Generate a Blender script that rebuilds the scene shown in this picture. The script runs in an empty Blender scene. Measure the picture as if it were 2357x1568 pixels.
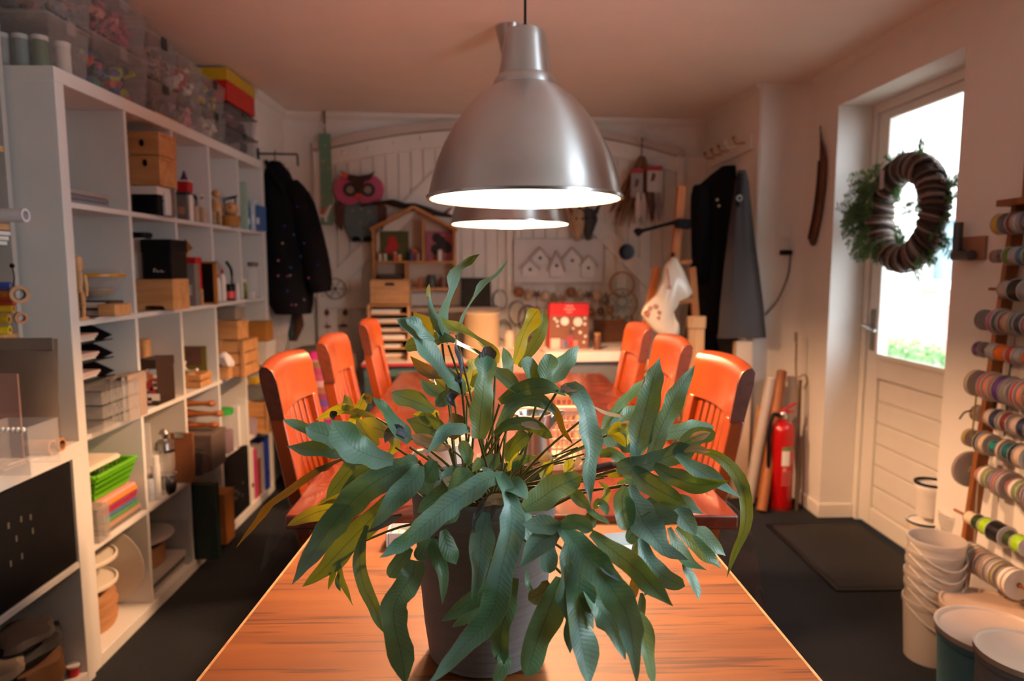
import bpy, math, random
from mathutils import Vector as V, Matrix
random.seed(7)
C = bpy.context.scene.collection
SC = bpy.context.scene
R = math.radians
PI = math.pi
# ------------------------------------------------------------ camera, world, light, exposure
PITCH, YAW, CZ, FPX = R(6.1), R(1.6), 1.27, 24 / 36 * 2357
cam = bpy.data.objects.new('camera', bpy.data.cameras.new('camera'))
cam.data.lens = 24; cam.data.sensor_width = 36; cam.data.clip_start = .02
cam.location = (0, 0, CZ); cam.rotation_euler = (PI / 2 - PITCH, 0, -YAW)
cam.data.dof.use_dof = True; cam.data.dof.focus_distance = .92; cam.data.dof.aperture_fstop = 4.0
C.objects.link(cam); SC.camera = cam
SC.view_settings.view_transform = 'Standard'; SC.view_settings.look = 'None'
SC.view_settings.gamma = 1; SC.view_settings.use_curve_mapping = False
SC.view_settings.exposure = 0.08
w = bpy.data.worlds.new('overcast_sky'); SC.world = w; w.use_nodes = True
w.node_tree.nodes['Background'].inputs[0].default_value = (.80, .91, 1, 1)
w.node_tree.nodes['Background'].inputs[1].default_value = 8.5
l = bpy.data.lights.new('window_daylight', 'AREA'); l.shape = 'RECTANGLE'; l.size = 1.0; l.size_y = .7; l.energy = 28; l.color = (.76, .90, 1)
wl = bpy.data.objects.new('window_daylight', l); wl.location = (1.652, .70, 1.42); wl.rotation_euler = (0, R(90), 0); C.objects.link(wl)
BULB = 1220.0; BULBC = (1, .56, .30)

# ------------------------------------------------------------ pixel -> place
_f = V((math.sin(YAW) * math.cos(PITCH), math.cos(YAW) * math.cos(PITCH), -math.sin(PITCH)))
_r = V((math.cos(YAW), -math.sin(YAW), 0)); _u = _r.cross(_f); CAM = V((0, 0, CZ))
def ray(x, y): return _f + _r * ((x - 1178.5) / FPX) - _u * ((y - 784) / FPX)
def P(x, y, Y): d = ray(x, y); return CAM + d * (Y / d.y)
def PZ(x, y, z): d = ray(x, y); return CAM + d * ((z - CZ) / d.z)
def PX(x, y, X): d = ray(x, y); return CAM + d * (X / d.x)
BWA = math.atan2(.18, 2.76)                       # the back wall stands slightly askew
_e = V((math.cos(BWA), math.sin(BWA), 0)); _n = V((math.sin(BWA), -math.cos(BWA), 0)); BWO = V((-1.31, 4.42, 0))
def PB(x, y, off=0):                              # -> (s, z) on the back wall, off metres in front of it
    d = ray(x, y); o = BWO + _n * off
    t = (o - CAM).dot(_n) / d.dot(_n); p = CAM + d * t
    return ((p - o).dot(_e), p.z)
def BW(s, off, z): q = BWO + _e * s + _n * off; return V((q.x, q.y, z))
BWM = Matrix.Translation(BWO) @ Matrix.Rotation(BWA, 4, 'Z')   # local x = along the wall, local -y = into the room

# ------------------------------------------------------------ materials
def lin(c): return c / 12.92 if c <= .04045 else ((c + .055) / 1.055) ** 2.4
def col(h):
    if isinstance(h, tuple): return h
    return tuple(lin(int(h[i:i + 2], 16) / 255) for i in (0, 2, 4))
_m = {}
def mat(h, rough=.5, metal=0, var=.12, scale=14, bump=0, trans=0, alpha=1, coat=0, emit=0, key=None, spec=.5):
    k = key or (h, rough, metal, var, scale, bump, trans, alpha, coat, emit, spec)
    if k in _m: return _m[k]
    m = bpy.data.materials.new('paint'); m.use_nodes = True; nt = m.node_tree; b = nt.nodes['Principled BSDF']
    c = col(h)
    tc = nt.nodes.new('ShaderNodeTexCoord'); nz = nt.nodes.new('ShaderNodeTexNoise')
    nz.inputs['Scale'].default_value = scale; nz.inputs['Detail'].default_value = 3
    nt.links.new(tc.outputs['Object'], nz.inputs['Vector'])
    mx = nt.nodes.new('ShaderNodeMix'); mx.data_type = 'RGBA'
    mx.inputs[6].default_value = tuple(v * (1 - var) for v in c) + (1,)
    mx.inputs[7].default_value = tuple(min(1, v * (1 + var)) for v in c) + (1,)
    nt.links.new(nz.outputs['Fac'], mx.inputs[0]); nt.links.new(mx.outputs[2], b.inputs['Base Color'])
    b.inputs['Roughness'].default_value = rough; b.inputs['Metallic'].default_value = metal; b.inputs['Specular IOR Level'].default_value = spec
    if coat: b.inputs['Coat Weight'].default_value = coat; b.inputs['Coat Roughness'].default_value = .12
    if emit: b.inputs['Emission Color'].default_value = c + (1,); b.inputs['Emission Strength'].default_value = emit
    if bump:
        bp = nt.nodes.new('ShaderNodeBump'); bp.inputs['Strength'].default_value = bump; bp.inputs['Distance'].default_value = .004
        n2 = nt.nodes.new('ShaderNodeTexNoise'); n2.inputs['Scale'].default_value = scale * 8; n2.inputs['Detail'].default_value = 4
        nt.links.new(tc.outputs['Object'], n2.inputs['Vector']); nt.links.new(n2.outputs['Fac'], bp.inputs['Height'])
        nt.links.new(bp.outputs['Normal'], b.inputs['Normal'])
    if trans or alpha < 1:
        out = nt.nodes['Material Output']; last = b.outputs[0]
        if trans:
            tr = nt.nodes.new('ShaderNodeBsdfTranslucent'); tr.inputs[0].default_value = c + (1,)
            ms = nt.nodes.new('ShaderNodeMixShader'); ms.inputs[0].default_value = trans
            nt.links.new(last, ms.inputs[1]); nt.links.new(tr.outputs[0], ms.inputs[2]); last = ms.outputs[0]
        if alpha < 1:
            tp = nt.nodes.new('ShaderNodeBsdfTransparent'); ms = nt.nodes.new('ShaderNodeMixShader'); ms.inputs[0].default_value = alpha
            nt.links.new(tp.outputs[0], ms.inputs[1]); nt.links.new(last, ms.inputs[2]); last = ms.outputs[0]
        nt.links.new(last, out.inputs[0])
    _m[k] = m; return m
def wood(h1, h2, scale=(3, 40, 40), rough=.4, coat=0, bump=.15, key=None):
    k = ('w', h1, h2, scale, rough, coat)
    if k in _m: return _m[k]
    m = bpy.data.materials.new('timber'); m.use_nodes = True; nt = m.node_tree; b = nt.nodes['Principled BSDF']
    tc = nt.nodes.new('ShaderNodeTexCoord'); mp = nt.nodes.new('ShaderNodeMapping'); mp.inputs['Scale'].default_value = scale
    nz = nt.nodes.new('ShaderNodeTexNoise'); nz.inputs['Scale'].default_value = 1; nz.inputs['Detail'].default_value = 6; nz.inputs['Distortion'].default_value = .6
    nt.links.new(tc.outputs['Object'], mp.inputs[0]); nt.links.new(mp.outputs[0], nz.inputs['Vector'])
    r = nt.nodes.new('ShaderNodeValToRGB'); r.color_ramp.elements[0].position = .32; r.color_ramp.elements[1].position = .62
    r.color_ramp.elements[0].color = col(h1) + (1,); r.color_ramp.elements[1].color = col(h2) + (1,)
    nt.links.new(nz.outputs['Fac'], r.inputs[0]); nt.links.new(r.outputs[0], b.inputs['Base Color'])
    b.inputs['Roughness'].default_value = rough
    if coat: b.inputs['Coat Weight'].default_value = coat; b.inputs['Coat Roughness'].default_value = .1
    bp = nt.nodes.new('ShaderNodeBump'); bp.inputs['Strength'].default_value = bump; bp.inputs['Distance'].default_value = .002
    nt.links.new(nz.outputs['Fac'], bp.inputs['Height']); nt.links.new(bp.outputs[0], b.inputs['Normal'])
    _m[k] = m; return m
def brushed(h, rough=.3):                          # turned aluminium: fine rings stretch the highlights up and down
    k = ('br', h, rough)
    if k in _m: return _m[k]
    m = mat(h, rough, 1, .04, 20, key=k); nt = m.node_tree; b = nt.nodes['Principled BSDF']
    tg = nt.nodes.new('ShaderNodeTangent'); tg.direction_type = 'RADIAL'; tg.axis = 'Z'
    nt.links.new(tg.outputs[0], b.inputs['Tangent']); b.inputs['Anisotropic'].default_value = .88; b.inputs['Anisotropic Rotation'].default_value = .25
    return m
WHITE = mat('dfddd8', .45, 0, .04, 6)
WALL = mat('e6e0d8', .8, 0, .05, 5, .12)
PAINT = mat('e6e0d6', .55, 0, .06, 8, .1)
CARPET = mat((.026, .028, .032), 1, 0, .45, 160, .8, spec=.08)
BLACK = mat((.006, .006, .007), .5, 0, .2, spec=.14)
DARK = mat((.03, .03, .032), .6, 0, .2)
CREAM = mat('eadcc8', .6, 0, .08)
PINE = wood('b98552', 'd3a573', (4, 30, 30), .5)
PINEV = wood('b98552', 'd3a573', (30, 30, 4), .5)
CARD = mat('b5855a', .75, 0, .12)
STEEL = mat((.62, .62, .62), .22, 1, .05)
CLEAR = mat('e8e6e2', .12, 0, .03, 8, alpha=.16)
FROST = mat('d9d2cc', .3, 0, .05, 8, trans=.35, alpha=.27)
MILK = mat('e8e2da', .35, 0, .05, 8, trans=.4, alpha=.8)
def schlick(nt):                                  # .04 head-on, rising to 1 at a grazing angle, the same from both sides
    lw = nt.nodes.new('ShaderNodeLayerWeight'); lw.inputs[0].default_value = .5
    p = nt.nodes.new('ShaderNodeMath'); p.operation = 'POWER'; p.inputs[1].default_value = 5
    q = nt.nodes.new('ShaderNodeMath'); q.operation = 'MULTIPLY_ADD'; q.inputs[1].default_value = .9; q.inputs[2].default_value = .04
    nt.links.new(lw.outputs['Facing'], p.inputs[0]); nt.links.new(p.outputs[0], q.inputs[0]); return q
def glass_mat():
    m = bpy.data.materials.new('window_glass'); m.use_nodes = True; nt = m.node_tree
    g = nt.nodes.new('ShaderNodeBsdfGlossy'); g.inputs['Roughness'].default_value = .02
    t = nt.nodes.new('ShaderNodeBsdfTransparent'); fr = schlick(nt)
    ms = nt.nodes.new('ShaderNodeMixShader')
    nt.links.new(fr.outputs[0], ms.inputs[0]); nt.links.new(t.outputs[0], ms.inputs[1]); nt.links.new(g.outputs[0], ms.inputs[2])
    nt.links.new(ms.outputs[0], nt.nodes['Material Output'].inputs[0]); return m
GLASS = glass_mat()

# ------------------------------------------------------------ mesh building
class MB:
    def __init__(s): s.v = []; s.f = []; s.mi = []; s.uv = None; s.M = None; s.cur = 0
    def _add(s, vs, fs):
        o = len(s.v)
        if s.M is not None: vs = [s.M @ V(p) for p in vs]
        s.v += [tuple(p) for p in vs]; s.f += [tuple(i + o for i in q) for q in fs]; s.mi += [s.cur] * len(fs)
        return s
    def box(s, a, b):
        x0, x1 = sorted((a[0], b[0])); y0, y1 = sorted((a[1], b[1])); z0, z1 = sorted((a[2], b[2]))
        return s._add([(x0, y0, z0), (x1, y0, z0), (x1, y1, z0), (x0, y1, z0), (x0, y0, z1), (x1, y0, z1), (x1, y1, z1), (x0, y1, z1)],
                      [(0, 3, 2, 1), (4, 5, 6, 7), (0, 1, 5, 4), (1, 2, 6, 5), (2, 3, 7, 6), (3, 0, 4, 7)])
    def bar(s, p0, p1, w, t, up=(0, 0, 1)):       # rectangular bar from p0 to p1
        p0 = V(p0); p1 = V(p1); d = (p1 - p0).normalized(); a = d.cross(V(up))
        if a.length < 1e-4: a = d.cross(V((0, 1, 0)))
        a.normalize(); b = a.cross(d); a = a * (w / 2); b = b * (t / 2)
        return s._add([p0 - a - b, p0 + a - b, p0 + a + b, p0 - a + b, p1 - a - b, p1 + a - b, p1 + a + b, p1 - a + b],
                      [(0, 3, 2, 1), (4, 5, 6, 7), (0, 1, 5, 4), (1, 2, 6, 5), (2, 3, 7, 6), (3, 0, 4, 7)])
    def tube(s, pts, r, n=8, cap=True):
        pts = [V(p) for p in pts]; k = len(pts); rs = r if isinstance(r, (list, tuple)) else [r] * k
        vs = []; fs = []; a = None
        for i, p in enumerate(pts):
            t = (pts[min(i + 1, k - 1)] - pts[max(i - 1, 0)]); t = t.normalized() if t.length > 1e-9 else V((0, 0, 1))
            if a is None: a = t.orthogonal().normalized()
            a = (a - t * a.dot(t)); a = a.normalized() if a.length > 1e-6 else t.orthogonal().normalized()
            b = t.cross(a)
            for j in range(n):
                h = 2 * PI * j / n; vs.append(p + a * (rs[i] * math.cos(h)) + b * (rs[i] * math.sin(h)))
        for i in range(k - 1):
            for j in range(n):
                q = (j + 1) % n; fs.append((i * n + j, i * n + q, (i + 1) * n + q, (i + 1) * n + j))
        if cap: fs.append(tuple(reversed(range(n)))); fs.append(tuple(range((k - 1) * n, k * n)))
        return s._add(vs, fs)
    def lathe(s, prof, c=(0, 0, 0), n=28, ax=None, sx=1, sy=1, close=False, caps=True):
        vs = []; fs = []; k = len(prof); c = V(c)
        Q = V((0, 0, 1)).rotation_difference(V(ax)).to_matrix() if ax else None
        for r, z in prof:
            for j in range(n):
                h = 2 * PI * j / n; p = V((r * sx * math.cos(h), r * sy * math.sin(h), z))
                vs.append(c + (Q @ p if Q else p))
        for i in range(k if close else k - 1):
            for j in range(n):
                q = (j + 1) % n; i2 = (i + 1) % k; fs.append((i * n + j, i * n + q, i2 * n + q, i2 * n + j))
        if not close and caps:
            if prof[0][0] > 1e-6: fs.append(tuple(reversed(range(n))))
            if prof[-1][0] > 1e-6: fs.append(tuple(range((k - 1) * n, k * n)))
        return s._add(vs, fs)
    def ball(s, c, r, n=12, m=8, sc=(1, 1, 1)):
        c = V(c); vs = []; fs = []
        for i in range(m + 1):
            t = PI * i / m
            for j in range(n):
                h = 2 * PI * j / n
                vs.append(c + V((r * sc[0] * math.sin(t) * math.cos(h), r * sc[1] * math.sin(t) * math.sin(h), r * sc[2] * math.cos(t))))
        for i in range(m):
            for j in range(n):
                q = (j + 1) % n; fs.append((i * n + j, (i + 1) * n + j, (i + 1) * n + q, i * n + q))
        return s._add(vs, fs)
    def prism(s, poly, d0, d1, pl='xz'):          # polygon extruded along the third axis
        k = len(poly)
        mk = {'xz': lambda a, b, d: (a, d, b), 'xy': lambda a, b, d: (a, b, d), 'yz': lambda a, b, d: (d, a, b)}[pl]
        vs = [mk(a, b, d0) for a, b in poly] + [mk(a, b, d1) for a, b in poly]
        return s._add(vs, [tuple(range(k)), tuple(reversed(range(k, 2 * k)))] + [(i, i + k, (i + 1) % k + k, (i + 1) % k) for i in range(k)])
    def shell(s, a, b, t=.003, bottom=True):      # open-topped box with walls t thick
        x0, y0, z0 = a; x1, y1, z1 = b
        s.box((x0, y0, z0), (x0 + t, y1, z1)); s.box((x1 - t, y0, z0), (x1, y1, z1))
        s.box((x0 + t, y0, z0), (x1 - t, y0 + t, z1)); s.box((x0 + t, y1 - t, z0), (x1 - t, y1, z1))
        if bottom: s.box((x0 + t, y0 + t, z0), (x1 - t, y1 - t, z0 + t))
        return s
    def loft(s, secs, n=26, fold=.0, k=7, cap=True):   # secs: (cx, cy, z, a, b) ellipses going down
        vs = []; fs = []
        for i, (cx, cy, z, a, b) in enumerate(secs):
            for j in range(n):
                h = 2 * PI * j / n; m = 1 + fold * (i / len(secs)) * math.sin(k * h + .7 * i)
                vs.append((cx + a * m * math.cos(h), cy + b * m * math.sin(h), z))
        for i in range(len(secs) - 1):
            for j in range(n):
                q = (j + 1) % n; fs.append((i * n + j, i * n + q, (i + 1) * n + q, (i + 1) * n + j))
        if cap: fs.append(tuple(reversed(range(n)))); fs.append(tuple(range((len(secs) - 1) * n, len(secs) * n)))
        return s._add(vs, fs)
AUTO = []
def ob(name, mb, m, parent=None, bev=0, seg=2, loc=None, rz=0, world=False, ang=35):
    ms = m if isinstance(m, list) else [m]
    if parent is None and loc is None:            # a thing of one mesh: origin at the middle of its base
        xs = [p[0] for p in mb.v]; ys = [p[1] for p in mb.v]; zs = [p[2] for p in mb.v]
        loc = V(((min(xs) + max(xs)) / 2, (min(ys) + max(ys)) / 2, min(zs)))
        mb.v = [(p[0] - loc.x, p[1] - loc.y, p[2] - loc.z) for p in mb.v]
    me = bpy.data.meshes.new(name); me.from_pydata(mb.v, [], mb.f)
    for q in ms: me.materials.append(q)
    if len(ms) > 1: me.polygons.foreach_set('material_index', mb.mi)
    if mb.uv:
        ul = me.uv_layers.new(name='uv')
        for l in me.loops: ul.data[l.index].uv = mb.uv[l.vertex_index]
    me.update(); me.validate()
    me.shade_smooth(); me.set_sharp_from_angle(angle=R(ang))
    o = bpy.data.objects.new(name, me); C.objects.link(o)
    if parent is not None: o.parent = parent
    if loc is not None: o.location = loc
    o.rotation_euler.z = rz
    if bev:
        b = o.modifiers.new('bevel', 'BEVEL'); b.width = bev; b.segments = seg; b.limit_method = 'ANGLE'; b.angle_limit = R(40)
    return o
def tag(o, label=None, cat=None, group=None, kind=None):
    for k, v in (('label', label), ('category', cat), ('group', group), ('kind', kind)):
        if v: o[k] = v
    return o
def thing(name, label, cat, loc=None, rz=0, group=None):
    o = bpy.data.objects.new(name, None); o.empty_display_size = .05; C.objects.link(o); o.rotation_euler.z = rz
    if loc is None: AUTO.append(o)
    else: o.location = loc
    return tag(o, label, cat, group)
def settle():                                     # put each Empty at the base of its parts
    for t in AUTO:
        pts = [V(c) for o in C.objects if o.parent == t and o.type == 'MESH' for c in o.bound_box]
        if not pts: continue
        b = V(((min(p.x for p in pts) + max(p.x for p in pts)) / 2, (min(p.y for p in pts) + max(p.y for p in pts)) / 2, min(p.z for p in pts)))
        t.location = b
        for o in C.objects:
            if o.parent == t: o.location = o.location - b
def kids(o): return [c for c in C.objects if c.parent == o]
def copy_tree(o, parent=None):
    c = o.copy(); C.objects.link(c)
    if parent is not None: c.parent = parent
    for ch in kids(o): copy_tree(ch, c)
    return c
def one(name, label, cat, mb, m, bev=0, group=None, **k): return tag(ob(name, mb, m, None, bev, **k), label, cat, group)
def struct(name, mb, m, parent=None, bev=0, **k):
    o = ob(name, mb, m, parent, bev, **k)
    if parent is None: o['kind'] = 'structure'
    return o
def spline(pts, n):                               # Catmull-Rom resample
    pts = [V(p) for p in pts]; k = len(pts) - 1; out = []
    if k == 1: return [pts[0].lerp(pts[1], i / (n - 1)) for i in range(n)]
    for i in range(n):
        t = i / (n - 1) * k; j = min(int(t), k - 1); u = t - j
        a = pts[j - 1] if j else pts[0] * 2 - pts[1]; b = pts[j]; c = pts[j + 1]; d = pts[j + 2] if j + 2 <= k else pts[k] * 2 - pts[k - 1]
        out.append(.5 * ((2 * b) + (c - a) * u + (2 * a - 5 * b + 4 * c - d) * u * u + (3 * b - a - 3 * c + d) * u ** 3))
    return out
# ============================================================ the setting
H = 2.235; XR = 1.665; YD0, YD1 = 2.447, 3.335
struct('floor', MB().box((-1.9, -4.3, -.05), (2.2, 5, 0)), CARPET)
def ceil_mat():
    m = mat('efe2d6', .7, 0, .05, 4, key='ceil'); nt = m.node_tree; b = nt.nodes['Principled BSDF']
    tc = nt.nodes['Texture Coordinate']; mp = nt.nodes.new('ShaderNodeMapping'); mp.inputs['Scale'].default_value = (.8, 14, 1)
    n = nt.nodes.new('ShaderNodeTexNoise'); n.inputs['Scale'].default_value = 1; n.inputs['Detail'].default_value = 4
    bp = nt.nodes.new('ShaderNodeBump'); bp.inputs['Strength'].default_value = .25; bp.inputs['Distance'].default_value = .01
    nt.links.new(tc.outputs['Object'], mp.inputs[0]); nt.links.new(mp.outputs[0], n.inputs['Vector']); nt.links.new(n.outputs['Fac'], bp.inputs['Height']); nt.links.new(bp.outputs[0], b.inputs['Normal'])
    return m
struct('ceiling', MB().box((-1.9, -4.3, H), (2.2, 5, H + .05)), ceil_mat())
struct('wall_left', MB().box((-1.74, -4.3, 0), (-1.64, 3.87, H)).box((-1.74, 3.87, 0), (-1.305, 4.9, H)), WALL)
b = MB(); b.M = BWM; b.box((-.4, 0, 0), (3.4, .1, H)); struct('wall_back', b, WALL)
# right wall with the deep door opening
b = MB(); b.box((XR, -4.3, 0), (1.83, YD0, H)).box((XR, YD0, 2.045), (1.83, YD1, H)).box((XR, YD1, 0), (1.83, 3.56, H))
b.box((1.83, .4, 0), (1.93, YD0 - .04, H)).box((1.83, YD0 - .04, 2.09), (1.93, YD1 + .04, H)).box((1.83, YD1 + .04, 0), (1.93, 3.56, H))
struct('wall_right', b, WALL)
# pillar block beside the alcove, with the rounded plaster corner towards the door wall
b = MB(); cx, cy, rr = XR - .10, 3.69 - .10, .10
poly = [(1.42, 4.9), (1.42, 3.70), (1.43, 3.69), (cx, 3.69)] + [(cx + rr * math.sin(R(a)), cy + rr * math.cos(R(a))) for a in range(15, 91, 15)] + [(XR, 3.56), (1.93, 3.56), (1.93, 4.9)]
b.prism(poly, 0, H, 'xy'); struct('wall_alcove', b, WALL)
# wall behind the camera
struct('wall_front', MB().box((-1.9, -4.3, 0), (2.2, -4.2, H)), WALL)
b = MB()
for y in (.30, 1.05): b.box((1.640, y, .87), (1.664, y + .05, 1.97))
b.box((1.640, .35, .87), (1.664, 1.05, .92)).box((1.640, .35, 1.92), (1.664, 1.05, 1.97))
wn = struct('window_1', b, PAINT, loc=(0, 0, 0)); ob('pane', MB().box((1.658, .35, .92), (1.662, 1.05, 1.92)), mat('e8eef2', .3, 0, .02), wn)
# skirting and coving
struct('baseboard_right', MB().box((XR - .012, YD1 - .0, 0), (XR, 3.58, .07)).box((XR - .012, YD1 - .012, 0), (1.83, YD1, .07)), PAINT, bev=.003)
struct('baseboard_front', MB().box((XR - .012, 1.3, 0), (XR, YD0, .07)), PAINT, bev=.003)
struct('baseboard_alcove', MB().box((1.42, 3.678, 0), (1.62, 3.69, .07)), PAINT, bev=.003)
b = MB(); b.M = BWM; b.prism([(0, H), (-.035, H), (-.03, H - .02), (0, H - .045)], 0, 2.76, 'yz'); struct('trim_1', b, PAINT)
struct('trim_2', MB().prism([(-1.305, H), (-1.27, H), (-1.275, H - .02), (-1.305, H - .045)], 3.87, 4.42, 'xz'), PAINT)
struct('trim_3', MB().prism([(XR, H), (XR - .03, H), (XR, H - .03)], -.9, 3.58, 'xz'), PAINT)
struct('trim_4', MB().prism([(1.42, H), (1.39, H), (1.42, H - .03)], 3.69, 4.6, 'xz'), PAINT)
# ------------------------------------------------------------ the glazed door
XD = 1.832
d1 = struct('door_1', MB().box((XD, YD0 - .03, 0), (XD + .07, YD0 + .07, 2.06)).box((XD, YD1 - .04, 0), (XD + .07, YD1 + .03, 2.06)).box((XD, YD0 + .07, 2.0), (XD + .07, YD1 - .04, 2.06)), PAINT, bev=.004, loc=(0, 0, 0))
GY0, GY1, GZ0, GZ1 = 2.67, 3.195, .85, 1.965
b = MB().box((XD + .012, YD0 + .072, .012), (XD + .055, GY0, 2.0)).box((XD + .012, GY1, .012), (XD + .055, YD1 - .042, 2.0))
b.box((XD + .012, GY0, GZ1), (XD + .055, GY1, 2.0)).box((XD + .012, GY0, .74), (XD + .055, GY1, GZ0)).box((XD + .012, GY0, .012), (XD + .055, GY1, .10))
ob('door_leaf', b, PAINT, d1, bev=.004)
b = MB().shell((XD + .002, GY0 - .012, GZ0 - .012), (XD + .012, GY0, GZ1 + .012), .001)
g = MB()
for a in ((GY0 - .012, GZ0 - .012, GY0 + .012, GZ1 + .012), (GY1 - .012, GZ0 - .012, GY1 + .012, GZ1 + .012)): g.box((XD - .002, a[0], a[1]), (XD + .012, a[2], a[3]))
for z in (GZ0, GZ1): g.box((XD - .002, GY0 + .012, z - .012), (XD + .012, GY1 - .012, z + .012))
ob('glazing_bead', g, PAINT, d1, bev=.003)
ob('pane', MB().box((XD + .03, GY0, GZ0), (XD + .034, GY1, GZ1)), GLASS, d1)
z0, z1, n = .105, .735, 6
for i in range(n):
    a = z0 + (z1 - z0) * i / n; c = z0 + (z1 - z0) * (i + 1) / n
    ob('board', MB().box((XD + .022, GY0 + .002, a + .003), (XD + .04, GY1 - .002, c - .003)), PAINT, d1, bev=.004)
ob('board_backing', MB().box((XD + .034, GY0, .1), (XD + .05, GY1, .74)), PAINT, d1)
hy = 3.25
h = ob('door_handle', MB().tube([(XD + .012, hy, .99), (XD - .04, hy, .99)], .008).tube([(XD - .038, hy + .005, .99), (XD - .043, hy - .05, .985), (XD - .04, hy - .11, .975)], [.008, .009, .007]), STEEL, d1)
ob('lock_plate', MB().box((XD + .006, hy - .018, .87), (XD + .013, hy + .018, 1.07)).lathe([(.007, 0), (.007, .004)], (XD + .004, hy, .91), 12, (1, 0, 0)), brushed('9a958c', .4), d1, bev=.002)
# ------------------------------------------------------------ arched plank doors in the back wall
s0, zj = PB(722, 335); s1 = PB(1572, 355)[0]; top = PB(1150, 277)[1]; spr = PB(745, 333)[1]; sc = (s0 + s1) / 2; hw = (s1 - s0) / 2
def arch(s, drop=0): return top - drop - (top - spr) * ((s - sc) / hw) ** 2
d2 = struct('door_2', MB().box((s0 - .001, -.012, 0), (s1, -.001, .02)), PAINT, loc=BWO, rz=BWA)
def band(off0, off1, y0, y1, m=40, a=s0, c=s1):
    q = MB(); vs = []
    for i in range(m + 1):
        s = a + (c - a) * i / m
        vs += [(s, y0, arch(s, off0)), (s, y0, arch(s, off1)), (s, y1, arch(s, off0)), (s, y1, arch(s, off1))]
    fs = []
    for i in range(m):
        k = i * 4
        fs += [(k, k + 1, k + 5, k + 4), (k + 2, k + 6, k + 7, k + 3), (k, k + 4, k + 6, k + 2), (k + 1, k + 3, k + 7, k + 5)]
    return q._add(vs, fs)
ob('arch_frame', band(0, .055, -.045, 0), mat('cbbcb0', .6, 0, .06), d2)
ob('arch_board', band(.062, .16, -.035, 0, 40, s0 + .045, s1 - .045), PAINT, d2)
for px, py in ((788, 352), (850, 342), (908, 330), (970, 318), (1440, 350), (1500, 368)):
    s, z = PB(px, py, .035); ob('bolt_head', MB().lathe([(.014, 0), (.012, .006), (.004, .01), (0, .011)], (s, -.035, z), 10, (0, -1, 0)), PAINT, d2)
for a in (s0, s1 - .05): ob('jamb', MB().box((a, -.045, .02), (a + .05, 0, arch(a + .025, .03))), PAINT, d2, bev=.004)
n = 29; pw = (s1 - s0 - .1) / n
for i in range(n):
    a = s0 + .05 + pw * i; c = a + pw; g = .0022; dz = random.uniform(0, .002)
    ob('plank', MB().prism([(a + g, .02), (c - g, .02), (c - g, arch(c, .15)), (a + g, arch(a, .15))], -.012 - dz, -.001), PAINT, d2, bev=.002, seg=1)
def brace(p, q, wd=.11):
    (a, z), (c, y) = PB(*p, .03), PB(*q, .03)
    ob('brace', MB().bar((a, -.022, z), (c, -.022, y), .02, wd, (0, 1, 0)) if 0 else MB().bar((a, -.022, z), (c, -.022, y), wd, .02, (0, 1, 0)), PAINT, d2, bev=.003)
brace((1075, 345), (730, 690)); brace((1250, 395), (1565, 715)); brace((1040, 700), (735, 1000)); brace((1270, 720), (1560, 1000))
for y in (692,):
    z = PB(800, y, .03)[1]; ob('ledge', MB().box((s0 + .05, -.034, z - .05), (s1 - .05, -.012, z + .05)), PAINT, d2, bev=.003)
for px in (1172, 1192):
    s = PB(px, 500, .03)[0]; ob('meeting_post', MB().box((s - .018, -.038, .02), (s + .018, -.012, arch(s, .16))), PAINT, d2, bev=.003)
# ------------------------------------------------------------ what stands outside the door
struct('ground', MB().box((1.95, -3, -.12), (14, 18, -.05)), mat('8f8a80', .9, 0, .3, 4))
hs = thing('brick_house', 'overexposed pink brick house wall with a window, seen through the door glass', 'house', (6.4, 10, -.05))
BR = [mat('c8978c', .9, 0, .15, 20), mat('bf887c', .9, 0, .15, 20), mat('d2a598', .9, 0, .15, 20)]
ob('mortar_wall', MB().box((.03, -10, 0), (.3, -2.2, 6)).box((.03, -2.2, 0), (.3, .1, 1.08)).box((.03, -2.2, 2.05), (.3, .1, 6)).box((.03, .1, 0), (.3, 7, 6)), mat('cfc8bf', .9), hs)
bm_ = []
for k in range(3):
    q = MB(); q.box((.012, 0, 0), (.035, .30, .085)); me = bpy.data.meshes.new('brick'); me.from_pydata(q.v, [], q.f); me.materials.append(BR[k]); bm_.append(me)
for row in range(10):
    for c in range(14):
        o = bpy.data.objects.new('brick', random.choice(bm_)); o.location = (0, -2 + c * .312 + (.156 if row % 2 else 0), row * .1); o.parent = hs; C.objects.link(o)
wf = ob('window_frame', MB().box((0, -2.2, 1.08), (.06, -2.14, 2.05)).box((0, .04, 1.08), (.06, .1, 2.05)).box((0, -2.14, 1.08), (.06, .04, 1.14)).box((0, -2.14, 1.99), (.06, .04, 2.05)).box((0, -1.1, 1.1), (.05, -1.03, 2.0)), mat('f2f2f0', .5), hs)
ob('sill', MB().box((-.06, -2.3, 1.02), (.1, .2, 1.08)), mat('d8d4cc', .7), hs)
ob('pane', MB().box((.2, -2.2, 1.08), (.22, .1, 2.05)), mat('8ba0aa', .1), wf)
hd = thing('hedge', 'pale green leafy shrub growing outside below the door glass', 'shrub', (4.9, 8.0, -.05))
lf = MB()
for i in range(1600):
    p = V((random.gauss(0, .2), random.uniform(-1.2, 1.2), random.uniform(.0, .42)))
    a = V((random.gauss(0, 1), random.gauss(0, 1), random.gauss(0, 1))).normalized(); c = a.orthogonal().normalized(); r = random.uniform(.03, .055)
    lf._add([p - a * r, p + c * r * .5, p + a * r, p - c * r * .5], [(0, 1, 2, 3)])
tag(ob('foliage', lf, mat('5f8a4a', .6, 0, .4, 3), hd), kind='stuff')
b = MB()
for i in range(8): y = -1.1 + i * .3; b.tube([(0, y, 0), (random.gauss(0, .05), y + random.gauss(0, .1), .35)], [.012, .004], 5)
ob('stem', b, mat('5b4632', .9), hd)
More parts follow.
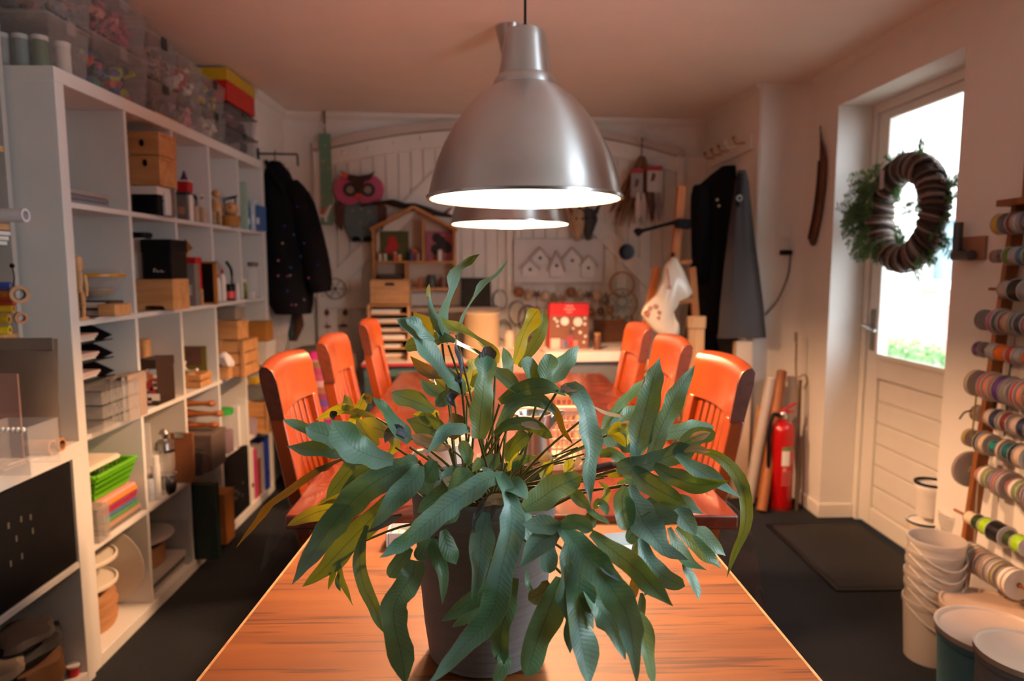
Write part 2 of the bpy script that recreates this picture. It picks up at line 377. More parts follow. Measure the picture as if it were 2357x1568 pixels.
# ============================================================ pendant lamps
def lamp(name, label, loc):                        # loc = middle of the rim
    t = thing(name, label, 'lamp', loc, 0, 'pendant lamps over the tables')
    al = brushed((.60, .60, .60), .34); rim = .245
    out = [(.245, .0), (.247, .004), (.243, .012), (.237, .04), (.224, .085), (.205, .130), (.180, .175), (.150, .215), (.118, .248), (.092, .268), (.080, .276)]
    inn = [(r - .004, z + .001) for r, z in reversed(out)]
    ob('shade', MB().lathe(out, n=64, caps=False), al, t)
    wi = mat('fbf7ef', .6, 0, .02)
    ob('reflector', MB().lathe([(r - .005, z) for r, z in out] + [(.03, .272)], n=48, caps=False), wi, t)
    ob('rim_ring', MB().lathe([(.240, -.003), (.249, -.003), (.250, .004), (.245, .006), (.241, .004)], n=64, close=True), STEEL, t)
    ob('collar', MB().lathe([(.081, .272), (.080, .284), (.076, .293), (.069, .300), (.066, .302)], n=48, caps=False), al, t)
    ob('neck', MB().lathe([(.0665, .300), (.066, .304), (.060, .34), (.0535, .388), (.051, .402), (.046, .410), (.036, .414), (.006, .415)], n=48), al, t)
    ob('cord', MB().tube([(0, 0, .41), (0, 0, H - loc[2] - .01)], .0033, 8).lathe([(.008, .412), (.007, .424), (.004, .428)], n=12), BLACK, t)
    ob('ceiling_cup', MB().lathe([(.012, H - loc[2] - .135), (.03, H - loc[2] - .125), (.042, H - loc[2] - .08), (.056, H - loc[2] - .012), (.058, H - loc[2])], n=32), al, t)
    ob('socket', MB().lathe([(.022, .17), (.022, .25), (.03, .27)], n=16), mat('e8e4dc', .5), t)
    bulb = mat((1, .9, .8), .4, 0, 0, key='bulb'); q = bulb.node_tree.nodes['Principled BSDF']
    q.inputs['Emission Color'].default_value = BULBC + (1,); q.inputs['Emission Strength'].default_value = BULB
    ob('bulb', MB().ball((0, 0, .115), .045, 14, 8, (1, 1, 1.15)), bulb, t)
    return t
lamp('pendant_lamp', 'nearer brushed aluminium bell pendant lamp on a black cord', P(1208, 458, 1.765))
lamp('pendant_lamp', 'farther brushed aluminium pendant lamp, partly hidden behind the nearer one', P(1174, 516, 2.87))

# ============================================================ tables
ZN, ZF = .76, .777
def oak():
    m = wood('743c12', '8f501c', (1.6, 22, 22), .55, 0, .1, 'oak'); nt = m.node_tree; b = nt.nodes['Principled BSDF']
    # dark open pores over the broader grain
    tc = nt.nodes['Texture Coordinate']; mp = nt.nodes.new('ShaderNodeMapping'); mp.inputs['Scale'].default_value = (5, 110, 60)
    n = nt.nodes.new('ShaderNodeTexNoise'); n.inputs['Scale'].default_value = 1; n.inputs['Detail'].default_value = 2
    r = nt.nodes.new('ShaderNodeValToRGB'); r.color_ramp.elements[0].position = .33; r.color_ramp.elements[1].position = .43
    r.color_ramp.elements[0].color = (.30, .22, .18, 1); r.color_ramp.elements[1].color = (1, 1, 1, 1)
    mx = nt.nodes.new('ShaderNodeMix'); mx.data_type = 'RGBA'; mx.blend_type = 'MULTIPLY'; mx.inputs[0].default_value = .8
    old = b.inputs['Base Color'].links[0].from_socket
    nt.links.new(tc.outputs['Object'], mp.inputs[0]); nt.links.new(mp.outputs[0], n.inputs['Vector']); nt.links.new(n.outputs['Fac'], r.inputs[0])
    nt.links.new(old, mx.inputs[6]); nt.links.new(r.outputs[0], mx.inputs[7]); nt.links.new(mx.outputs[2], b.inputs['Base Color'])
    rp = [x for x in nt.nodes if x.type == 'VALTORGB'][0]
    return m
OAK = oak()
A, B_, D, E_ = PZ(740, 1205, ZN), PZ(1590, 1208, ZN), PZ(1890, 1568, ZN), PZ(455, 1568, ZN)
dl = (E_ - A).normalized(); dr = (D - B_).normalized()
E2, D2 = A + dl * (A.y - .30) , B_ + dr * (B_.y - .30)
t = thing('oak_table', 'oak veneered table in the foreground carrying the fern pot', 'table', ((A.x + B_.x) / 2, .8, 0))
o = t.location
poly = [(p.x - o.x, p.y - o.y) for p in (A, B_, D2, E2)]
ob('tabletop', MB().prism(poly, ZN - .028, ZN, 'xy'), OAK, t, bev=.002)
PAL = wood('b98a5a', 'd2a878', (2, 40, 40), .45)
e = MB()
for p, q in ((A, E2), (B_, D2), (A, B_)): e.bar((p.x - o.x, p.y - o.y, ZN - .014), (q.x - o.x, q.y - o.y, ZN - .014), .004, .0285)
ob('edge_banding', e, PAL, t)
for x in (-.30, .30):
    for y in (-.42, .38): ob('leg', MB().box((x - .025, y - .025, 0), (x + .025, y + .025, ZN - .028)), DARK, t, bev=.003)
ob('apron', MB().shell((-.32, -.44, ZN - .09), (.32, .42, ZN - .029), .018, False), DARK, t)

MAH = wood('551f12', '7a321e', (26, 2.0, 26), .28, .25, .08)
def far_pt(x, y): q = PZ(x, y, ZF); return (q.x, q.y)
a, b_, c, d = far_pt(655, 1187), far_pt(1700, 1187), far_pt(1388, 860), far_pt(925, 856)
t = thing('dining_table', 'long glossy red-brown wooden table between the six orange chairs', 'table', (.04, 2.25, 0))
L = lambda p: (p[0] - .04, p[1] - 2.25)
ob('tabletop', MB().prism([L(a), L(b_), L(c), L(d)], ZF - .03, ZF, 'xy'), MAH, t, bev=.004)
for x in (-.36, .36):
    for y in (-.84, .80): ob('leg', MB().box((x - .035, y - .035, 0), (x + .035, y + .035, ZF - .03)), MAH, t, bev=.004)
ob('apron', MB().shell((-.38, -.86, ZF - .11), (.38, .82, ZF - .031), .02, False), MAH, t)
# clear vinyl cover: sheet over the top, hanging down the sides in loose folds
def vinyl():
    m = bpy.data.materials.new('clear_vinyl'); m.use_nodes = True; nt = m.node_tree
    g = nt.nodes.new('ShaderNodeBsdfGlossy'); g.inputs['Roughness'].default_value = .08
    t = nt.nodes.new('ShaderNodeBsdfTransparent'); fr = schlick(nt)
    tc = nt.nodes.new('ShaderNodeTexCoord'); n = nt.nodes.new('ShaderNodeTexNoise'); n.inputs['Scale'].default_value = 9
    bp = nt.nodes.new('ShaderNodeBump'); bp.inputs['Strength'].default_value = .25; bp.inputs['Distance'].default_value = .02
    nt.links.new(tc.outputs['Object'], n.inputs['Vector']); nt.links.new(n.outputs['Fac'], bp.inputs['Height']); nt.links.new(bp.outputs[0], g.inputs['Normal'])
    ms = nt.nodes.new('ShaderNodeMixShader'); nt.links.new(fr.outputs[0], ms.inputs[0]); nt.links.new(t.outputs[0], ms.inputs[1]); nt.links.new(g.outputs[0], ms.inputs[2])
    nt.links.new(ms.outputs[0], nt.nodes['Material Output'].inputs[0]); return m
VINYL = vinyl()
q = MB(); ring = []; NS = 26
def lerp2(p, r, u): return (p[0] + (r[0] - p[0]) * u, p[1] + (r[1] - p[1]) * u)
for p, r in ((a, b_), (b_, c), (c, d), (d, a)): ring += [lerp2(p, r, i / NS) for i in range(NS)]
cx, cy = sum(p[0] for p in ring) / len(ring), sum(p[1] for p in ring) / len(ring); N = len(ring)
vs = [(cx, cy, ZF + .0015)]; fs = []
rows = [(0.0, ZF + .0015), (.004, ZF - .002), (.008, ZF - .04), (.022, ZF - .16), (.05, ZF - .34), (.08, ZF - .50)]
for k, (off, z) in enumerate(rows):
    for i, p in enumerate(ring):
        v = V((p[0] - cx, p[1] - cy)); side = abs(p[0] - cx) > .40
        corner = math.exp(-((min(abs(p[1] - a[1]), abs(p[1] - d[1]))) / .05) ** 2) if side else 0
        nx = math.copysign(1, v.x) if side else 0; ny = 0 if side else math.copysign(1, v.y)
        g = (off if side else off * .15) * (1 + .5 * math.sin(i * 1.7)) + (.05 * corner * (k / 4) ** 1.1)
        cw = math.exp(-((min(abs(p[1] - a[1]), abs(p[1] - d[1]))) / .10) ** 2)
        if side and k > 1: g = min(g, .006) + (g - min(g, .006)) * cw
        zz = (ZF - (ZF - z) * (.14 + .86 * cw) if k > 1 else z) if side or k < 2 else ZF - .002 - .003 * k
        vs.append((p[0] + nx * g, p[1] + ny * g * .3 - (.03 * corner * k / 4), zz))
for i in range(N):
    j = (i + 1) % N; fs.append((0, 1 + i, 1 + j))
    for k in range(len(rows) - 1): fs.append((1 + k * N + i, 1 + (k + 1) * N + i, 1 + (k + 1) * N + j, 1 + k * N + j))
q._add(vs, fs); one('vinyl_cover', 'clear vinyl sheet over the red-brown table hanging down at its corners', 'tablecloth', q, VINYL)

# ============================================================ six chairs (local: seat faces +x, back at x = 0)
CH = wood('732a0c', '893910', (5, 5, 5), .28, .4, .06)
CHD = wood('6a280a', '7c320e', (40, 40, 5), .32, .3, .06)
ENDG = wood('4a1c0c', '5c2812', (60, 60, 60), .45)
def chair():
    t = thing('dining_chair', 'x', 'chair', (0, 0, 0), 0, 'orange wooden chairs round the dining table')
    W_ = .168; zt = 1.042; top = lambda z: -.015 - .113 * max(0, (z - .45)) / .6     # the back leans outward
    # crest rail: rounded cross-section, swept along y with a gentle bow
    prof = [(.016, -.118), (.018, -.03), (.013, -.006), (.003, .004), (-.008, .006), (-.017, -.004), (-.020, -.03), (-.017, -.118)]
    q = MB(); n = 9; k = len(prof); vs = []; fs = []
    for i in range(n):
        y = -W_ + 2 * W_ * i / (n - 1); bow = -.018 * (1 - (y / W_) ** 2); cr = .008 * (1 - (y / W_) ** 2)
        for px, pz in prof: vs.append((top(zt + pz) + px + bow, y, zt + pz + cr))
    for i in range(n - 1):
        for j in range(k): fs.append((i * k + j, i * k + (j + 1) % k, (i + 1) * k + (j + 1) % k, (i + 1) * k + j))
    fs += [tuple(reversed(range(k))), tuple(range((n - 1) * k, n * k))]
    q._add(vs, fs); ob('crest_rail', q, CH, t, bev=.003, ang=50)
    for s in (-1, 1):
        e = MB(); vs = [(top(zt + pz) + px * .97, s * (W_ + d), zt + pz * .985 - .0005) for d in (-.004, .0022) for px, pz in prof]; e._add(vs, [tuple(range(k)), tuple(range(k, 2 * k))] + [(j, (j + 1) % k, k + (j + 1) % k, k + j) for j in range(k)]); ob('end_grain', e, ENDG, t)
    zb = zt - .116
    for s in (-1, 1):
        y = s * (W_ - .021)
        q = MB(); q.bar((top(.45), y, .44), (top(zb) - .004, y, zb + .004), .034, .042, (0, 1, 0)); q.v = [(v[0], v[1], v[2]) for v in q.v]
        ob('stile', q, CH, t, bev=.004)
        ob('leg', MB().bar((top(.45), y, .445), (-.05, y, 0), .045, .04, (0, 1, 0)), CHD, t, bev=.004)
        ob('leg', MB().bar((.40, y, .43), (.405, y, 0), .042, .042, (0, 1, 0)), CHD, t, bev=.004)
        ob('side_rail', MB().box((.0, y - .011, .38), (.385, y + .011, .44)), CHD, t, bev=.002)
    ob('lower_rail', MB().box((top(.53) - .012, -W_ + .042, .50), (top(.53) + .012, W_ - .042, .56)), CH, t, bev=.003)
    for i in range(6):
        y = -W_ + .042 + (2 * W_ - .084) * (i + .5) / 6; bow = -.012 * (1 - (y / W_) ** 2)
        ob('slat', MB().bar((top(.555) + bow * .3, y, .55), (top(zb) + bow - .004, y, zb + .008), .014, .03, (0, 1, 0)), CH, t, bev=.003)
    q = MB().prism([(-.005, -W_ + .005), (.42, -W_ - .008), (.425, W_ + .008), (-.005, W_ - .005)], .44, .468, 'xy')
    ob('seat', q, CHD, t, bev=.008)
    ob('front_rail', MB().box((.385, -W_ + .04, .38), (.405, W_ - .04, .44)), CHD, t, bev=.002)
    return t
c0 = chair()
for i, (y, side, lab) in enumerate([(1.655, 1, 'orange wooden chair on the right of the table, nearest to the camera'), (2.13, 1, 'orange wooden chair on the right of the table, middle of the three, before the easel'),
        (2.63, 1, 'orange wooden chair on the right of the table, farthest, beside the white table'), (1.71, -1, 'orange wooden chair on the left of the table, nearest to the camera'),
        (2.21, -1, 'orange wooden chair on the left of the table, middle of the three'), (2.86, -1, 'orange wooden chair on the left of the table, farthest, before the letter rack')]):
    t = c0 if i == 0 else copy_tree(c0)
    x = .440 if side > 0 else -.39
    t.location = (x, y, 0); t.rotation_euler.z = PI if side > 0 else R(1.5); t['label'] = lab

# ============================================================ things on the two tables
def jug():
    c = PZ(1228, 1148, ZF); c = V((P(1228, 1000, 1.42).x, 1.42, ZF + .002)); t = thing('steel_jug', 'small polished steel milk jug behind the fern leaves', 'jug', c)
    ob('body', MB().lathe([(0, 0), (.040, 0), (.043, .01), (.040, .08), (.034, .14), (.036, .165), (.040, .185), (.037, .185), (.032, .165), (.030, .14), (.036, .06), (.036, .01), (0, .006)], n=32), STEEL, t)
    ob('spout', MB().loft([(.028, 0, .15, .012, .014), (.045, 0, .175, .016, .012), (.058, 0, .19, .010, .008)], 14), STEEL, t)
    ob('handle', MB().tube(spline([(-.034, 0, .17), (-.07, 0, .165), (-.078, 0, .11), (-.06, 0, .06), (-.040, 0, .05)], 14), .006, 8), BLACK, t)
jug()
def basket(name, label, c, sx, sy, h, m, rows=4, flare=.012):
    t = thing(name, label, 'basket', c)
    q = MB(); x, y = sx / 2, sy / 2
    def ringz(z, k): f = flare * z / h; return [(-x - f, -y - f), (x + f, -y - f), (x + f, y + f), (-x - f, y + f)]
    for (i, j, nn) in ((0, 1, int(sx / .012)), (1, 2, int(sy / .012)), (2, 3, int(sx / .012)), (3, 0, int(sy / .012))):
        for k in range(nn + 1):
            p0, p1 = [lerp2(ringz(z, 0)[i], ringz(z, 0)[j], k / nn) for z in (.004, h - .004)]
            q.bar((p0[0], p0[1], .004), (p1[0], p1[1], h - .004), .005, .003, (0, 1, 0) if i in (1, 3) else (1, 0, 0))
        for k in range(rows):
            z = .01 + (h - .02) * k / (rows - 1) if rows > 1 else h / 2; rz_ = ringz(z, 0)
            q.bar((*rz_[i], z), (*rz_[j], z), .004, .012 if k in (0, rows - 1) else .006)
    ob('lattice', q, m, t)
    ob('base', MB().box((-x, -y, 0), (x, y, .004)), m, t)
    q = MB(); rz_ = ringz(h, 0); e = .006
    for i in range(4):
        p, r = rz_[i], rz_[(i + 1) % 4]; q.bar((*p, h), (*r, h), .014, .012)
    ob('rim', q, m, t, bev=.003); return t
basket('plastic_basket', 'peach white plastic basket with square mesh walls behind the fern', V((P(1262, 1000, 1.70).x, 1.70, ZF + .002)), .15, .17, .155, mat('e6c8a8', .4, 0, .05, trans=.3), 7)
c = V((P(1150, 1050, 1.45).x, 1.45, ZF + .002)); t = thing('paper_tray', 'low clear tray of orange paper shapes behind the fern', 'tray', c)
ob('tray', MB().shell((-.05, -.07, 0), (.05, .07, .07), .003), CLEAR, t)
q = MB()
for i in range(7): q.box((-.04, -.06 + .0 * i, .006 + i * .008), (.04 - .002 * i, .06, .011 + i * .008))
ob('paper', q, mat('d8692c', .7, 0, .2), t)
c = V((P(1035, 1050, 1.40).x, 1.40, ZF + .002)); t = thing('white_beaker', 'glossy white round beaker standing left behind the fern pot', 'beaker', c)
ob('body', MB().lathe([(0, 0), (.040, 0), (.044, .02), (.048, .13), (.050, .132), (.048, .134), (.044, .13), (.040, .02), (0, .006)], n=28), mat('f2ece4', .25), t)
ob('handle', MB().tube(spline([(-.046, 0, .11), (-.075, 0, .10), (-.075, 0, .05), (-.043, 0, .035)], 12), .006, 8), mat('f2ece4', .25), t)
c = PZ(912, 1262, ZN); t = thing('square_dish', 'white square glazed dish standing left of the grey pot', 'dish', c)
ob('body', MB().shell((-.019, -.0, .0005), (.024, .05, .028), .004), mat('f4f2ee', .25), t, bev=.002)
ob('candle', MB().lathe([(0, .005), (.014, .005), (.014, .02), (.002, .021), (.0015, .026), (0, .026)], (.0025, .025, 0), 16), mat('efe6d6', .5), t)
c = PZ(1440, 1272, ZN); t = thing('folded_card', 'white and pale blue folded card lying right of the pot', 'card', c)
ob('front_leaf', MB().prism([(-.03, 0), (.033, 0), (.026, .036), (-.032, .03)], .0002, .001, 'xy'), mat('f2f0ec', .5), t)
ob('back_leaf', MB()._add([(-.032, .03, .001), (.026, .036, .001), (.028, .044, .022), (-.033, .038, .02)], [(0, 1, 2, 3)]), mat('cfe3e8', .5), t)
ob('printed_stripe', MB().box((-.02, .008, .001), (.02, .015, .0013)), mat('8fc0cf', .5), t)
c = V((P(1385, 1068, 1.62).x, 1.62, ZF + .0095)); t = thing('marker_pen', 'black marker pen lying on the table right of the basket', 'pen', c, .6)
ob('barrel', MB().lathe([(0, -.05), (.008, -.05), (.008, .03), (.006, .034)], (0, 0, 0), 12, (1, 0, .0)), BLACK, t)
ob('cap', MB().lathe([(.0086, .03), (.0086, .07), (.005, .075), (0, .075)], (0, 0, 0), 12, (1, 0, 0)), DARK, t)
# ============================================================ the white cube bookcase
XF, XK = -1.254, -1.61
BY0, BY1, BZ1 = 2.06, 3.855, 1.845
TH, TI = .042, .017; CW = (BY1 - BY0 - 2 * TH - 4 * TI) / 5; CH_ = (BZ1 - 2 * TH - 4 * TI) / 5
def cy(c): return BY0 + TH + c * (CW + TI)         # near side of column c
def sz(r): return BZ1 - TH - (r + 1) * CH_ - r * TI  # shelf surface of row r (0 = top)
t = thing('cube_bookcase', 'white twenty-five cube bookcase along the left wall, filled with craft supplies', 'bookcase')
ob('side_panel', MB().box((XK, BY0, 0), (XF, BY0 + TH, BZ1 - TH)), WHITE, t, bev=.002)
ob('side_panel', MB().box((XK, BY1 - TH, 0), (XF, BY1, BZ1 - TH)), WHITE, t, bev=.002)
ob('top_panel', MB().box((XK, BY0, BZ1 - TH), (XF, BY1, BZ1)), WHITE, t, bev=.002)
ob('bottom_panel', MB().box((XK, BY0 + TH, 0), (XF, BY1 - TH, TH)), WHITE, t, bev=.002)
ob('back_panel', MB().box((XK - .012, BY0 + .01, .01), (XK, BY1 - .01, BZ1 - .01)), WHITE, t)
for r in range(4): ob('shelf', MB().box((XK, BY0 + TH, sz(r) - TI), (XF - .002, BY1 - TH, sz(r))), WHITE, t, bev=.0015)
for c in range(1, 5):
    for r in range(5): ob('divider', MB().box((XK, cy(c) - TI, sz(r) + .0003), (XF - .003, cy(c), sz(r) + CH_ - .0003)), WHITE, t, bev=.001)

# a box-like item whose near face fills pixels x0..x1, ytop, standing at depth Y on height z
G = .0006
def near(x0, x1, yt, Y, z, dy, yb=None):
    m = (yt + (yb or yt)) / 2
    return P(x0, m, Y).x, P(x1, m, Y).x, Y, Y + dy, z + G, P((x0 + x1) / 2, yt, Y).z
def lidbox(name, label, cat, q, m, ml=None, lid=.03, hole=None, group=None, ov=.003, band=None):
    x0, x1, y0, y1, z0, z1 = q; t = thing(name, label, cat, None, 0, group); xa, xb = min(x0, x1), max(x0, x1)
    ob('body', MB().shell((xa, y0, z0), (xb, y1, z1 - .002), .006), m, t, bev=.0015)
    ob('lid', MB().box((xa - ov, y0 - ov, z1 - lid), (xb + ov, y1 + ov, z1)), ml or m, t, bev=.002)
    if hole:
        hx, hz = hole; ob('finger_hole', MB().lathe([(.008, 0), (.008, .0015)], (xa + (xb - xa) * hx, y0 - ov - .0012, z0 + (z1 - z0) * hz), 14, (0, 1, 0), sx=1, sy=1.6), BLACK, t)
    if band: ob('label_strip', MB().box((xa + .2 * (xb - xa), y0 - .0012, z0 + .25 * (z1 - z0)), (xb - .2 * (xb - xa), y0 - .0002, z0 + .5 * (z1 - z0))), band, t)
    return t
def plank_box(name, label, cat, q, m, rows=3, group=None, posts=True):  # crate of slats
    x0, x1, y0, y1, z0, z1 = q; xa, xb = min(x0, x1), max(x0, x1); t = thing(name, label, cat, None, 0, group); h = (z1 - z0); k = .007
    for r in range(rows):
        a = z0 + h * r / rows + .003; c = z0 + h * (r + 1) / rows - .003
        for lo, hi in (((xa, y0, a), (xb, y0 + k, c)), ((xa, y1 - k, a), (xb, y1, c)), ((xa, y0 + k, a), (xa + k, y1 - k, c)), ((xb - k, y0 + k, a), (xb, y1 - k, c))): ob('slat', MB().box(lo, hi), m, t, bev=.001)
    if posts:
        for x in (xa + k, xb - k - .014):
            for y in (y0 + k, y1 - k - .014): ob('post', MB().box((x, y, z0), (x + .014, y + .014, z1)), m, t)
        for x in (xa - .001, xb - .013): ob('corner_strip', MB().box((x, y0 - .005, z0), (x + .014, y0 - .0002, z1)), PINEV, t)
    ob('base', MB().box((xa + k, y0 + k, z0), (xb - k, y1 - k, z0 + .005)), m, t); return t
def book(name, label, cat, lo, hi, cover, group=None, axis='z', pages='ece2d2'):   # cover boards, spine at +x, page block
    t = thing(name, label, cat, None, 0, group); (x0, y0, z0), (x1, y1, z1) = lo, hi; k = .0025
    if axis == 'z':
        ob('cover', MB().box((x0, y0, z0), (x1, y1, z0 + k)).box((x0, y0, z1 - k), (x1, y1, z1)).box((x1 - k, y0, z0 + k), (x1, y1, z1 - k)), cover, t)
        ob('pages', MB().box((x0 + .004, y0 + .004, z0 + k), (x1 - k, y1 - .004, z1 - k)), mat(pages, .8, 0, .08, 60), t)
    else:
        ob('cover', MB().box((x0, y0, z0), (x1, y0 + k, z1)).box((x0, y1 - k, z0), (x1, y1, z1)).box((x1 - k, y0 + k, z0), (x1, y1 - k, z1)), cover, t)
        ob('pages', MB().box((x0 + .004, y0 + k, z0 + .003), (x1 - k, y1 - k, z1 - .004)), mat(pages, .8, 0, .08, 60), t)
    return t
def jar(name, label, cat, c, r, h, body, lid, group=None, neck=.8, fill=None):
    t = thing(name, label, cat, c, 0, group)
    ob('body', MB().lathe([(0, 0), (r * .95, 0), (r, h * .04), (r, h * .72), (r * neck, h * .84), (r * neck, h * .88)], n=20), body, t)
    ob('lid', MB().lathe([(r * neck * 1.06, h * .87), (r * neck * 1.08, h * .99), (r * neck * .9, h), (0, h)], n=20), lid, t)
    if fill: ob('contents', MB().lathe([(0, h * .02), (r * .88, h * .02), (r * .9, h * .5), (0, h * .52)], n=16), fill, t)
    return t
BOXW = wood('b8834f', 'cf9c66', (4, 30, 30), .5)
GREY = mat('6b6662', .6, 0, .1); RED = mat('b3131a', .45, 0, .1); PAPER = mat('ece6de', .75, 0, .06, 30); OCHRE = mat('a8742f', .7, 0, .12)

# ---- row 1 (top)
Y = cy(0) + .02
z = sz(0)
q = thing('orange_fan', 'orange folded paper star hanging high in the top left cube', 'decoration', (-1.36, 2.16, 1.70))
b = MB()
for i in range(5):
    a = -.9 + i * .35; b._add([(0, 0, 0), (.07 * math.cos(a), .004 * i, .05 * math.sin(a) - .02), (.05 * math.cos(a + .3), .01, .05 * math.sin(a + .3) - .03)], [(0, 1, 2)])
ob('fold', b, mat('d9572a', .6), q); ob('string', MB().tube([(.0, 0, .0), (0, 0, sz(0) + CH_ - 1.70)], .0008, 5), PAPER, q)
for i, (h0, h1, c, lab) in enumerate(((0, .014, '8d8a90', 'lowest grey paper tray in the top left cube'), (.0155, .030, '77747c', 'second grey paper tray in the top left cube'), (.0315, .047, '9a948f', 'third pale paper tray in the top left cube'))):
    t = thing('paper_tray', lab, 'tray', None, 0, 'flat paper trays in the top left cube')
    ob('tray', MB().shell((-1.60, 2.14, z + G + h0), (-1.285, 2.36, z + h1), .003), mat(c, .5), t); ob('paper', MB().box((-1.59, 2.15, z + h0 + .004), (-1.292, 2.35, z + h1 - .002)), PAPER, t)
for i, (h0, h1, c, lab) in enumerate(((.048, .062, '5a4d58', 'thin dark book lying on the grey paper trays'), (.063, .078, 'c2402a', 'red-orange book lying near the top of the paper pile'), (.079, .098, '3c3b40', 'black folder on top of the pile in the top left cube'))):
    book('book', lab, 'book', (-1.59, 2.12, z + h0), (-1.345 - .01 * i, 2.26, z + h1), mat(c, .5), 'books on the paper trays')
Y = 2.60
z = sz(0); Z0 = z
bx = near(303, 363, 428, Y, z, .12, 490); lidbox('black_box', 'black box with white lid and metal clasp under the wooden boxes', 'box', bx, BLACK, WHITE, .03); zt = bx[5]
q = near(297, 367, 358, Y, zt + .002, .14, 420); lidbox('wooden_box', 'larger wooden box with a finger hole, second cube of the top row', 'box', q, BOXW, None, .012, (.55, .75), 'wooden boxes in the top row'); zt = q[5]
q = near(295, 365, 302, Y, zt + .002, .14, 340); lidbox('wooden_box', 'smaller wooden box with a finger hole, topmost of its pile', 'box', q, BOXW, None, .012, (.45, .5), 'wooden boxes in the top row')
jar('grey_flask', 'tall dark grey flask beside the wooden boxes', 'flask', (P(392, 420, 2.74).x, 2.715, Z0 + G), .026, .23, GREY, DARK)
t = thing('owl_box', 'small white box with two black dot eyes beside the black box', 'box', None); x = P(376, 460, 2.66).x
ob('body', MB().box((x - .022, 2.64, Z0 + G), (x + .020, 2.685, Z0 + .088)), WHITE, t, bev=.006)
for s in (-.008, .009): ob('eye', MB().lathe([(.003, 0), (.003, .002)], (x + s, 2.638, Z0 + .055), 10, (0, 1, 0)), BLACK, t)
Z0 = sz(0); Y = 2.98
q = near(404, 432, 412, Y, Z0 + .085, .05, 435)
lidbox('grey_tin', 'dark grey tin with tan paper band under the red box', 'tin', near(405, 430, 442, Y, Z0, .05, 500), GREY, DARK, .012, band=CARD)
q2 = near(405, 432, 414, Y, P(418, 442, Y).z + .001, .05, 435); lidbox('red_box', 'small red box with white lid under a purple cone', 'box', q2, RED, WHITE, .006)
one('purple_cone', 'small purple cone standing on the red box', 'cone', MB().lathe([(.017, 0), (.017, .004), (.012, .012), (.003, .04), (0, .042)], ((q2[0] + q2[1]) / 2, Y + .025, q2[5] + G), 16), mat('3f2a55', .5))
one('black_clip', 'black spring clip beside the red box', 'clip', MB().tube(spline([(P(435, 430, 3.05).x, 3.05, Z0 + .10), (P(442, 425, 3.05).x, 3.05, Z0 + .115), (P(448, 432, 3.05).x, 3.06, Z0 + .10), (P(444, 470, 3.05).x, 3.06, Z0 + .0062)], 12), .006, 6), BLACK)
one('white_card', 'white upright card between the grey tin and the clear bags', 'card', MB().box((P(430, 470, 3.0).x, 3.0, Z0 + G), (P(437, 470, 3.0).x, 3.035, Z0 + .115)).box((P(428, 470, 3.0).x, 2.998, Z0 + G), (P(439, 470, 3.0).x, 3.04, Z0 + .004)), PAPER)
for i, (px, dx) in enumerate(((446, .0), (459, .0))):
    x = P(px, 470, 3.05).x; b = MB().loft([(x, 3.06 + .02 * i, Z0 + G, .018, .016), (x, 3.06 + .02 * i, Z0 + .03, .022, .02), (x, 3.06 + .02 * i, Z0 + .08, .020, .016), (x, 3.06 + .02 * i, Z0 + .11, .006, .006), (x, 3.06 + .02 * i, Z0 + .125, .014, .01)], 14, .1, 5)
    t = thing('clear_bag', ['clear bag of tan beads, left of two in the top row', 'clear bag of tan beads, right of two in the top row'][i], 'bag', None, 0, 'clear bags in the top row')
    ob('bag', b, CLEAR, t); ob('tie', MB().tube([(x - .008, 3.06 + .02 * i, Z0 + .11), (x + .008, 3.06 + .02 * i, Z0 + .11)], .004, 6), RED, t)
    ob('beads', MB().loft([(x, 3.06 + .02 * i, Z0 + .003, .015, .013), (x, 3.06 + .02 * i, Z0 + .03, .018, .016), (x, 3.06 + .02 * i, Z0 + .07, .012, .01)], 12, .15, 5), mat('b98a5e', .6, 0, .35, 120), t)
Y = 3.33
t = thing('wooden_mannequin', 'tan wooden animal figure in the fourth cube of the top row', 'figurine', None); x = P(500, 490, Y).x
ob('body', MB().loft([(x, Y, Z0 + .07, .022, .016), (x - .004, Y, Z0 + .1, .024, .018), (x - .006, Y, Z0 + .13, .014, .012)], 14), PINE, t); ob('head', MB().ball((x - .002, Y, Z0 + .155), .018, 12, 8, (1.2, 1, 1)), PINE, t)
for s in (-.013, .013): ob('leg', MB().tube([(x + s, Y, Z0 + .085), (x + s * 1.1, Y, Z0 + G)], [.009, .007], 8), PINE, t)
t = thing('wicker_basket', 'brown basket holding twigs and a small wooden head', 'basket', None); x = P(527, 490, Y + .02).x; Yb = Y + .04
ob('basket', MB().lathe([(0, 0), (.038, 0), (.045, .05), (.047, .052), (.042, .05), (.035, .005), (0, .005)], (x, Yb, Z0 + G), 20), OCHRE, t)
ob('twigs', MB().tube([(x - .04, Yb, Z0 + .135), (x + .035, Yb + .01, Z0 + .15)], .003, 5).tube([(x - .035, Yb, Z0 + .125), (x + .03, Yb, Z0 + .142)], .004, 5).tube([(x - .02, Yb, Z0 + .01), (x - .028, Yb, Z0 + .13)], .004, 5).tube([(x + .02, Yb, Z0 + .01), (x + .026, Yb, Z0 + .14)], .004, 5), DARK, t)
ob('wooden_head', MB().ball((x + .004, Yb, Z0 + .085), .034, 14, 9, (1, .9, 1)), PINE, t); ob('eye', MB().ball((x + .012, Yb - .03, Z0 + .092), .006, 8, 6), RED, t)
Y = 3.64
book('mint_folder', 'pale mint folder leaning in the last cube of the top row', 'folder', (P(553, 470, Y).x, Y, Z0 + G), (P(566, 470, Y).x, Y + .03, Z0 + .25), mat('a9c2ad', .5), None, 'y')
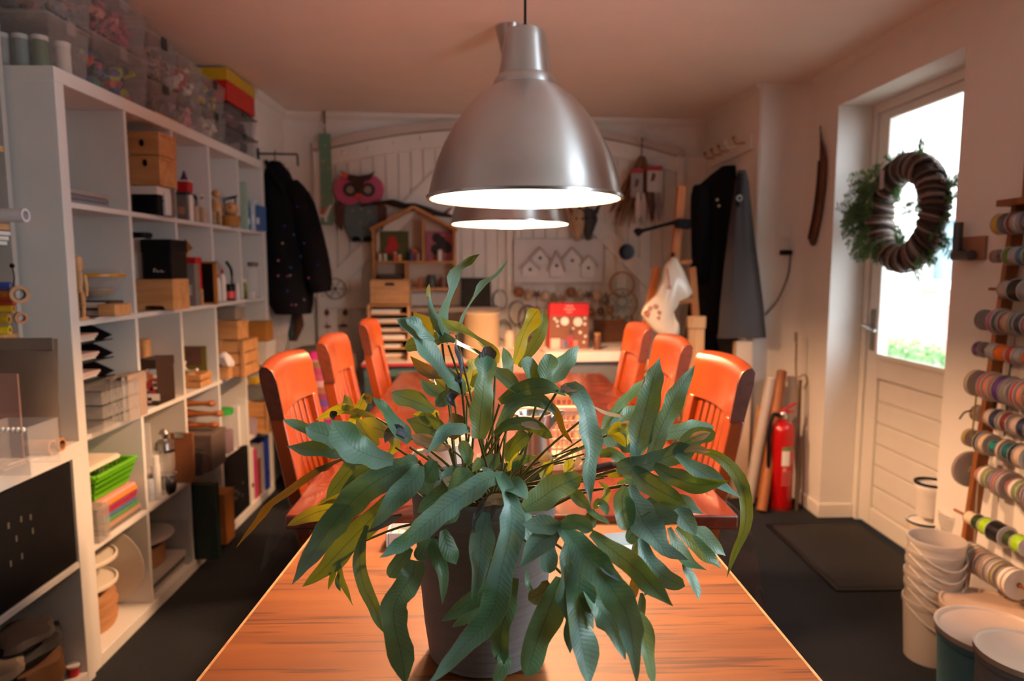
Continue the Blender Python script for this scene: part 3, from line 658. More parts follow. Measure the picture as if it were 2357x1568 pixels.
for i, (a, c, h, k, lab) in enumerate(((568, 577, .125, '4f74a6', 'blue carton, left of three in the last cube of the top row'), (578, 588, .16, 'c9d3dc', 'white and blue carton, middle of three in the last cube'), (589, 599, .13, '44689c', 'blue carton, right of three in the last cube of the top row'))):
    q = near(a, c, 500, Y + .03, Z0, .10, 530); q = q[:5] + (Z0 + h,); lidbox('carton', lab, 'carton', q, mat(k, .5), None, .02, None, 'blue and white cartons', .001, mat('e6eaf0', .5))
# ---- row 2
Z1 = sz(1)
for i, (px, h, Y) in enumerate(((172, .17, 2.15), (187, .195, 2.13))):
    t = thing('artist_mannequin', ['shorter wooden artist mannequin at the left of its cube', 'taller wooden artist mannequin beside the glass bowl'][i], 'mannequin', (P(px, 735, Y).x, Y, Z1 + G), 0, 'wooden mannequins'); k = h / .2
    ob('base', MB().lathe([(0, 0), (.022 * k, 0), (.022 * k, .008), (.019 * k, .011), (0, .011)], n=20), PINE, t)
    for s in (-.009, .009): ob('leg', MB().tube([(s * .9, 0, .011), (s, 0, .045 * k), (s, 0, .088 * k)], [.005, .007, .008], 8), PINE, t)
    ob('torso', MB().loft([(0, 0, .085 * k, .014, .009), (0, 0, .10 * k, .011, .008), (0, 0, .135 * k, .018, .011), (0, 0, .148 * k, .012, .008)], 14), PINE, t)
    ob('head', MB().loft([(0, 0, .150 * k, .008, .008), (0, 0, .165 * k, .014, .012), (0, 0, .192 * k, .014, .013), (0, 0, .20 * k, .009, .009)], 14), PINE, t)
    for s in (-1, 1): ob('arm', MB().tube([(s * .018, 0, .142 * k), (s * .022, 0, .11 * k), (s * .021, 0, .075 * k)], [.006, .0055, .004], 8), PINE, t)
t = thing('glass_bowl', 'glass bowl with an amber rim standing on dark books', 'bowl', None); x = P(212, 640, 2.30).x
for k, (c, lab) in enumerate((('54514f', 'dark grey book lowest under the glass bowl'), ('3a2c28', 'brown-black book directly under the glass bowl'))):
    book('book', lab, 'book', (x - .07, 2.27, Z1 + G + .026 * k), (x + .06, 2.37, Z1 + .025 + .026 * k), mat(c, .6), 'books under the bowl')
ob('bowl', MB().lathe([(0, .0), (.03, .0), (.06, .03), (.085, .075), (.087, .077), (.083, .075), (.058, .034), (.028, .004), (0, .004)], (x, 2.325, Z1 + .053), 28), CLEAR, t)
ob('rim', MB().lathe([(.066, .078), (.086, .078), (.086, .088), (.066, .088)], (x, 2.325, Z1 + .053), 28, close=True), mat('c98a1e', .4), t)
ob('contents', MB().lathe([(0, .005), (.028, .008), (.05, .033), (.05, .04), (0, .045)], (x, 2.325, Z1 + .053), 20), mat('9a7a4a', .7, 0, .4, 80), t)
Y = 2.20
one('wood_block', 'plain light wooden block lying on white paper', 'block', MB().box((P(224, 700, Y).x, Y, Z1 + .0065), (P(264, 700, Y).x, Y + .10, Z1 + .045)), BOXW, bev=.002)
for i in range(3): one('paper_sheet', ['lowest white paper sheet under the wooden block', 'middle white paper sheet under the wooden block', 'top white paper sheet sticking out under the wooden block'][i], 'paper', MB().prism([(P(222, 735, 2.18).x + .006 * i, 2.17), (XF - .012 + .006 * i, 2.19 + .01 * i), (XF - .008, 2.40), (P(222, 735, 2.18).x, 2.40)], Z1 + .0004 + .002 * i, Z1 + .0018 + .002 * i, 'xy'), PAPER, 0, 'paper sheets under the wooden block')
one('acrylic_stand', 'clear upright acrylic panel at the right of the mannequin cube', 'panel', MB().box((XK + .08, 2.405, Z1 + .008), (XF - .03, 2.409, Z1 + .16)).box((XK + .08, 2.385, Z1 + .0075), (XF - .03, 2.428, Z1 + .011)), CLEAR)
Y = 2.60; q = near(308, 398, 643, Y, Z1, .14, 715); x0, x1, y0, y1, z0, z1 = q
t = thing('step_stool', 'light wooden box with an arched cut-out at its foot, under the black box', 'box', None)
xm = (x0 + x1) / 2; arc = [(xm - .042, z0), (xm - .036, z0 + .014), (xm - .03, z0 + .018), (xm + .03, z0 + .018), (xm + .036, z0 + .014), (xm + .042, z0)]
ob('front', MB().prism([(x0, z0)] + arc + [(x1, z0), (x1, z1), (x0, z1)], y0, y0 + .008), BOXW, t, bev=.001)
ob('back', MB().box((x0, y1 - .008, z0), (x1, y1, z1)), BOXW, t); ob('side', MB().box((x0, y0 + .008, z0), (x0 + .008, y1 - .008, z1)), BOXW, t); ob('side', MB().box((x1 - .008, y0 + .008, z0), (x1, y1 - .008, z1)), BOXW, t)
ob('top', MB().box((x0 + .008, y0 + .008, z1 - .008), (x1 - .008, y1 - .008, z1)), BOXW, t)
zt = z1 + .001
q = near(327, 394, 551, Y, zt, .13, 640); t = lidbox('gift_box', 'tall black box with small pale script near its foot', 'box', q, BLACK, None, .05)
b = MB(); xx, zz = (q[0] + q[1]) / 2 - .012, q[4] + .025
for dx, dz, w_, h_ in ((0, 0, .004, .012), (.002, .012, .006, .002), (.010, 0, .003, .009), (.016, 0, .003, .005), (.020, .001, .005, .002), (.027, 0, .003, .008), (.032, 0, .002, .005), (.036, .0, .004, .002)): b.box((xx + dx, y0 - .0042, zz + dz), (xx + dx + w_, y0 - .0032, zz + dz + h_))
ob('script', b, mat('cdbfae', .6), t)
lidbox('white_carton', 'white carton standing left of the tall black box', 'carton', near(306, 326, 548, Y + .02, zt, .1, 640), WHITE, None, .02)
one('black_cable_reel', 'coil of black cable lying on the white carton', 'cable', MB().lathe([(.02, 0), (.034, 0), (.034, .022), (.02, .022)], (P(322, 535, 2.66).x, 2.67, P(315, 548, Y + .02).z + G), 20, close=True).tube([(P(322, 535, 2.66).x + .03, 2.67, P(315, 548, Y + .02).z + .012), (P(345, 532, 2.66).x, 2.66, P(315, 548, Y + .02).z + .012)], .01, 8), BLACK)
Y = 2.90; q = near(411, 449, 607, Y, Z1, .05, 700); lidbox('grey_pack', 'grey pack standing before the red box', 'box', q, mat('77726f', .5), None, .02, None, None, .001, mat('b9b2ac', .5))
q = near(409, 452, 592, Y + .07, Z1, .06, 700); lidbox('red_carton', 'tall red carton with white spots behind the grey pack', 'carton', q, RED, None, .03, None, None, .001, PAPER); zt = q[5]
t = thing('toy_house', 'small orange wooden house perched on the red carton', 'ornament', None); x = P(418, 575, 3.0).x
ob('body', MB().prism([(x - .022, zt + G), (x + .022, zt + G), (x + .022, zt + .03), (x, zt + .06), (x - .022, zt + .03)], 2.985, 3.02), PINE, t); ob('roof', MB().bar((x - .028, 3.003, zt + .025), (x, 3.003, zt + .065), .045, .005, (0, 1, 0)).bar((x + .028, 3.003, zt + .025), (x, 3.003, zt + .065), .045, .005, (0, 1, 0)), OCHRE, t)
q = near(452, 497, 602, 3.04, Z1, .02, 697); t = thing('chalkboard', 'small wood framed chalkboard leaning in the third cube', 'chalkboard', None); x0, x1, y0, y1, z0, z1 = q
ob('slate', MB().box((x0 + .006, y0 + .004, z0 + .006), (x1 - .006, y0 + .010, z1 - .006)), BLACK, t); ob('frame', MB().box((x0, y0, z0), (x0 + .007, y1, z1)).box((x1 - .012, y0, z0), (x1, y1, z1)).box((x0, y0, z1 - .008), (x1, y1, z1)).box((x0, y0, z0), (x1, y1, z0 + .008)), OCHRE, t, bev=.001)
one('small_wood_block', 'little upright wood block before the chalkboard', 'block', MB().box((P(450, 680, 2.98).x, 2.98, Z1 + G), (P(464, 680, 2.98).x, 3.0, Z1 + .068)).lathe([(.006, 0), (.006, .004)], (P(457, 680, 2.98).x, 2.99, Z1 + .068), 10), PINE, bev=.0015)
for i, (px, h, c, k, lab) in enumerate(((503, .13, PAPER, RED, 'white glue bottle with a red cap, left of two'), (513, .15, PAPER, RED, 'white glue bottle with a red cap, right of two'))):
    jar('glue_bottle', lab, 'bottle', (P(px, 690, 3.36).x, 3.36 + .01 * i, Z1 + G), .013, h, c, k, 'glue bottles', .5)
t = thing('paint_cup', 'black cup with a red label holding a curved black brush', 'cup', (P(530, 690, 3.40).x, 3.40, Z1 + G))
ob('cup', MB().lathe([(0, 0), (.024, 0), (.026, .08), (.024, .08), (.022, .004), (0, .004)], n=22), BLACK, t); ob('label_band', MB().lathe([(.0248, .01), (.0256, .045)], n=22, caps=False), mat('d24a4a', .5), t)
ob('brush', MB().tube(spline([(.005, 0, .01), (.012, 0, .09), (.01, 0, .15), (-.012, 0, .19)], 12), [.005] * 6 + [.007] * 6, 8), BLACK, t)
jar('white_tube', 'white plastic tube beside the black paint cup', 'tube', (P(546, 690, 3.43).x, 3.435, Z1 + G), .012, .085, WHITE, WHITE)
jar('glass_cylinder', 'tall clear glass jar in the last cube of the second row', 'jar', (P(585, 680, 3.66).x, 3.66, Z1 + G), .032, .19, CLEAR, GREY)
jar('green_bottle', 'olive green bottle left of the tall glass jar', 'bottle', (P(562, 685, 3.60).x, 3.60, Z1 + G), .016, .10, mat('7a8a2a', .4), WHITE, None, .6)
lidbox('white_pot', 'little white square pot before the tall glass jar', 'pot', near(572, 584, 670, 3.56, Z1, .03, 690), WHITE, None, .006)
# ---- row 3
Z2 = sz(2)
zc = [Z2 + .145 + .062 * k for k in range(3)]
for k, (lab) in enumerate(('bottom black letter tray with white papers', 'middle black letter tray with papers', 'top black letter tray holding a brown strap')):
    t = thing('letter_tray', lab, 'tray', None, 0, 'stacked black letter trays'); z = zc[k]; x0, x1 = -1.57, -1.30
    ob('tray', MB().prism([(x0, z), (x1 - .03, z), (x1, z + .004), (x1, z + .008), (x1 - .03, z + .004), (x0, z + .004)], 2.125, 2.36, 'xz').prism([(x0, z), (x1 - .04, z), (x1, z + .02), (x1 - .06, z + .05), (x0, z + .05)], 2.355, 2.36).prism([(x0, z), (x1 - .04, z), (x1, z + .012), (x1 - .03, z + .014), (x0, z + .02)], 2.12, 2.125), BLACK, t)
    ob('post', MB().box((x0 + .02, 2.362, z), (x0 + .04, 2.368, z + .06)).box((x1 - .09, 2.362, z), (x1 - .07, 2.368, z + .06)), BLACK, t)
    for j in range(3):
        one('paper_stack', f"{['white', 'cream', 'pinkish'][j]} paper in the {['bottom', 'middle', 'top'][k]} black letter tray", 'paper', MB().box((x0 + .01, 2.14 + .004 * j, z + .0046 + .009 * j), (x1 - .05 + .012 * j, 2.34 - .01 * j, z + .0126 + .009 * j)), mat(['efe9e4', 'e2d3bc', 'd9b8b0'][j], .8, 0, .06, 60))
one('leather_strap', 'brown leather strap curled on the top letter tray', 'strap', MB().tube(spline([(-1.52, 2.16, zc[2] + .036), (-1.42, 2.2, zc[2] + .045), (-1.36, 2.16, zc[2] + .040), (-1.325, 2.2, zc[2] + .062)], 16), .006, 6), mat('8a6a50', .6))
t = thing('drawer_organizer', 'clear plastic drawer organizer under the letter trays', 'organizer', None); x0, x1 = -1.55, P(242, 930, 2.14).x
for k in range(3): ob('drawer', MB().shell((x0, 2.125, Z2 + G + .045 * k), (x1, 2.345, Z2 + .041 + .045 * k), .003), CLEAR, t)
ob('frame', MB().box((x0 - .003, 2.121, Z2 + .136), (x1 + .003, 2.349, Z2 + .140)).box((x0, 2.346, Z2 + G), (x1, 2.349, Z2 + .136)), FROST, t)
for i, (a, c, k, lab) in enumerate(((246, 254, '4b3a32', 'dark brown book standing left among four'), (256, 268, '8c7f74', 'grey-beige book standing second among four'), (270, 280, '5b5654', 'dark grey book standing third among four'), (282, 300, 'a58f7c', 'tan book standing right among four'))):
    book('standing_book', lab, 'book', (P(a, 920, 2.31).x - .0, 2.30, Z2 + G), (P(c, 920, 2.31).x, 2.42, Z2 + (.13, .15, .14, .155)[i]), mat(k, .6), 'books standing beside the organizer', 'z')
Y = 2.56; q = near(320, 398, 828, Y, Z2, .14, 940); x0, x1, y0, y1, z0, z1 = q; x1 = min(x1, XF - .004)
t = thing('photo_box', 'black storage box covered with small bright photo clippings', 'box', None)
ob('body', MB().shell((x0, y0, z0), (x1, y1, z1 - .01), .006), mat('2c1d16', .5, 0, .2), t); ob('lid', MB().box((x0 - .003, y0 - .003, z1 - .035), (x1 + .003, y1 + .003, z1)), mat('33221a', .5, 0, .2), t, bev=.002)
for i in range(26):
    a, c = random.uniform(.1, .86), random.uniform(.05, .72); w_, h_ = random.uniform(.010, .026), random.uniform(.012, .03); xx = x0 + (x1 - x0) * a; zz = z0 + (z1 - z0) * c
    ob('clipping', MB().box((xx, y0 - .0012 - .0002 * i % .002, zz), (min(xx + w_, x1), y0 - .0002, min(zz + h_, z1 - .036))), mat(random.choice(['d9a48c', 'e8e2e0', 'a8322a', '3b4a78', 'c86a3a', 'b9c3da', '6a3a30', 'efe9e4']), .5), t)
ob('clipping', MB().box((x0 + .03, y0 - .003, z0 + .02), (x0 + .075, y0 - .0022, z0 + .045)), PAPER, t)
jar('tan_canister', 'tan wooden canister standing on the left behind the photo box', 'canister', (P(322, 800, 2.70).x, 2.735, Z2 + G), .022, .235, BOXW, BOXW, None, 1)
Y = 2.93; q = near(420, 462, 862, Y, Z2, .12, 905); plank_box('pine_box', 'low two board wooden box in the third cube of the third row', 'box', q, BOXW, 2, None, False)
t = thing('picture_frame', 'olive green picture with a dark photo in the third cube', 'picture', None); x0, x1 = P(424, 830, 3.07).x, P(474, 830, 3.07).x; zz = P(450, 797, 3.07).z
ob('mount', MB().box((x0, 3.075, Z2 + G), (x1, 3.083, zz)), mat('6a6428', .6), t); ob('photo', MB().box((x0 + .005, 3.073, Z2 + .08), (x1 - .022, 3.0748, zz - .006)), mat('5a3a34', .4, 0, .5, 60), t)
one('antler', 'white curved antler lying on the wooden box', 'antler', MB().tube(spline([(P(424, 850, 2.98).x, 2.99, q[5] + .05), (P(422, 858, 2.98).x, 2.985, q[5] + .025), (P(432, 868, 2.98).x, 2.975, q[5] + .01), (P(450, 873, 2.98).x, 2.96, q[5] + .0085), (P(462, 868, 2.98).x, 2.95, q[5] + .018)], 18), [.008] * 9 + [.006] * 9, 8), mat('efe6dc', .4))
Y = 3.22
q = near(501, 550, 742, 3.30, Z2 + .165, .12, 775); plank_box('plank_crate', 'tall wooden slatted crate standing in the fourth cube of the third row', 'crate', near(503, 562, 785, Y, Z2, .2, 865), BOXW, 3)
zt = P(530, 785, Y).z + .001
lidbox('wooden_case', 'plain wooden case lying on the slatted crate', 'box', near(501, 548, 740, 3.25, zt, .14, 775), BOXW, None, .01); zt = P(525, 740, 3.25).z + .004
lidbox('grey_case', 'grey cardboard case topmost on the slatted crate', 'box', near(500, 542, 708, 3.27, zt, .12, 740), mat('7c746c', .7), None, .015)
one('white_cloth', 'crumpled white cloth hanging before the slatted crate', 'cloth', MB().loft([(P(512, 815, 3.17).x, 3.185, Z2 + .125, .012, .01), (P(514, 825, 3.17).x, 3.18, Z2 + .105, .03, .02), (P(518, 835, 3.17).x, 3.182, Z2 + .08, .034, .022), (P(524, 850, 3.17).x, 3.185, Z2 + .0605, .02, .018)], 20, .35, 5), mat('e3ddd8', .8, 0, .1))
lidbox('pine_cube', 'little wooden cube box under the white cloth', 'box', near(504, 526, 846, 3.16, Z2, .05, 880), BOXW, None, .008)
t = lidbox('ochre_carton', 'ochre cardboard carton in the last cube of the third row', 'carton', near(562, 612, 742, 3.66, Z2 + .125, .12, 786), OCHRE, None, .02); 
lidbox('white_carton', 'low white carton under the ochre carton', 'carton', near(562, 614, 790, 3.64, Z2, .15, 830)[:5] + (Z2 + .122,), WHITE, None, .03)
# ---- row 4
Z3 = sz(3)
cols = ['4a8a4a', '47698c', 'b03040', '8c2a50', 'e08a2a', 'e2a090']
for i, c in enumerate(cols):
    one('craft_board', f"{['green', 'slate blue', 'red', 'plum', 'orange', 'pale pink'][i]} craft board, {['lowest', 'second', 'third', 'fourth', 'fifth', 'topmost'][i]} of the pile under the green basket", 'board',
        MB().box((-1.50, 2.20, Z3 + .0006 + .03 + .0135 * i), (XF - .02 - .003 * (i % 3), 2.415 - .004 * (i % 2), Z3 + .043 + .0135 * i)), mat(c, .6), .002, 'pile of coloured craft boards')
for i in range(2): book('drawing_pad', ['lower grey drawing pad under the coloured boards', 'upper tan drawing pad under the coloured boards'][i], 'pad', (-1.51, 2.19, Z3 + .0006 + .015 * i), (XF - .016, 2.418, Z3 + .0146 + .015 * i), mat(['6a625c', 'b08a70'][i], .7), 'drawing pads')
GB = mat('6cc01a', .4, 0, .08, 10, trans=.2)
zb = Z3 + .115; basket('green_basket', 'bright lime green plastic basket with square holes on the coloured boards', V((-1.395, 2.29, zb)), .19, .20, .085, GB, 4, .025)
one('white_book', 'white flat book resting on the green basket', 'book', MB().box((-1.50, 2.17, zb + .1), (-1.30, 2.36, zb + .112)).box((-1.498, 2.172, zb + .1124), (-1.302, 2.358, zb + .116)), CREAM, .002)
lidbox('grey_bin', 'translucent grey plastic bin left of the coloured boards', 'bin', (-1.45, P(232, 1215, 2.13).x, 2.12, 2.185, Z3 + G, Z3 + .115), FROST, FROST, .006)
Y = 2.50
t = thing('white_document', 'white sheets standing upright in the second cube of the fourth row', 'paper', None); x0, x1 = P(322, 1020, Y).x, P(347, 1020, Y).x
for i in range(3): ob('sheet', MB().box((x0, Y + .004 * i, Z3 + .14), (x1 - .004 * i, Y + .0022 + .004 * i, Z3 + .30)), PAPER, t)
ob('stand', MB().box((x0, Y, Z3 + G), (x0 + .02, Y + .06, Z3 + .14)), CLEAR, t)
jar('spray_bottle', 'small clear bottle with blue and red print by the lantern', 'bottle', (P(342, 1110, 2.52).x, 2.53, Z3 + G), .018, .10, mat('c9d3e0', .3, 0, .3, 60, alpha=.8), mat('44444a', .4))
jar('white_bottle', 'white slim bottle left of the steel lantern', 'bottle', (P(357, 1110, 2.53).x, 2.54, Z3 + G), .015, .17, WHITE, WHITE)
t = thing('steel_lantern', 'shiny steel lantern jar with stacked domes in the second cube', 'lantern', (P(376, 1080, 2.60).x, 2.62, Z3 + G))
ob('foot', MB().lathe([(0, 0), (.03, 0), (.036, .02), (.036, .06), (.03, .075)], n=24), STEEL, t); ob('glass', MB().lathe([(.028, .076), (.034, .1), (.034, .15), (.026, .165)], n=24, caps=False), CLEAR, t)
ob('dome', MB().lathe([(.036, .165), (.04, .175), (.034, .2), (.014, .215), (.014, .225), (.02, .235), (.01, .25), (0, .252)], n=24), STEEL, t); ob('ring', MB().lathe([(.038, .07), (.042, .073), (.038, .076)], n=24, close=True), STEEL, t)
t = thing('clipboard', 'brown hardboard panel standing half out of the second cube', 'clipboard', None); x0, x1 = P(392, 1050, 2.735).x, P(446, 1050, 2.735).x
z0, z1 = P(420, 1114, 2.735).z, P(420, 997, 2.735).z
ob('panel', MB().box((x0, 2.738, max(z0, Z3 + G)), (x1, 2.744, z1)), mat('8a5330', .6, 0, .1), t, bev=.003); ob('clip', MB().box((x0 + .02, 2.732, z1 - .02), (x0 + .06, 2.737, z1 + .004)), STEEL, t, bev=.002)
lidbox('grey_carton', 'brown-grey carton standing behind the hardboard panel', 'carton', (P(440, 1060, 2.83).x - .12, P(500, 1060, 2.83).x - .05, 2.9, 3.05, Z3 + G, Z3 + .16), mat('6a5a50', .7), None, .02); 
WB = wood('8a4a22', 'a86432', (6, 20, 20), .45)
zt = Z3 + .165
for i, (dz, dx, lab) in enumerate(((0, 0, 'lowest carved brown wooden shape sticking out of the third cube'), (.05, .02, 'middle carved brown wooden shape sticking out of the third cube'), (.095, -.01, 'top carved brown wooden shape sticking out of the third cube'))):
    b = MB(); x0 = P(430, 970, 2.98).x
    b.loft([(0, 0, 0, .012, .02), (.0, 0, .03, .03, .034), (0, 0, .09, .034, .036), (0, 0, .14, .02, .022), (0, 0, .20, .014, .016), (0, 0, .235, .024, .022), (0, 0, .25, .012, .012)], 18)
    b.v = [(v[2] + x0 + dx - .11, v[1] + 2.975, v[0] * .6 + zt + .021 + dz) for v in b.v]; b.f = [tuple(reversed(f)) for f in b.f]
    one('carved_wood', lab, 'carving', b, WB, 0, 'carved wooden shapes')
t = thing('grey_mug', 'grey steel mug with a big handle low in the third cube', 'mug', (P(452, 1075, 2.86).x, 2.85, Z3 + G))
ob('cup', MB().lathe([(0, 0), (.034, 0), (.036, .10), (.034, .10), (.031, .004), (0, .004)], n=24), STEEL, t); ob('handle', MB().tube(spline([(.034, 0, .09), (.058, 0, .085), (.064, 0, .05), (.056, 0, .015), (.034, 0, .015)], 14), .005, 8), mat('5a4034', .5), t)
jar('candy_jar', 'clear jar with a bright green lid in the fourth cube', 'jar', (P(518, 1010, 3.21).x, 3.21, Z3 + G), .042, .21, CLEAR, mat('2f9a3a', .4), None, .95, mat('7a5060', .6, 0, .8, 140))
for i, (a, c, h) in enumerate(((537, 548, .2), (549, 562, .23))): book('white_binder', ['white folder standing left of two in the fourth cube', 'white folder standing right of two in the fourth cube'][i], 'folder', (P(a, 960, 3.3).x - .02, 3.30 + .03 * i, Z3 + G), (P(c, 960, 3.3).x, 3.325 + .03 * i, Z3 + h), WHITE, 'white folders', 'y')
plank_box('photo_crate', 'wooden crate with pictures on its front in the last cube of the fourth row', 'crate', near(572, 618, 925, 3.56, Z3, .16, 995), BOXW, 2)
q = near(572, 618, 925, 3.56, Z3, .16, 995); zt = q[5]
one('photo_card', 'lilac picture card leaning before the photo crate', 'card', MB().box((q[0] + .003, 3.546, Z3 + G), (q[0] + .045, 3.55, Z3 + .09)).box((q[0] + .006, 3.545, Z3 + .02), (q[0] + .03, 3.5459, Z3 + .07)), mat('b6a4b4', .5, 0, .3, 60))
lidbox('grey_caddy', 'grey plastic caddy on top of the photo crate', 'caddy', near(570, 608, 888, 3.58, zt + .001, .12, 920), mat('77797c', .4), None, .008); 
z = P(590, 888, 3.58).z
one('yellow_sponge', 'yellow sponge lying on the grey caddy', 'sponge', MB().box((P(572, 870, 3.6).x, 3.6, z + .004), (P(590, 870, 3.6).x, 3.66, z + .035)).ball((P(581, 870, 3.6).x, 3.63, z + .035), .012, 8, 5, (1, 1, .4)), mat('c9a020', .8, 0, .2, 80), .004)
# ---- row 5
Z4 = TH
PL = mat('e6dccb', .3, 0, .04); 
for i in range(8):
    one('cork_disc', f"brown round board, {['lowest', 'second', 'third', 'fourth', 'fifth', 'sixth', 'seventh', 'topmost'][i]} of the pile of eight discs", 'disc', MB().lathe([(0, 0), (.112 + .003 * (i % 2), 0), (.115, .004), (.115, .010), (.112 + .003 * (i % 3), .0135), (0, .0135)], (-1.425 + .004 * (i % 3), 2.262 + .003 * (i % 2), Z4 + .0006 + .0142 * i), 36), CARD, 0, 'pile of brown round boards')
zt = Z4 + .0142 * 8 + .001
for i, (z, r, lab) in enumerate(((zt, .125, 'lower white turntable plate on the brown discs'), (zt + .085, .128, 'upper white turntable plate with a pink patch'))):
    t = thing('turntable_plate', lab, 'plate', (-1.42, 2.262, z), 0, 'white turntable plates')
    ob('plate', MB().lathe([(0, 0), (.05, 0), (.05, .03), (r - .006, .036), (r, .040), (r, .050), (r - .006, .052), (r - .009, .044), (0, .042)], n=48), PL, t)
    if i: ob('pink_patch', MB().prism([(-.05, -.06), (.03, -.075), (.055, -.01), (-.03, .02)], .0422, .0428, 'xy'), mat('d08a7e', .6, 0, .2, 60), t)
    if not i: ob('hub', MB().lathe([(.022, .042), (.022, .0845), (0, .0845)], n=20), DARK, t)
one('white_disc', 'thin white disc leaning at the right behind the turntable plates', 'disc', MB().lathe([(0, 0), (.15, 0), (.152, .002), (.15, .004), (0, .004)], (-1.42, 2.411, Z4 + .1535), 40, (.0, 1, .06)), mat('d9cfc2', .35))
q = (-1.56, P(428, 1270, 2.56).x - .02, 2.5, 2.74, Z4 + .075, Z4 + .165); 
for i in range(3): one('magazine', f"{['lowest', 'middle', 'upper'][i]} magazine of the pile under the big white plate", 'magazine', MB().box((-1.57, 2.47, Z4 + .0006 + .024 * i), (XF - .03 + .006 * i, 2.75, Z4 + .0226 + .024 * i)).box((-1.571, 2.469, Z4 + .001 + .024 * i), (XF - .0305 + .006 * i, 2.4695, Z4 + .012 + .024 * i)), mat(['b8b0ac', '5a5654', 'd8d0c8'][i], .5), .002, 'magazines under the white plate')
t = thing('round_box', 'brown round cardboard box under the big white plate', 'box', (-1.42, 2.615, Z4 + .0735))
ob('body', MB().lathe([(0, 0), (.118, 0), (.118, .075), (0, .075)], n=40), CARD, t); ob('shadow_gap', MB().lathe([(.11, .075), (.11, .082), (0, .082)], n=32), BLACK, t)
one('big_plate', 'big shallow white plate lying on the brown round box', 'plate', MB().lathe([(0, 0), (.06, 0), (.15, .022), (.156, .026), (.15, .028), (.06, .008), (0, .007)], (-1.42, 2.612, Z4 + .156), 48), PL)
one('acrylic_sheet', 'clear acrylic sheet at the right of the big white plate', 'sheet', MB().box((-1.55, 2.762, Z4 + G), (XF - .01, 2.766, Z4 + .19)).box((-1.55, 2.756, Z4 + G), (XF - .01, 2.772, Z4 + .004)), CLEAR)
t = thing('green_portfolio', 'large dark green portfolio standing upright, sticking out of the bookcase', 'portfolio', None); x0, x1 = P(432, 1200, 2.80).x, P(497, 1200, 2.80).x; z1 = P(465, 1118, 2.80).z
GR = mat((.004, .022, .018), .5, 0, .1); ob('cover', MB().box((x0, 2.806, Z4 + G), (x1 - .02, 2.812, z1)).box((x0, 2.84, Z4 + G), (x1 - .02, 2.846, z1)).box((x0, 2.812, Z4 + G), (x0 + .006, 2.84, z1)), GR, t, bev=.001)
ob('spine', MB().box((x1 - .0205, 2.804, Z4 + G), (x1, 2.848, z1)), GR, t, bev=.004); ob('edge_strip', MB().box((x0 + .01, 2.812, z1 - .006), (x1 - .022, 2.84, z1 - .003)), mat('6a4a30', .7), t)
lidbox('orange_box', 'orange-brown wooden box standing behind the green portfolio', 'box', (P(470, 1200, 2.96).x, P(520, 1200, 2.96).x, 2.96, 3.06, Z4 + G, P(505, 1138, 2.96).z), wood('a0602a', 'b87838', (20, 20, 4), .5), None, .012)
t = thing('black_insert', 'black cube insert with small pale marks in the bottom row', 'cabinet insert', None)
ob('door', MB().box((XF - .022, cy(3) + .004, Z4 + .004), (XF - .006, cy(3) + CW - .004, Z4 + CH_ - .004)), BLACK, t, bev=.002); ob('carcass', MB().shell((XK + .03, cy(3) + .004, Z4 + .002), (XF - .023, cy(3) + CW - .004, Z4 + CH_ - .004), .01), BLACK, t)
for i in range(9): y = cy(3) + random.uniform(.06, .24); zz = Z4 + random.uniform(.08, .2); ob('mark', MB().box((XF - .0059, y, zz), (XF - .0052, y + .008, zz + .012)), mat('6a665f', .6), t)
for i, (a, c, h, k, lab, r0) in enumerate(((569, 581, .29, 'e6e0d8', 'white lever arch binder at the left of the last bottom cube', 0), (582, 588, .27, 'c83a78', 'pink folder beside the white binder', 1), (589, 595, .2, 'b0652c', 'brown-orange folder in the last bottom cube', 1), (596, 603, .27, 'd8d0d4', 'pale folder beside the blue binder', 1), (604, 618, .30, '1d3a9c', 'blue ring binder, rightmost on the bottom shelf', 0))):
    Y = 3.50 + .055 * i; t = book('binder', lab, 'binder', (XK + .06, Y, Z4 + G), (XF - .012 + .012 * (i == 4), Y + .05, Z4 + h), mat(k, .5), 'binders in the last bottom cube', 'y')
    if not r0: ob('finger_ring', MB().lathe([(.012, 0), (.012, .0015)], (XF - .011 + .012 * (i == 4), Y + .025, Z4 + .09), 14, (1, 0, 0)), BLACK, t)
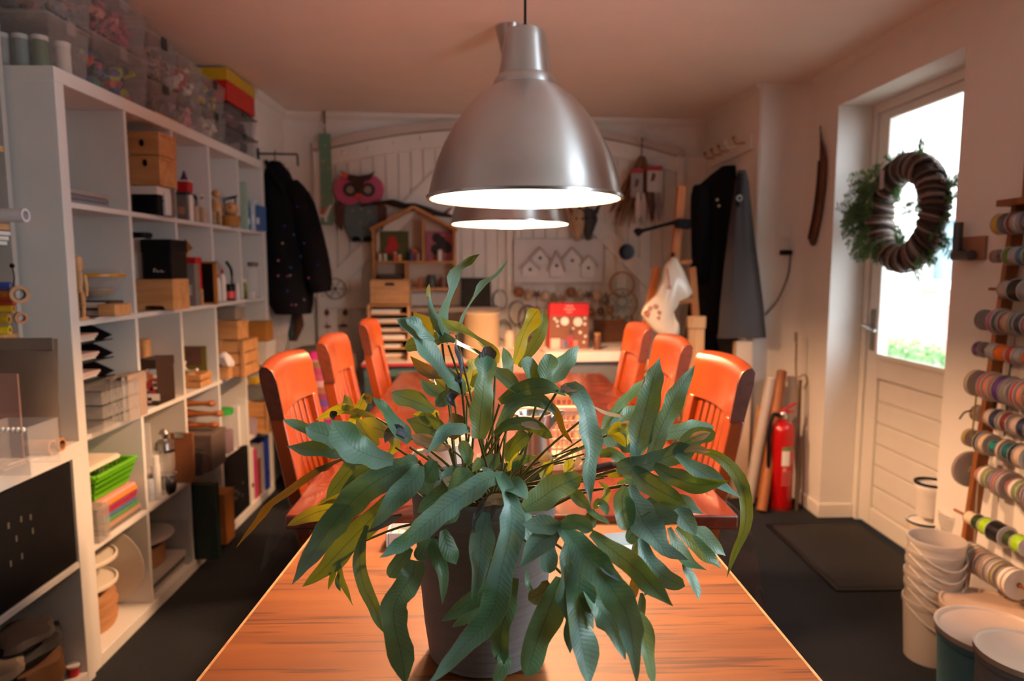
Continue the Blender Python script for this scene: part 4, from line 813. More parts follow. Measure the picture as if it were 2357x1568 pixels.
# ============================================================ storage boxes on top of the bookcase
def storage(lab, y0, y1, z0, h, x0=-1.60, x1=-1.275, fill=(), dark=False, group='storage boxes on top of the bookcase', m=FROST, lidm=None):
    t = thing('storage_box', lab, 'storage box', None, 0, group); k = .012
    b = MB(); vs = [(x0 + k, y0 + k, z0), (x1 - k, y0 + k, z0), (x1 - k, y1 - k, z0), (x0 + k, y1 - k, z0), (x0, y0, z0 + h * .86), (x1, y0, z0 + h * .86), (x1, y1, z0 + h * .86), (x0, y1, z0 + h * .86)]
    b._add(vs, [(0, 3, 2, 1), (0, 1, 5, 4), (1, 2, 6, 5), (2, 3, 7, 6), (3, 0, 4, 7)]); ob('body', b, m, t)
    ob('lid', MB().box((x0 - .004, y0 - .004, z0 + h * .86), (x1 + .004, y1 + .004, z0 + h * .93)).box((x0 + .02, y0 + .015, z0 + h * .93), (x1 - .02, y1 - .015, z0 + h)), lidm or m, t, bev=.003)
    ob('clip', MB().box((x1 + .001, (y0 + y1) / 2 - .02, z0 + h * .7), (x1 + .008, (y0 + y1) / 2 + .02, z0 + h * .95)), DARK if dark else m, t, bev=.002)
    if fill:
        q = MB()
        for i in range(170):
            q.cur = i % len(fill); a = V((random.uniform(x0 + .05, x1 - .03), random.uniform(y0 + .03, y1 - .03), z0 + random.uniform(.012, h * .7)))
            d = V((random.gauss(0, 1), random.gauss(0, 1), random.gauss(0, .6))).normalized() * random.uniform(.01, .03)
            a.x = max(min(a.x, x1 - .045), x0 + .045); a.y = max(min(a.y, y1 - .045), y0 + .045); a.z = max(a.z, z0 + .035); a.z = min(a.z, z0 + h * .86 - .03)
            q.tube([a - d, a, a + d], random.uniform(.008, .018), 5)
        o = ob('craft_scraps', q, [mat(c, .6, 0, .2) for c in fill]); tag(o, 'loose craft scraps inside the ' + lab, 'craft scraps', None, 'stuff')
    return t
TZ = BZ1 + G
storage('clear box of white capped jars at the near end of the bookcase top', 2.085, 2.285, TZ, .17, fill=())
for i, (x, y, c, k) in enumerate(((-1.55, 2.13, '2f4a44', 'dark green'), (-1.50, 2.13, 'c8beb4', 'pale'), (-1.45, 2.14, 'b9b0a8', 'grey'), (-1.40, 2.15, '8c9a94', 'sage'), (-1.35, 2.16, '6a7a5a', 'olive'), (-1.32, 2.22, 'd8cfc4', 'cream'))):
    jar('paint_jar', f"{k} jar with a white cap inside the near clear storage box", 'jar', (x, y, TZ + .002), .021, .11, mat(c, .5), WHITE, 'jars in the near storage box', 1)
storage('box of dark and neon scraps, second from the near end on the bookcase', 2.305, 2.655, TZ, .19, fill=('14161c', '14161c', '1c2230', '20508a', '9aa82a', 'c8502a', '14161c', '2a7a5a', 'b03a5a'))
storage('low grey box, third from the near end on the bookcase', 2.68, 2.885, TZ, .135, fill=('6a5a58', '5a4a4a'), dark=True)
storage('clear box with a pink thing, fourth on the bookcase', 2.91, 3.13, TZ, .14, fill=('8a7a70', 'c88a90', 'a89a90'))
storage('clear box of pale scraps, fifth on the bookcase', 3.15, 3.40, TZ, .14, fill=('a89a90', 'd8c8b8', '9a8a7a'), dark=True)
storage('navy filled box at the far end, lowest of its stack', 3.43, 3.84, TZ, .115, fill=('2a3248', '1c2438', '8a7a74'), dark=True, lidm=mat('4a4448', .4, alpha=.9))
storage('clear box of red and purple scraps at the far end, middle of its stack', 3.43, 3.84, TZ + .117, .105, fill=('6a2438', '4a2a44', '9a5a5a'), dark=True, lidm=mat('4a4448', .4, alpha=.9))
storage('upper clear box over the jars, near end', 2.10, 2.32, TZ + .172, .17, fill=('8a7a74', '6a6a70', '9a6a5a'))
storage('upper clear box with pink things over the dark scraps', 2.34, 2.66, TZ + .192, .16, fill=('a8506a', '9a4a5a', '6a4a4a', 'c87a6a'))
storage('upper clear box third from the near end', 2.68, 2.90, TZ + .137, .18, fill=('a88a80', '7a6a64'), dark=True)
storage('upper clear box of white and red scraps, fourth', 2.915, 3.14, TZ + .142, .16, fill=('d8d0c8', 'a83a34', 'c8beb4'))
storage('upper clear box with yellow scraps, fifth', 3.155, 3.40, TZ + .142, .14, fill=('8a8a90', 'b8963a', '6a6468'), dark=True)
t = lidbox('toy_carton', 'red carton with a yellow lid topmost at the far end of the bookcase', 'carton', (-1.58, -1.27, 3.42, 3.80, TZ + .224, TZ + .375), mat('c01a10', .4), mat('c8a018', .4), .055)
one('tan_stick', 'tan wooden ruler lying on the bookcase edge', 'ruler', MB().box((-1.272, 2.66, TZ), (-1.256, 2.90, TZ + .004)).box((-1.272, 2.66, TZ + .0041), (-1.27, 2.90, TZ + .0045)), PINE)
# ============================================================ near left: low cabinet and wall shelf
KX = -1.243
t = thing('low_cabinet', 'low white cabinet with a black speckled door left of the bookcase', 'cabinet')
zt = PX(150, 1030, KX).z; zo = zt - .045; ymax = 2.045; y0 = 1.30
ob('top_panel', MB().box((-1.62, y0, zo), (KX, ymax, zt)), WHITE, t, bev=.002)
ob('side_panel', MB().box((-1.62, ymax - .04, 0), (KX, ymax, zo)), WHITE, t, bev=.002); ob('side_panel', MB().box((-1.62, y0, 0), (KX, y0 + .04, zo)), WHITE, t, bev=.002)
zs = PX(70, 1375, KX).z
ob('shelf', MB().box((-1.62, y0 + .04, zs - .018), (KX - .002, ymax - .04, zs)), WHITE, t, bev=.001); ob('bottom_panel', MB().box((-1.62, y0 + .04, 0), (KX, ymax - .04, .04)), WHITE, t, bev=.001)
ob('back_panel', MB().box((-1.63, y0, 0), (-1.62, ymax, zt)), WHITE, t)
d = ob('door', MB().box((KX - .022, y0 + .043, zs + .003), (KX - .006, ymax - .043, zo - .003)), BLACK, t, bev=.002)
q = MB()
for (x, y) in ((17, 1210), (46, 1195), (68, 1190), (73, 1222), (48, 1280), (22, 1298), (35, 1240)):
    p = PX(x, y, KX - .006); q.box((p.x - .0002, p.y, p.z - .01), (p.x + .001, p.y + .007, p.z + .006))
ob('speckle', q, mat('4a4946', .5), d)
# bags in its open bottom
for i, (cx_, cy_, z0, a, b_, h, c, lab) in enumerate(((-1.33, 1.90, .04, .07, .10, .12, '5a3a1c', 'brown paper bag on the cabinet floor'), (-1.36, 1.68, .04, .08, .10, .14, '2f5a5c', 'teal cloth bundle on the cabinet floor'),
        (-1.34, 1.90, .165, .08, .11, .05, '1c1a1c', 'black folded cloth over the brown bag'), (-1.34, 1.72, .185, .085, .12, .045, '8a7a6a', 'beige folded cloth over the teal bundle'), (-1.33, 1.86, .222, .075, .10, .035, '2a2224', 'dark plastic bag topmost in the open cabinet'))):
    one('cloth_bundle', lab, 'cloth', MB().loft([(cx_, cy_, z0, a * .8, b_ * .9), (cx_, cy_, z0 + h * .4, a, b_), (cx_, cy_, z0 + h * .85, a * .9, b_ * .85), (cx_, cy_, z0 + h, a * .4, b_ * .5)], 24, .3, 5), mat(c, .7, 0, .2), 0, None)
t = thing('red_white_bobbin', 'little red and white bobbin on the floor of the open cabinet', 'bobbin', (KX - .03, 1.985, .0405)); ob('core', MB().lathe([(0, 0), (.014, 0), (.014, .03), (0, .03)], n=16), RED, t); ob('flange', MB().lathe([(0, .03), (.018, .03), (.018, .036), (0, .036)], n=16), WHITE, t)
# on the cabinet top
t = thing('paper_sack', 'grey-brown paper sack standing on the low cabinet', 'bag', None); x0, x1 = P(-60, 880, 1.90).x, P(105, 880, 1.90).x; z1 = P(60, 785, 1.90).z
ob('sack', MB().loft([((x0 + x1) / 2, 1.94, zt + G, (x1 - x0) / 2, .045), ((x0 + x1) / 2, 1.945, zt + .08, (x1 - x0) / 2 * .98, .045), ((x0 + x1) / 2, 1.95, zt + .2, (x1 - x0) / 2 * 1.0, .03), ((x0 + x1) / 2, 1.955, z1, (x1 - x0) / 2 * 1.02, .008)], 22, .08, 6), mat('655a50', .8, 0, .15), t); ob('fold', MB().box((x0 - .0, 1.94, z1 - .03), (x1, 1.946, z1 + .004)), mat('6f6358', .8), t)
t = thing('pink_envelope', 'dusty pink envelope leaning on the paper sack', 'envelope', None); x0, x1 = P(-40, 920, 1.84).x, P(40, 920, 1.84).x
ob('envelope', MB().box((x0, 1.845, zt + G), (x1, 1.852, P(0, 862, 1.84).z)), mat('8c6a60', .7), t); ob('flap', MB().prism([(x0, zt + .13), (x1, zt + .13), ((x0 + x1) / 2, zt + .08)], 1.8435, 1.8448), mat('947268', .7), t)
t = thing('bead_rack', 'clear acrylic rack with a row of white beads on the low cabinet', 'rack', None); x0, x1 = P(-60, 1020, 1.70).x, P(66, 1020, 1.70).x; z1 = P(30, 985, 1.70).z
ob('rack', MB().shell((x0, 1.70, zt + G), (x1, 1.82, z1), .003), CLEAR, t)
for k in range(9): ob('bead', MB().ball((x1 - .008 - .0125 * k, 1.696, z1 - .004), .0052, 10, 6, (1, 1, 1.3)), PAPER, t)
for i, (px, r, Y) in enumerate(((112, .020, 1.90), (134, .019, 1.93))):
    x = P(px, 1010, Y).x; one('card_roll', ['brown cardboard roll lying behind the bead rack, left of two', 'brown cardboard roll lying behind the bead rack, right of two'][i], 'roll', MB().lathe([(r, -.0), (r, -.20), (r * .7, -.20), (r * .7, 0)], (x + .01, Y, zt + r + G), 24, (1, 0, 0), close=True), CARD, 0, 'cardboard rolls on the low cabinet')
one('white_leaflet', 'white leaflets spread on the cabinet edge under the rolls', 'paper', MB().prism([(-1.42, 1.72), (KX - .01, 1.74), (KX - .004, 1.86), (-1.42, 1.88)], zt + .0005, zt + .003, 'xy').prism([(-1.40, 1.76), (KX - .03, 1.78), (KX - .02, 1.84), (-1.40, 1.86)], zt + .0032, zt + .005, 'xy'), PAPER)
# wall shelf above it
SX = -1.385; sy1 = 2.045; zl = P(30, 772, 1.95).z
t = thing('wall_shelf', 'tall open wall shelf with wooden boards at the left picture edge', 'shelf')
ob('side_panel', MB().box((-1.63, sy1 - .018, zl - .02), (SX, sy1, 2.03)), mat('b8b2aa', .5), t, bev=.002); ob('side_panel', MB().box((-1.63, 1.25, zl - .02), (SX, 1.268, 2.03)), mat('b8b2aa', .5), t, bev=.002)
ob('back_panel', MB().box((-1.638, 1.25, zl - .02), (-1.631, sy1, 2.03)), mat('8a8a8a', .6), t)
zsh = [zl, P(20, 512, 1.95).z + .0, P(20, 325, 1.95).z, 2.03]
for z in zsh: ob('shelf', MB().box((-1.63, 1.268, z - .018), (SX - .004, sy1 - .018, z)), PINE, t, bev=.001)
z1 = zsh[1]
one('paper_roll', 'white paper roll sticking out of the wall shelf', 'roll', MB().lathe([(.019, 0), (.019, -.40), (.012, -.40), (.012, 0)], (SX + .03, 1.92, z1 - .0), 24, (.25, 1, 0), close=True) if 0 else MB().lathe([(.019, 0), (.019, -.26), (.012, -.26), (.012, 0)], (P(62, 527, 1.95).x, 1.95, z1 + .0195), 24, (1, 0, 0), close=True), mat('d8d6d8', .6))
for i in range(3): one('folder_stack', f"{['lowest', 'middle', 'upper'][i]} white folder hanging over the pegboard", 'folder', MB().box((-1.60, 1.72, z1 - .060 + .0135 * i), (SX - .01 + .006 * i, 2.02, z1 - .049 + .0135 * i)).box((-1.6, 1.719, z1 - .058 + .0135 * i), (SX - .02, 1.7195, z1 - .05 + .0135 * i)), PAPER, .001, 'white folders under the wall shelf')
def ring_tape(lab, x, y, Y, r, c, c2):
    t = thing('tape_roll', lab, 'tape', P(x, y, Y)); ob('tape', MB().lathe([(r * .62, -.008), (r, -.008), (r, .008), (r * .62, .008)], n=28, ax=(.75, -.65, 0), close=True), mat(c, .5), t); ob('core', MB().lathe([(r * .5, -.007), (r * .62, -.007), (r * .62, .007), (r * .5, .007)], n=28, ax=(.75, -.65, 0), close=True), mat(c2, .6), t)
ring_tape('large tan tape roll with a dark core hanging on the shelf edge', 44, 678, 1.90, .024, 'a8743c', '2a3038'); ring_tape('small tan tape roll with a red core below the large one', 48, 732, 1.90, .016, 'a8743c', 'a02a1a')
for i, (x, y, c, lab) in enumerate(((5, 660, '2848a0', 'blue tape roll hanging at the left picture edge'), (10, 677, 'a8621c', 'orange tape roll under the blue one'), (14, 694, 'b03a1c', 'red-orange tape roll third from the top'), (12, 711, 'c8a01c', 'yellow tape roll fourth from the top'), (2, 735, 'd8b81c', 'yellow tape roll fifth at the picture edge'), (4, 760, 'e0c41c', 'bright yellow tube lowest at the picture edge'))):
    t = thing('tape_spool', lab, 'tape', P(x, y, 1.93), 0, 'coloured tapes in the wall shelf'); ob('tape', MB().lathe([(.006, -.02), (.013, -.02), (.013, .02), (.006, .02)], n=18, ax=(1, .2, 0), close=True), mat(c, .45), t); ob('core', MB().lathe([(.004, -.021), (.006, -.021), (.006, .021), (.004, .021)], n=14, ax=(1, .2, 0), close=True), CARD, t)
one('black_wire', 'thin black wire with a small ball hanging in the wall shelf', 'wire', MB().tube(spline([P(28, 612, 1.98), P(33, 640, 1.98), P(28, 665, 1.98), P(14, 690, 1.98)], 14), .002, 5).ball(P(28, 612, 1.98), .007, 8, 6), BLACK)
# ============================================================ black sequin jacket and the things round it
t = thing('wall_bracket', 'dark metal bracket rail on the left wall above the jacket', 'bracket', None); w0, w1 = P(607, 327, 3.95), P(634, 345, 4.1)
ob('rail', MB().tube([V((-1.303, 3.92, 1.90)), V((-1.10, 3.97, 1.905))], .006, 8), DARK, t); ob('upright', MB().tube([V((-1.10, 3.97, 1.905)), V((-1.098, 3.97, 1.84))], .006, 8), DARK, t); ob('plate', MB().box((-1.3045, 3.90, 1.87), (-1.300, 3.94, 1.93)), DARK, t)
def loft_px(pairs, Y, dep, n=30, fold=.1, k=7):     # silhouettes (y, xl, xr) at depth Y
    s = []
    for i, (y, a, b) in enumerate(pairs):
        p, q_ = P(a, y, Y), P(b, y, Y); s.append(((p.x + q_.x) / 2, Y + .0, (p.z + q_.z) / 2, (q_.x - p.x) / 2, dep * (.35 + .65 * min(1, i / 3))))
    return MB().loft(list(reversed(s)), n, fold, k)
t = thing('sequin_jacket', 'black sequinned jacket hanging at the far end of the bookcase', 'jacket')
FAB = mat((.006, .006, .008), .8, 0, .3, 60, .3, spec=.12)
ob('body', loft_px(((372, 622, 645), (395, 612, 664), (430, 605, 680), (480, 600, 702), (540, 598, 716), (600, 600, 728), (660, 606, 722), (700, 620, 720), (722, 635, 716)), 3.98, .11, 34, .10, 8), FAB, t)
sl = [P(668, 425, 3.96), P(694, 470, 3.95), P(712, 540, 3.93), P(728, 610, 3.93), P(738, 672, 3.94)]
ob('sleeve', MB().tube(spline(sl, 12), [.05, .062, .068, .072, .074, .076, .078, .078, .078, .077, .074, .06], 16), FAB, t)
ob('collar', MB().tube(spline([P(613, 372, 3.97), P(625, 400, 3.90), P(642, 425, 3.87), P(655, 440, 3.87)], 10), .012, 8), FAB, t)
q = MB(); SQ = [mat(c, .15, .7) for c in ('7a4ac0', '4a90c8', 'c8c8a0', 'c85ab0', 'e08a9a')]; pts_ = [(684, 476), (669, 616), (668, 634), (662, 636), (640, 635), (731, 610), (661, 670), (742, 681), (671, 702), (681, 702), (700, 560), (692, 590), (650, 560), (710, 640), (640, 600), (655, 520), (676, 540), (700, 690)]
for i, (x, y) in enumerate(pts_):
    q.cur = i % 5; q.ball(P(x, y, 3.84), .0055, 8, 5, (1, .4, 1))
sq = ob('sequins', q, SQ, t); sq['kind'] = 'stuff'
one('cat_hanger', 'wooden coat hanger with a yellow figure above the jacket', 'hanger', MB().tube(spline([P(626, 372, 3.99), P(640, 385, 3.98), P(658, 405, 3.98), P(668, 412, 3.98)], 12), .011, 8).tube(spline([P(636, 380, 3.98), P(632, 358, 3.98), P(634, 346, 3.98)], 8), .004, 6).ball(P(645, 388, 3.97), .016, 10, 6).tube([P(650, 390, 3.97), P(654, 377, 3.97)], .004, 5).tube([P(655, 398, 3.97), P(664, 387, 3.97)], .004, 5), mat('8a6020', .5))
for i, (pp, c, lab) in enumerate(((((722, 622, 668), (760, 616, 662), (800, 616, 655), (830, 620, 650)), 'c8bcb4', 'white floral cloth hanging below the jacket'), (((718, 656, 676), (750, 660, 676), (780, 664, 676)), '1a2c34', 'dark teal cloth strip below the jacket'), (((712, 676, 694), (750, 676, 700), (785, 664, 684)), '4a2a14', 'brown cloth strip below the jacket'))):
    one('hanging_cloth', lab, 'cloth', loft_px(pp, 4.05 + .03 * i, .02, 20, .2, 5), mat(c, .8, 0, .3, 30))
t = thing('sofa_arm', 'taupe upholstered armchair with a pink cushion behind the left chairs', 'armchair', None)
a = P(640, 850, 3.9); b_ = P(745, 790, 4.1)
ob('body', MB().loft([(-1.05, 4.08, .05, .22, .19), (-1.05, 4.08, .4, .23, .2), (-1.05, 4.08, .66, .235, .2), (-1.04, 4.09, .76, .21, .17), (-1.03, 4.1, .80, .12, .1)], 28), mat('6a5a4e', .9, 0, .1, 30), t); ob('foot', MB().box((-1.2, 3.96, .0), (-1.15, 4.0, .05)).box((-.95, 3.96, 0), (-.9, 4.0, .05)), DARK, t)
p = P(716, 810, 3.72); ob('seat_cushion', MB().box((p.x - .09, 3.70, .12), (p.x + .09, 3.86, .539)), mat('6a5a4e', .9, 0, .1, 30), t, bev=.02); one('pink_cushion', 'bright magenta cushion standing behind the left chairs', 'cushion', MB().loft([(p.x, 3.77, .54, .02, .03), (p.x, 3.77, .58, .055, .05), (p.x, 3.77, .70, .06, .055), (p.x, 3.77, .78, .045, .045), (p.x, 3.77, .81, .012, .02)], 20), mat('c01a7a', .8, 0, .1))
p = P(730, 900, 3.40)
t = thing('knit_bag', 'pink and purple striped knitted bag hanging behind the left chairs', 'bag', None)
KC = ['b84a78', 'c2557e', 'd8a8b0', 'a06a4a', '8a3a6a', '6a4a9a', 'a83a5a', 'b08a3a', '9a2a7a', '8a1a7a']
for i, c in enumerate(KC):
    z1 = P(730, 848 + 15 * i, 3.40).z; z0 = P(730, 863 + 15 * i, 3.40).z; ob('knit_band', MB().loft([(p.x, 3.44, z0 + .0004, .055, .035), (p.x, 3.44, (z0 + z1) / 2, .057, .037), (p.x, 3.44, z1, .055, .035)], 20), mat(c, .9, 0, .3, 90), t)
ob('lining', MB().loft([(p.x, 3.44, P(730, 848, 3.40).z + .0005, .052, .033), (p.x, 3.44, P(730, 834, 3.40).z, .06, .04)], 20), mat('b09070', .9), t); ob('lower_bag', MB().loft([(p.x, 3.44, .0006, .045, .03), (p.x, 3.44, .2, .05, .034), (p.x, 3.44, P(730, 863 + 15 * 9, 3.40).z - .0005, .054, .035)], 20), mat('7a2a6a', .9), t)
# ============================================================ on the back wall, left
def wall_thing(name, label, cat, group=None): return thing(name, label, cat, tuple(BWO), BWA, group)
def S(x, y, off=.05): return PB(x, y, off)
def disc(s, z, r, y0, y1, n=28, sx=1, sz_=1): return [(s + r * sx * math.cos(2 * PI * i / n), z + r * sz_ * math.sin(2 * PI * i / n)) for i in range(n)], y0, y1
t = wall_thing('height_chart', 'mint green height chart strip with a white llama at its foot', 'wall chart')
(s0_, z1), (s1_, z0) = S(734, 308), S(767, 518)
ob('board', MB().box((s0_, -.055, z0), (s1_, -.048, z1)), mat('6f9a80', .6, 0, .12, 20), t, bev=.002)
for x, y in ((744, 372), (758, 388), (749, 335), (760, 432), (741, 455), (752, 480)): s, z = S(x, y); ob('dot', MB().prism(*disc(s, z, .007, -.057, -.0552, 10)), mat('caa27a', .6), t)
s, z = S(748, 492); lb = [(-.05, 0), (-.046, -.045), (-.036, -.045), (-.034, -.02), (-.006, -.02), (.0, -.048), (.010, -.048), (.014, -.018), (.024, .004), (.034, .03), (.044, .044), (.040, .052), (.026, .044), (.012, .012), (-.04, .014), (-.056, .022)]
ob('llama', MB().prism([(s + a * 1.1, z + b * 1.1) for a, b in lb], -.062, -.0572), PAPER, t); ob('saddle', MB().prism([(s - .03, z - .006), (s + .005, z - .006), (s + .0, z + .035), (s - .02, z + .035)], -.0645, -.0622), mat('b86a5a', .7), t)
ob('cord', MB().tube([(s0_ + .03, -.052, z1), ((s0_ + s1_) / 2, -.052, z1 + .06), (s1_ - .03, -.052, z1)], .004, 6).tube([((s0_ + s1_) / 2, -.052, z1 + .06), ((s0_ + s1_) / 2, -.052, z1 + .14)], .008, 6), mat('8a5a3a', .7), t)
t = wall_thing('owl_plaque', 'pink faced wooden owl wall plaque with grey-blue body', 'wall decoration')
s, z = S(826, 445, .06); k = .0305 / 10   # about 3 mm for each pixel
o = lambda x, y: (s + (x - 826) * k, z - (y - 445) * k)
OB = mat('5f7478', .6, 0, .12, 20); OBR = mat('5a3a30', .7, 0, .2, 60); OPK = mat('c05a80', .6, 0, .06); ODK = mat('3a2018', .6)
ob('body', MB().prism([o(*p) for p in ((797, 460), (855, 460), (862, 490), (866, 520), (855, 538), (830, 545), (806, 538), (795, 515), (794, 485))], -.05, -.04), OB, t, bev=.003)
for x in (806, 847): ob('face_disc', MB().prism(*disc(*o(x, 438), .094, -.062, -.0505, 32)), OPK, t, bev=.002)
for x, h in ((809, '8f8a7e'), (845, '8f8a7e')):
    e = ob('eye_ring', MB().lathe([(.026, 0), (.043, 0), (.043, .006), (.026, .006)], (o(x, 438)[0], -.063, o(x, 438)[1]), 28, (0, -1, 0), close=True), mat('3a302c', .6), t)
    ob('eye', MB().lathe([(0, 0), (.026, 0), (.022, .004), (0, .004)], (o(x, 438)[0], -.0625, o(x, 438)[1]), 20, (0, -1, 0)), mat(h, .5), t)
ob('brow', MB().prism([o(*p) for p in ((790, 400), (805, 407), (826, 410), (848, 407), (861, 400), (850, 418), (838, 422), (832, 440), (826, 447), (820, 440), (812, 422), (800, 415))], -.075, -.0705), ODK, t, bev=.002)
ob('beak', MB().prism([o(*p) for p in ((819, 447), (833, 447), (826, 459))], -.083, -.0755), mat('d8501c', .5), t); ob('flower', MB().prism(*disc(*o(800, 410), .02, -.084, -.076, 8)), mat('e0603a', .6), t)
for x, q_ in ((786, 1), (872, -1)): ob('wing', MB().prism([o(x - 10 + 0, 470), o(x, 460), o(x + 10, 475), o(x + 8, 505), o(x + q_ * 2, 522), o(x - 8, 505)], -.055, -.045), OBR, t, bev=.002)
for x in (818, 842): ob('foot', MB().prism([o(x - 10, 538), o(x - 4, 533), o(x + 4, 533), o(x + 10, 538), o(x + 8, 544), o(x - 8, 544)], -.06, -.0505), BLACK, t)
for x, y in ((812, 480), (830, 476), (845, 482), (827, 505)): ob('gold_dot', MB().prism(*disc(*o(x, y), .009, -.053, -.0502, 8)), mat('9a8a70', .6), t)
b = MB(); br = [S(x, y, .10) for x, y in ((830, 474), (862, 468), (895, 466), (930, 474), (965, 478), (1000, 490), (1030, 496), (1050, 500))]
b.tube(spline([(s, -.10, z) for s, z in br], 22), [.008] * 3 + [.012] * 3 + [.018, .024, .022, .018, .02, .024, .02, .02, .022, .018, .016, .014, .012, .01, .008, .005], 9)
for x0, y0, x1, y1 in ((1020, 494, 1040, 478), (895, 466, 898, 460), (985, 486, 1000, 498)): (a, z), (c, y_) = S(x0, y0, .1), S(x1, y1, .1); b.tube([(a, -.10, z), (c, -.105, y_)], [.011, .004], 6)
b.v = [tuple(BWM @ V(p)) for p in b.v]; one('dark_branch', 'dark knotty branch mounted on the planks above the toy house', 'branch', b, wood('1a0f0a', '2c1a12', (10, 10, 10), .8))
# toy house shelf
HW_ = wood('a86f38', 'c28a50', (20, 20, 4), .5)
t = wall_thing('house_shelf', 'pine house shaped display shelf with a pitched roof', 'shelf'); D0, D1 = -.16, -.025
(s0_, zb), (s1_, _) = S(860, 668, .12), S(1050, 668, .12); zr = S(860, 525, .12)[1]; zp = S(955, 477, .12)[1]; sm = S(952, 477, .12)[0]; zm = S(900, 601, .12)[1]; kx = .017
ob('wall_board', MB().box((s0_, D0, zb), (s0_ + kx, D1, zr)), HW_, t, bev=.001); ob('wall_board', MB().box((s1_ - kx, D0, zb), (s1_, D1, zr)), HW_, t, bev=.001)
ob('roof_board', MB().bar((s0_ - .01, (D0 + D1) / 2, zr - .012), (sm, (D0 + D1) / 2, zp), D1 - D0, .018, (0, 0, 1)), HW_, t, bev=.001); ob('roof_board', MB().bar((s1_ + .01, (D0 + D1) / 2, zr - .012), (sm, (D0 + D1) / 2, zp), D1 - D0, .018, (0, 0, 1)), HW_, t, bev=.001)
ob('floor_board', MB().box((s0_ + kx, D0, zb), (s1_ - kx, D1, zb + .015)), HW_, t); ob('floor_board', MB().box((s0_ + kx, D0, zm - .012), (s1_ - kx, D1, zm)), HW_, t, bev=.001)
s_a = S(975, 560, .12)[0]; ob('partition', MB().box((s_a - .008, D0, zm), (s_a + .008, D1, zp - .07)), HW_, t); s_b = S(936, 630, .12)[0]; ob('partition', MB().box((s_b - .008, D0, zb + .015), (s_b + .008, D1, zm - .012)), HW_, t)
ob('back_panel', MB().prism([(s0_, zb), (s1_, zb), (s1_, zr), (sm, zp), (s0_, zr)], D1, D1 + .006), mat('c8b8a8', .8), t)
def in_house(name, lab, cat, px, w_, h, c, z, y=-.11, group=None, kind='jar', c2='e8e0d8'):
    s = S(px, 600, .12)[0]; q_ = BWM @ V((s, y, z + G))
    if kind == 'jar': return jar(name, lab, cat, q_, w_ / 2, h, mat(c, .5), mat(c2, .5), group)
MINI = 'miniatures in the toy house shelf'
for i, (px, w_, h, c, c2, lab) in enumerate(((875, .022, .05, 'd8c8b8', 'c87a6a', 'tiny pale jar, far left on the upper floor of the house shelf'), (887, .022, .045, 'b8c8b0', 'e8e8e0', 'tiny green white jar, second on the upper floor'), (910, .022, .055, 'd86a5a', 'e8d8d0', 'tiny coral jar, third on the upper floor'), (920, .024, .04, 'e0a85a', 'f0e0c0', 'tiny amber jar, fourth on the upper floor'), (946, .03, .06, '3a3a68', '2a2a48', 'small navy bottle right of the green picture'), (963, .026, .055, 'b89a8a', '8a4a3a', 'small tan bottle beside the partition'))):
    in_house('miniature_jar', lab, 'jar', px, w_, h, c, zm, -.12, MINI, c2=c2)
for (nm, lab, xa, xb, ya, c, c2) in (('green_picture', 'olive green picture with a red blossom in the house shelf', 875, 940, 532, '4a5018', 'b0201c'), ('pink_picture', 'pink picture with a dark flower bush in the house shelf', 980, 1043, 532, 'a85a68', '1c1418')):
    t = wall_thing(nm, lab, 'picture'); (a, z1), (c_, _) = S(xa, ya, .06), S(xb, ya, .06); ob('canvas', MB().box((a, -.05, zm + G), (c_, -.042, z1)), mat(c, .6, 0, .3, 20), t)
    b = MB()
    for i in range(6 if c2 == '1c1418' else 3): b.prism(*disc(a + (c_ - a) * (.35 + .5 * (i * .37 % 1) * (1 if c2 == '1c1418' else .3)), zm + (z1 - zm) * (.4 + .45 * (i * .61 % 1)), .032, -.052 - .0006 * i, -.0505, 14))
    ob('blossom', b, mat(c2, .6, 0, .2, 40), t)
    if c2 == '1c1418': ob('stem', MB().box(((a + c_) / 2 - .02, -.0515, zm + .01), ((a + c_) / 2 - .012, -.0502, zm + .08)), mat('3a4a20', .6), t)
in_house('white_vase', 'little white vase before the pink picture', 'vase', 1012, .026, .07, 'ece4dc', zm, -.12)
t = wall_thing('red_hut', 'small red and orange toy hut on the upper floor', 'toy'); s = S(955, 590, .08)[0]; ob('body', MB().box((s - .03, -.10, zm + G), (s + .03, -.06, zm + .05)), mat('a03a20', .5), t); ob('roof', MB().prism([(s - .036, zm + .05), (s + .036, zm + .05), (s, zm + .085)], -.105, -.055), mat('c8601c', .5), t)
t = wall_thing('dark_box', 'dark little treasure box on the lower floor of the house shelf', 'box'); s = S(900, 640, .1)[0]; ob('body', MB().box((s - .07, -.13, zb + .0156), (s + .07, -.04, zb + .07)), mat('2c2422', .6), t, bev=.002); ob('lid', MB().box((s - .073, -.133, zb + .0705), (s + .073, -.037, zb + .1)), mat('3a2c28', .6), t, bev=.004)
for i, (px, w_, h, c, lab) in enumerate(((965, .035, .06, 'a05a3a', 'terracotta pot on the lower floor, left'), (992, .06, .08, '3a4046', 'dark round pot on the lower floor, middle'), (1020, .05, .07, '6a4a40', 'brown pot on the lower floor, right'), (994, .05, .045, 'a08a78', 'pale bun shaped lid jar behind the dark pot'))):
    in_house('miniature_pot', lab, 'pot', px, w_, h, c, zb + .015, -.12 if i < 3 else -.06, 'pots on the lower floor of the house shelf', c2=c)
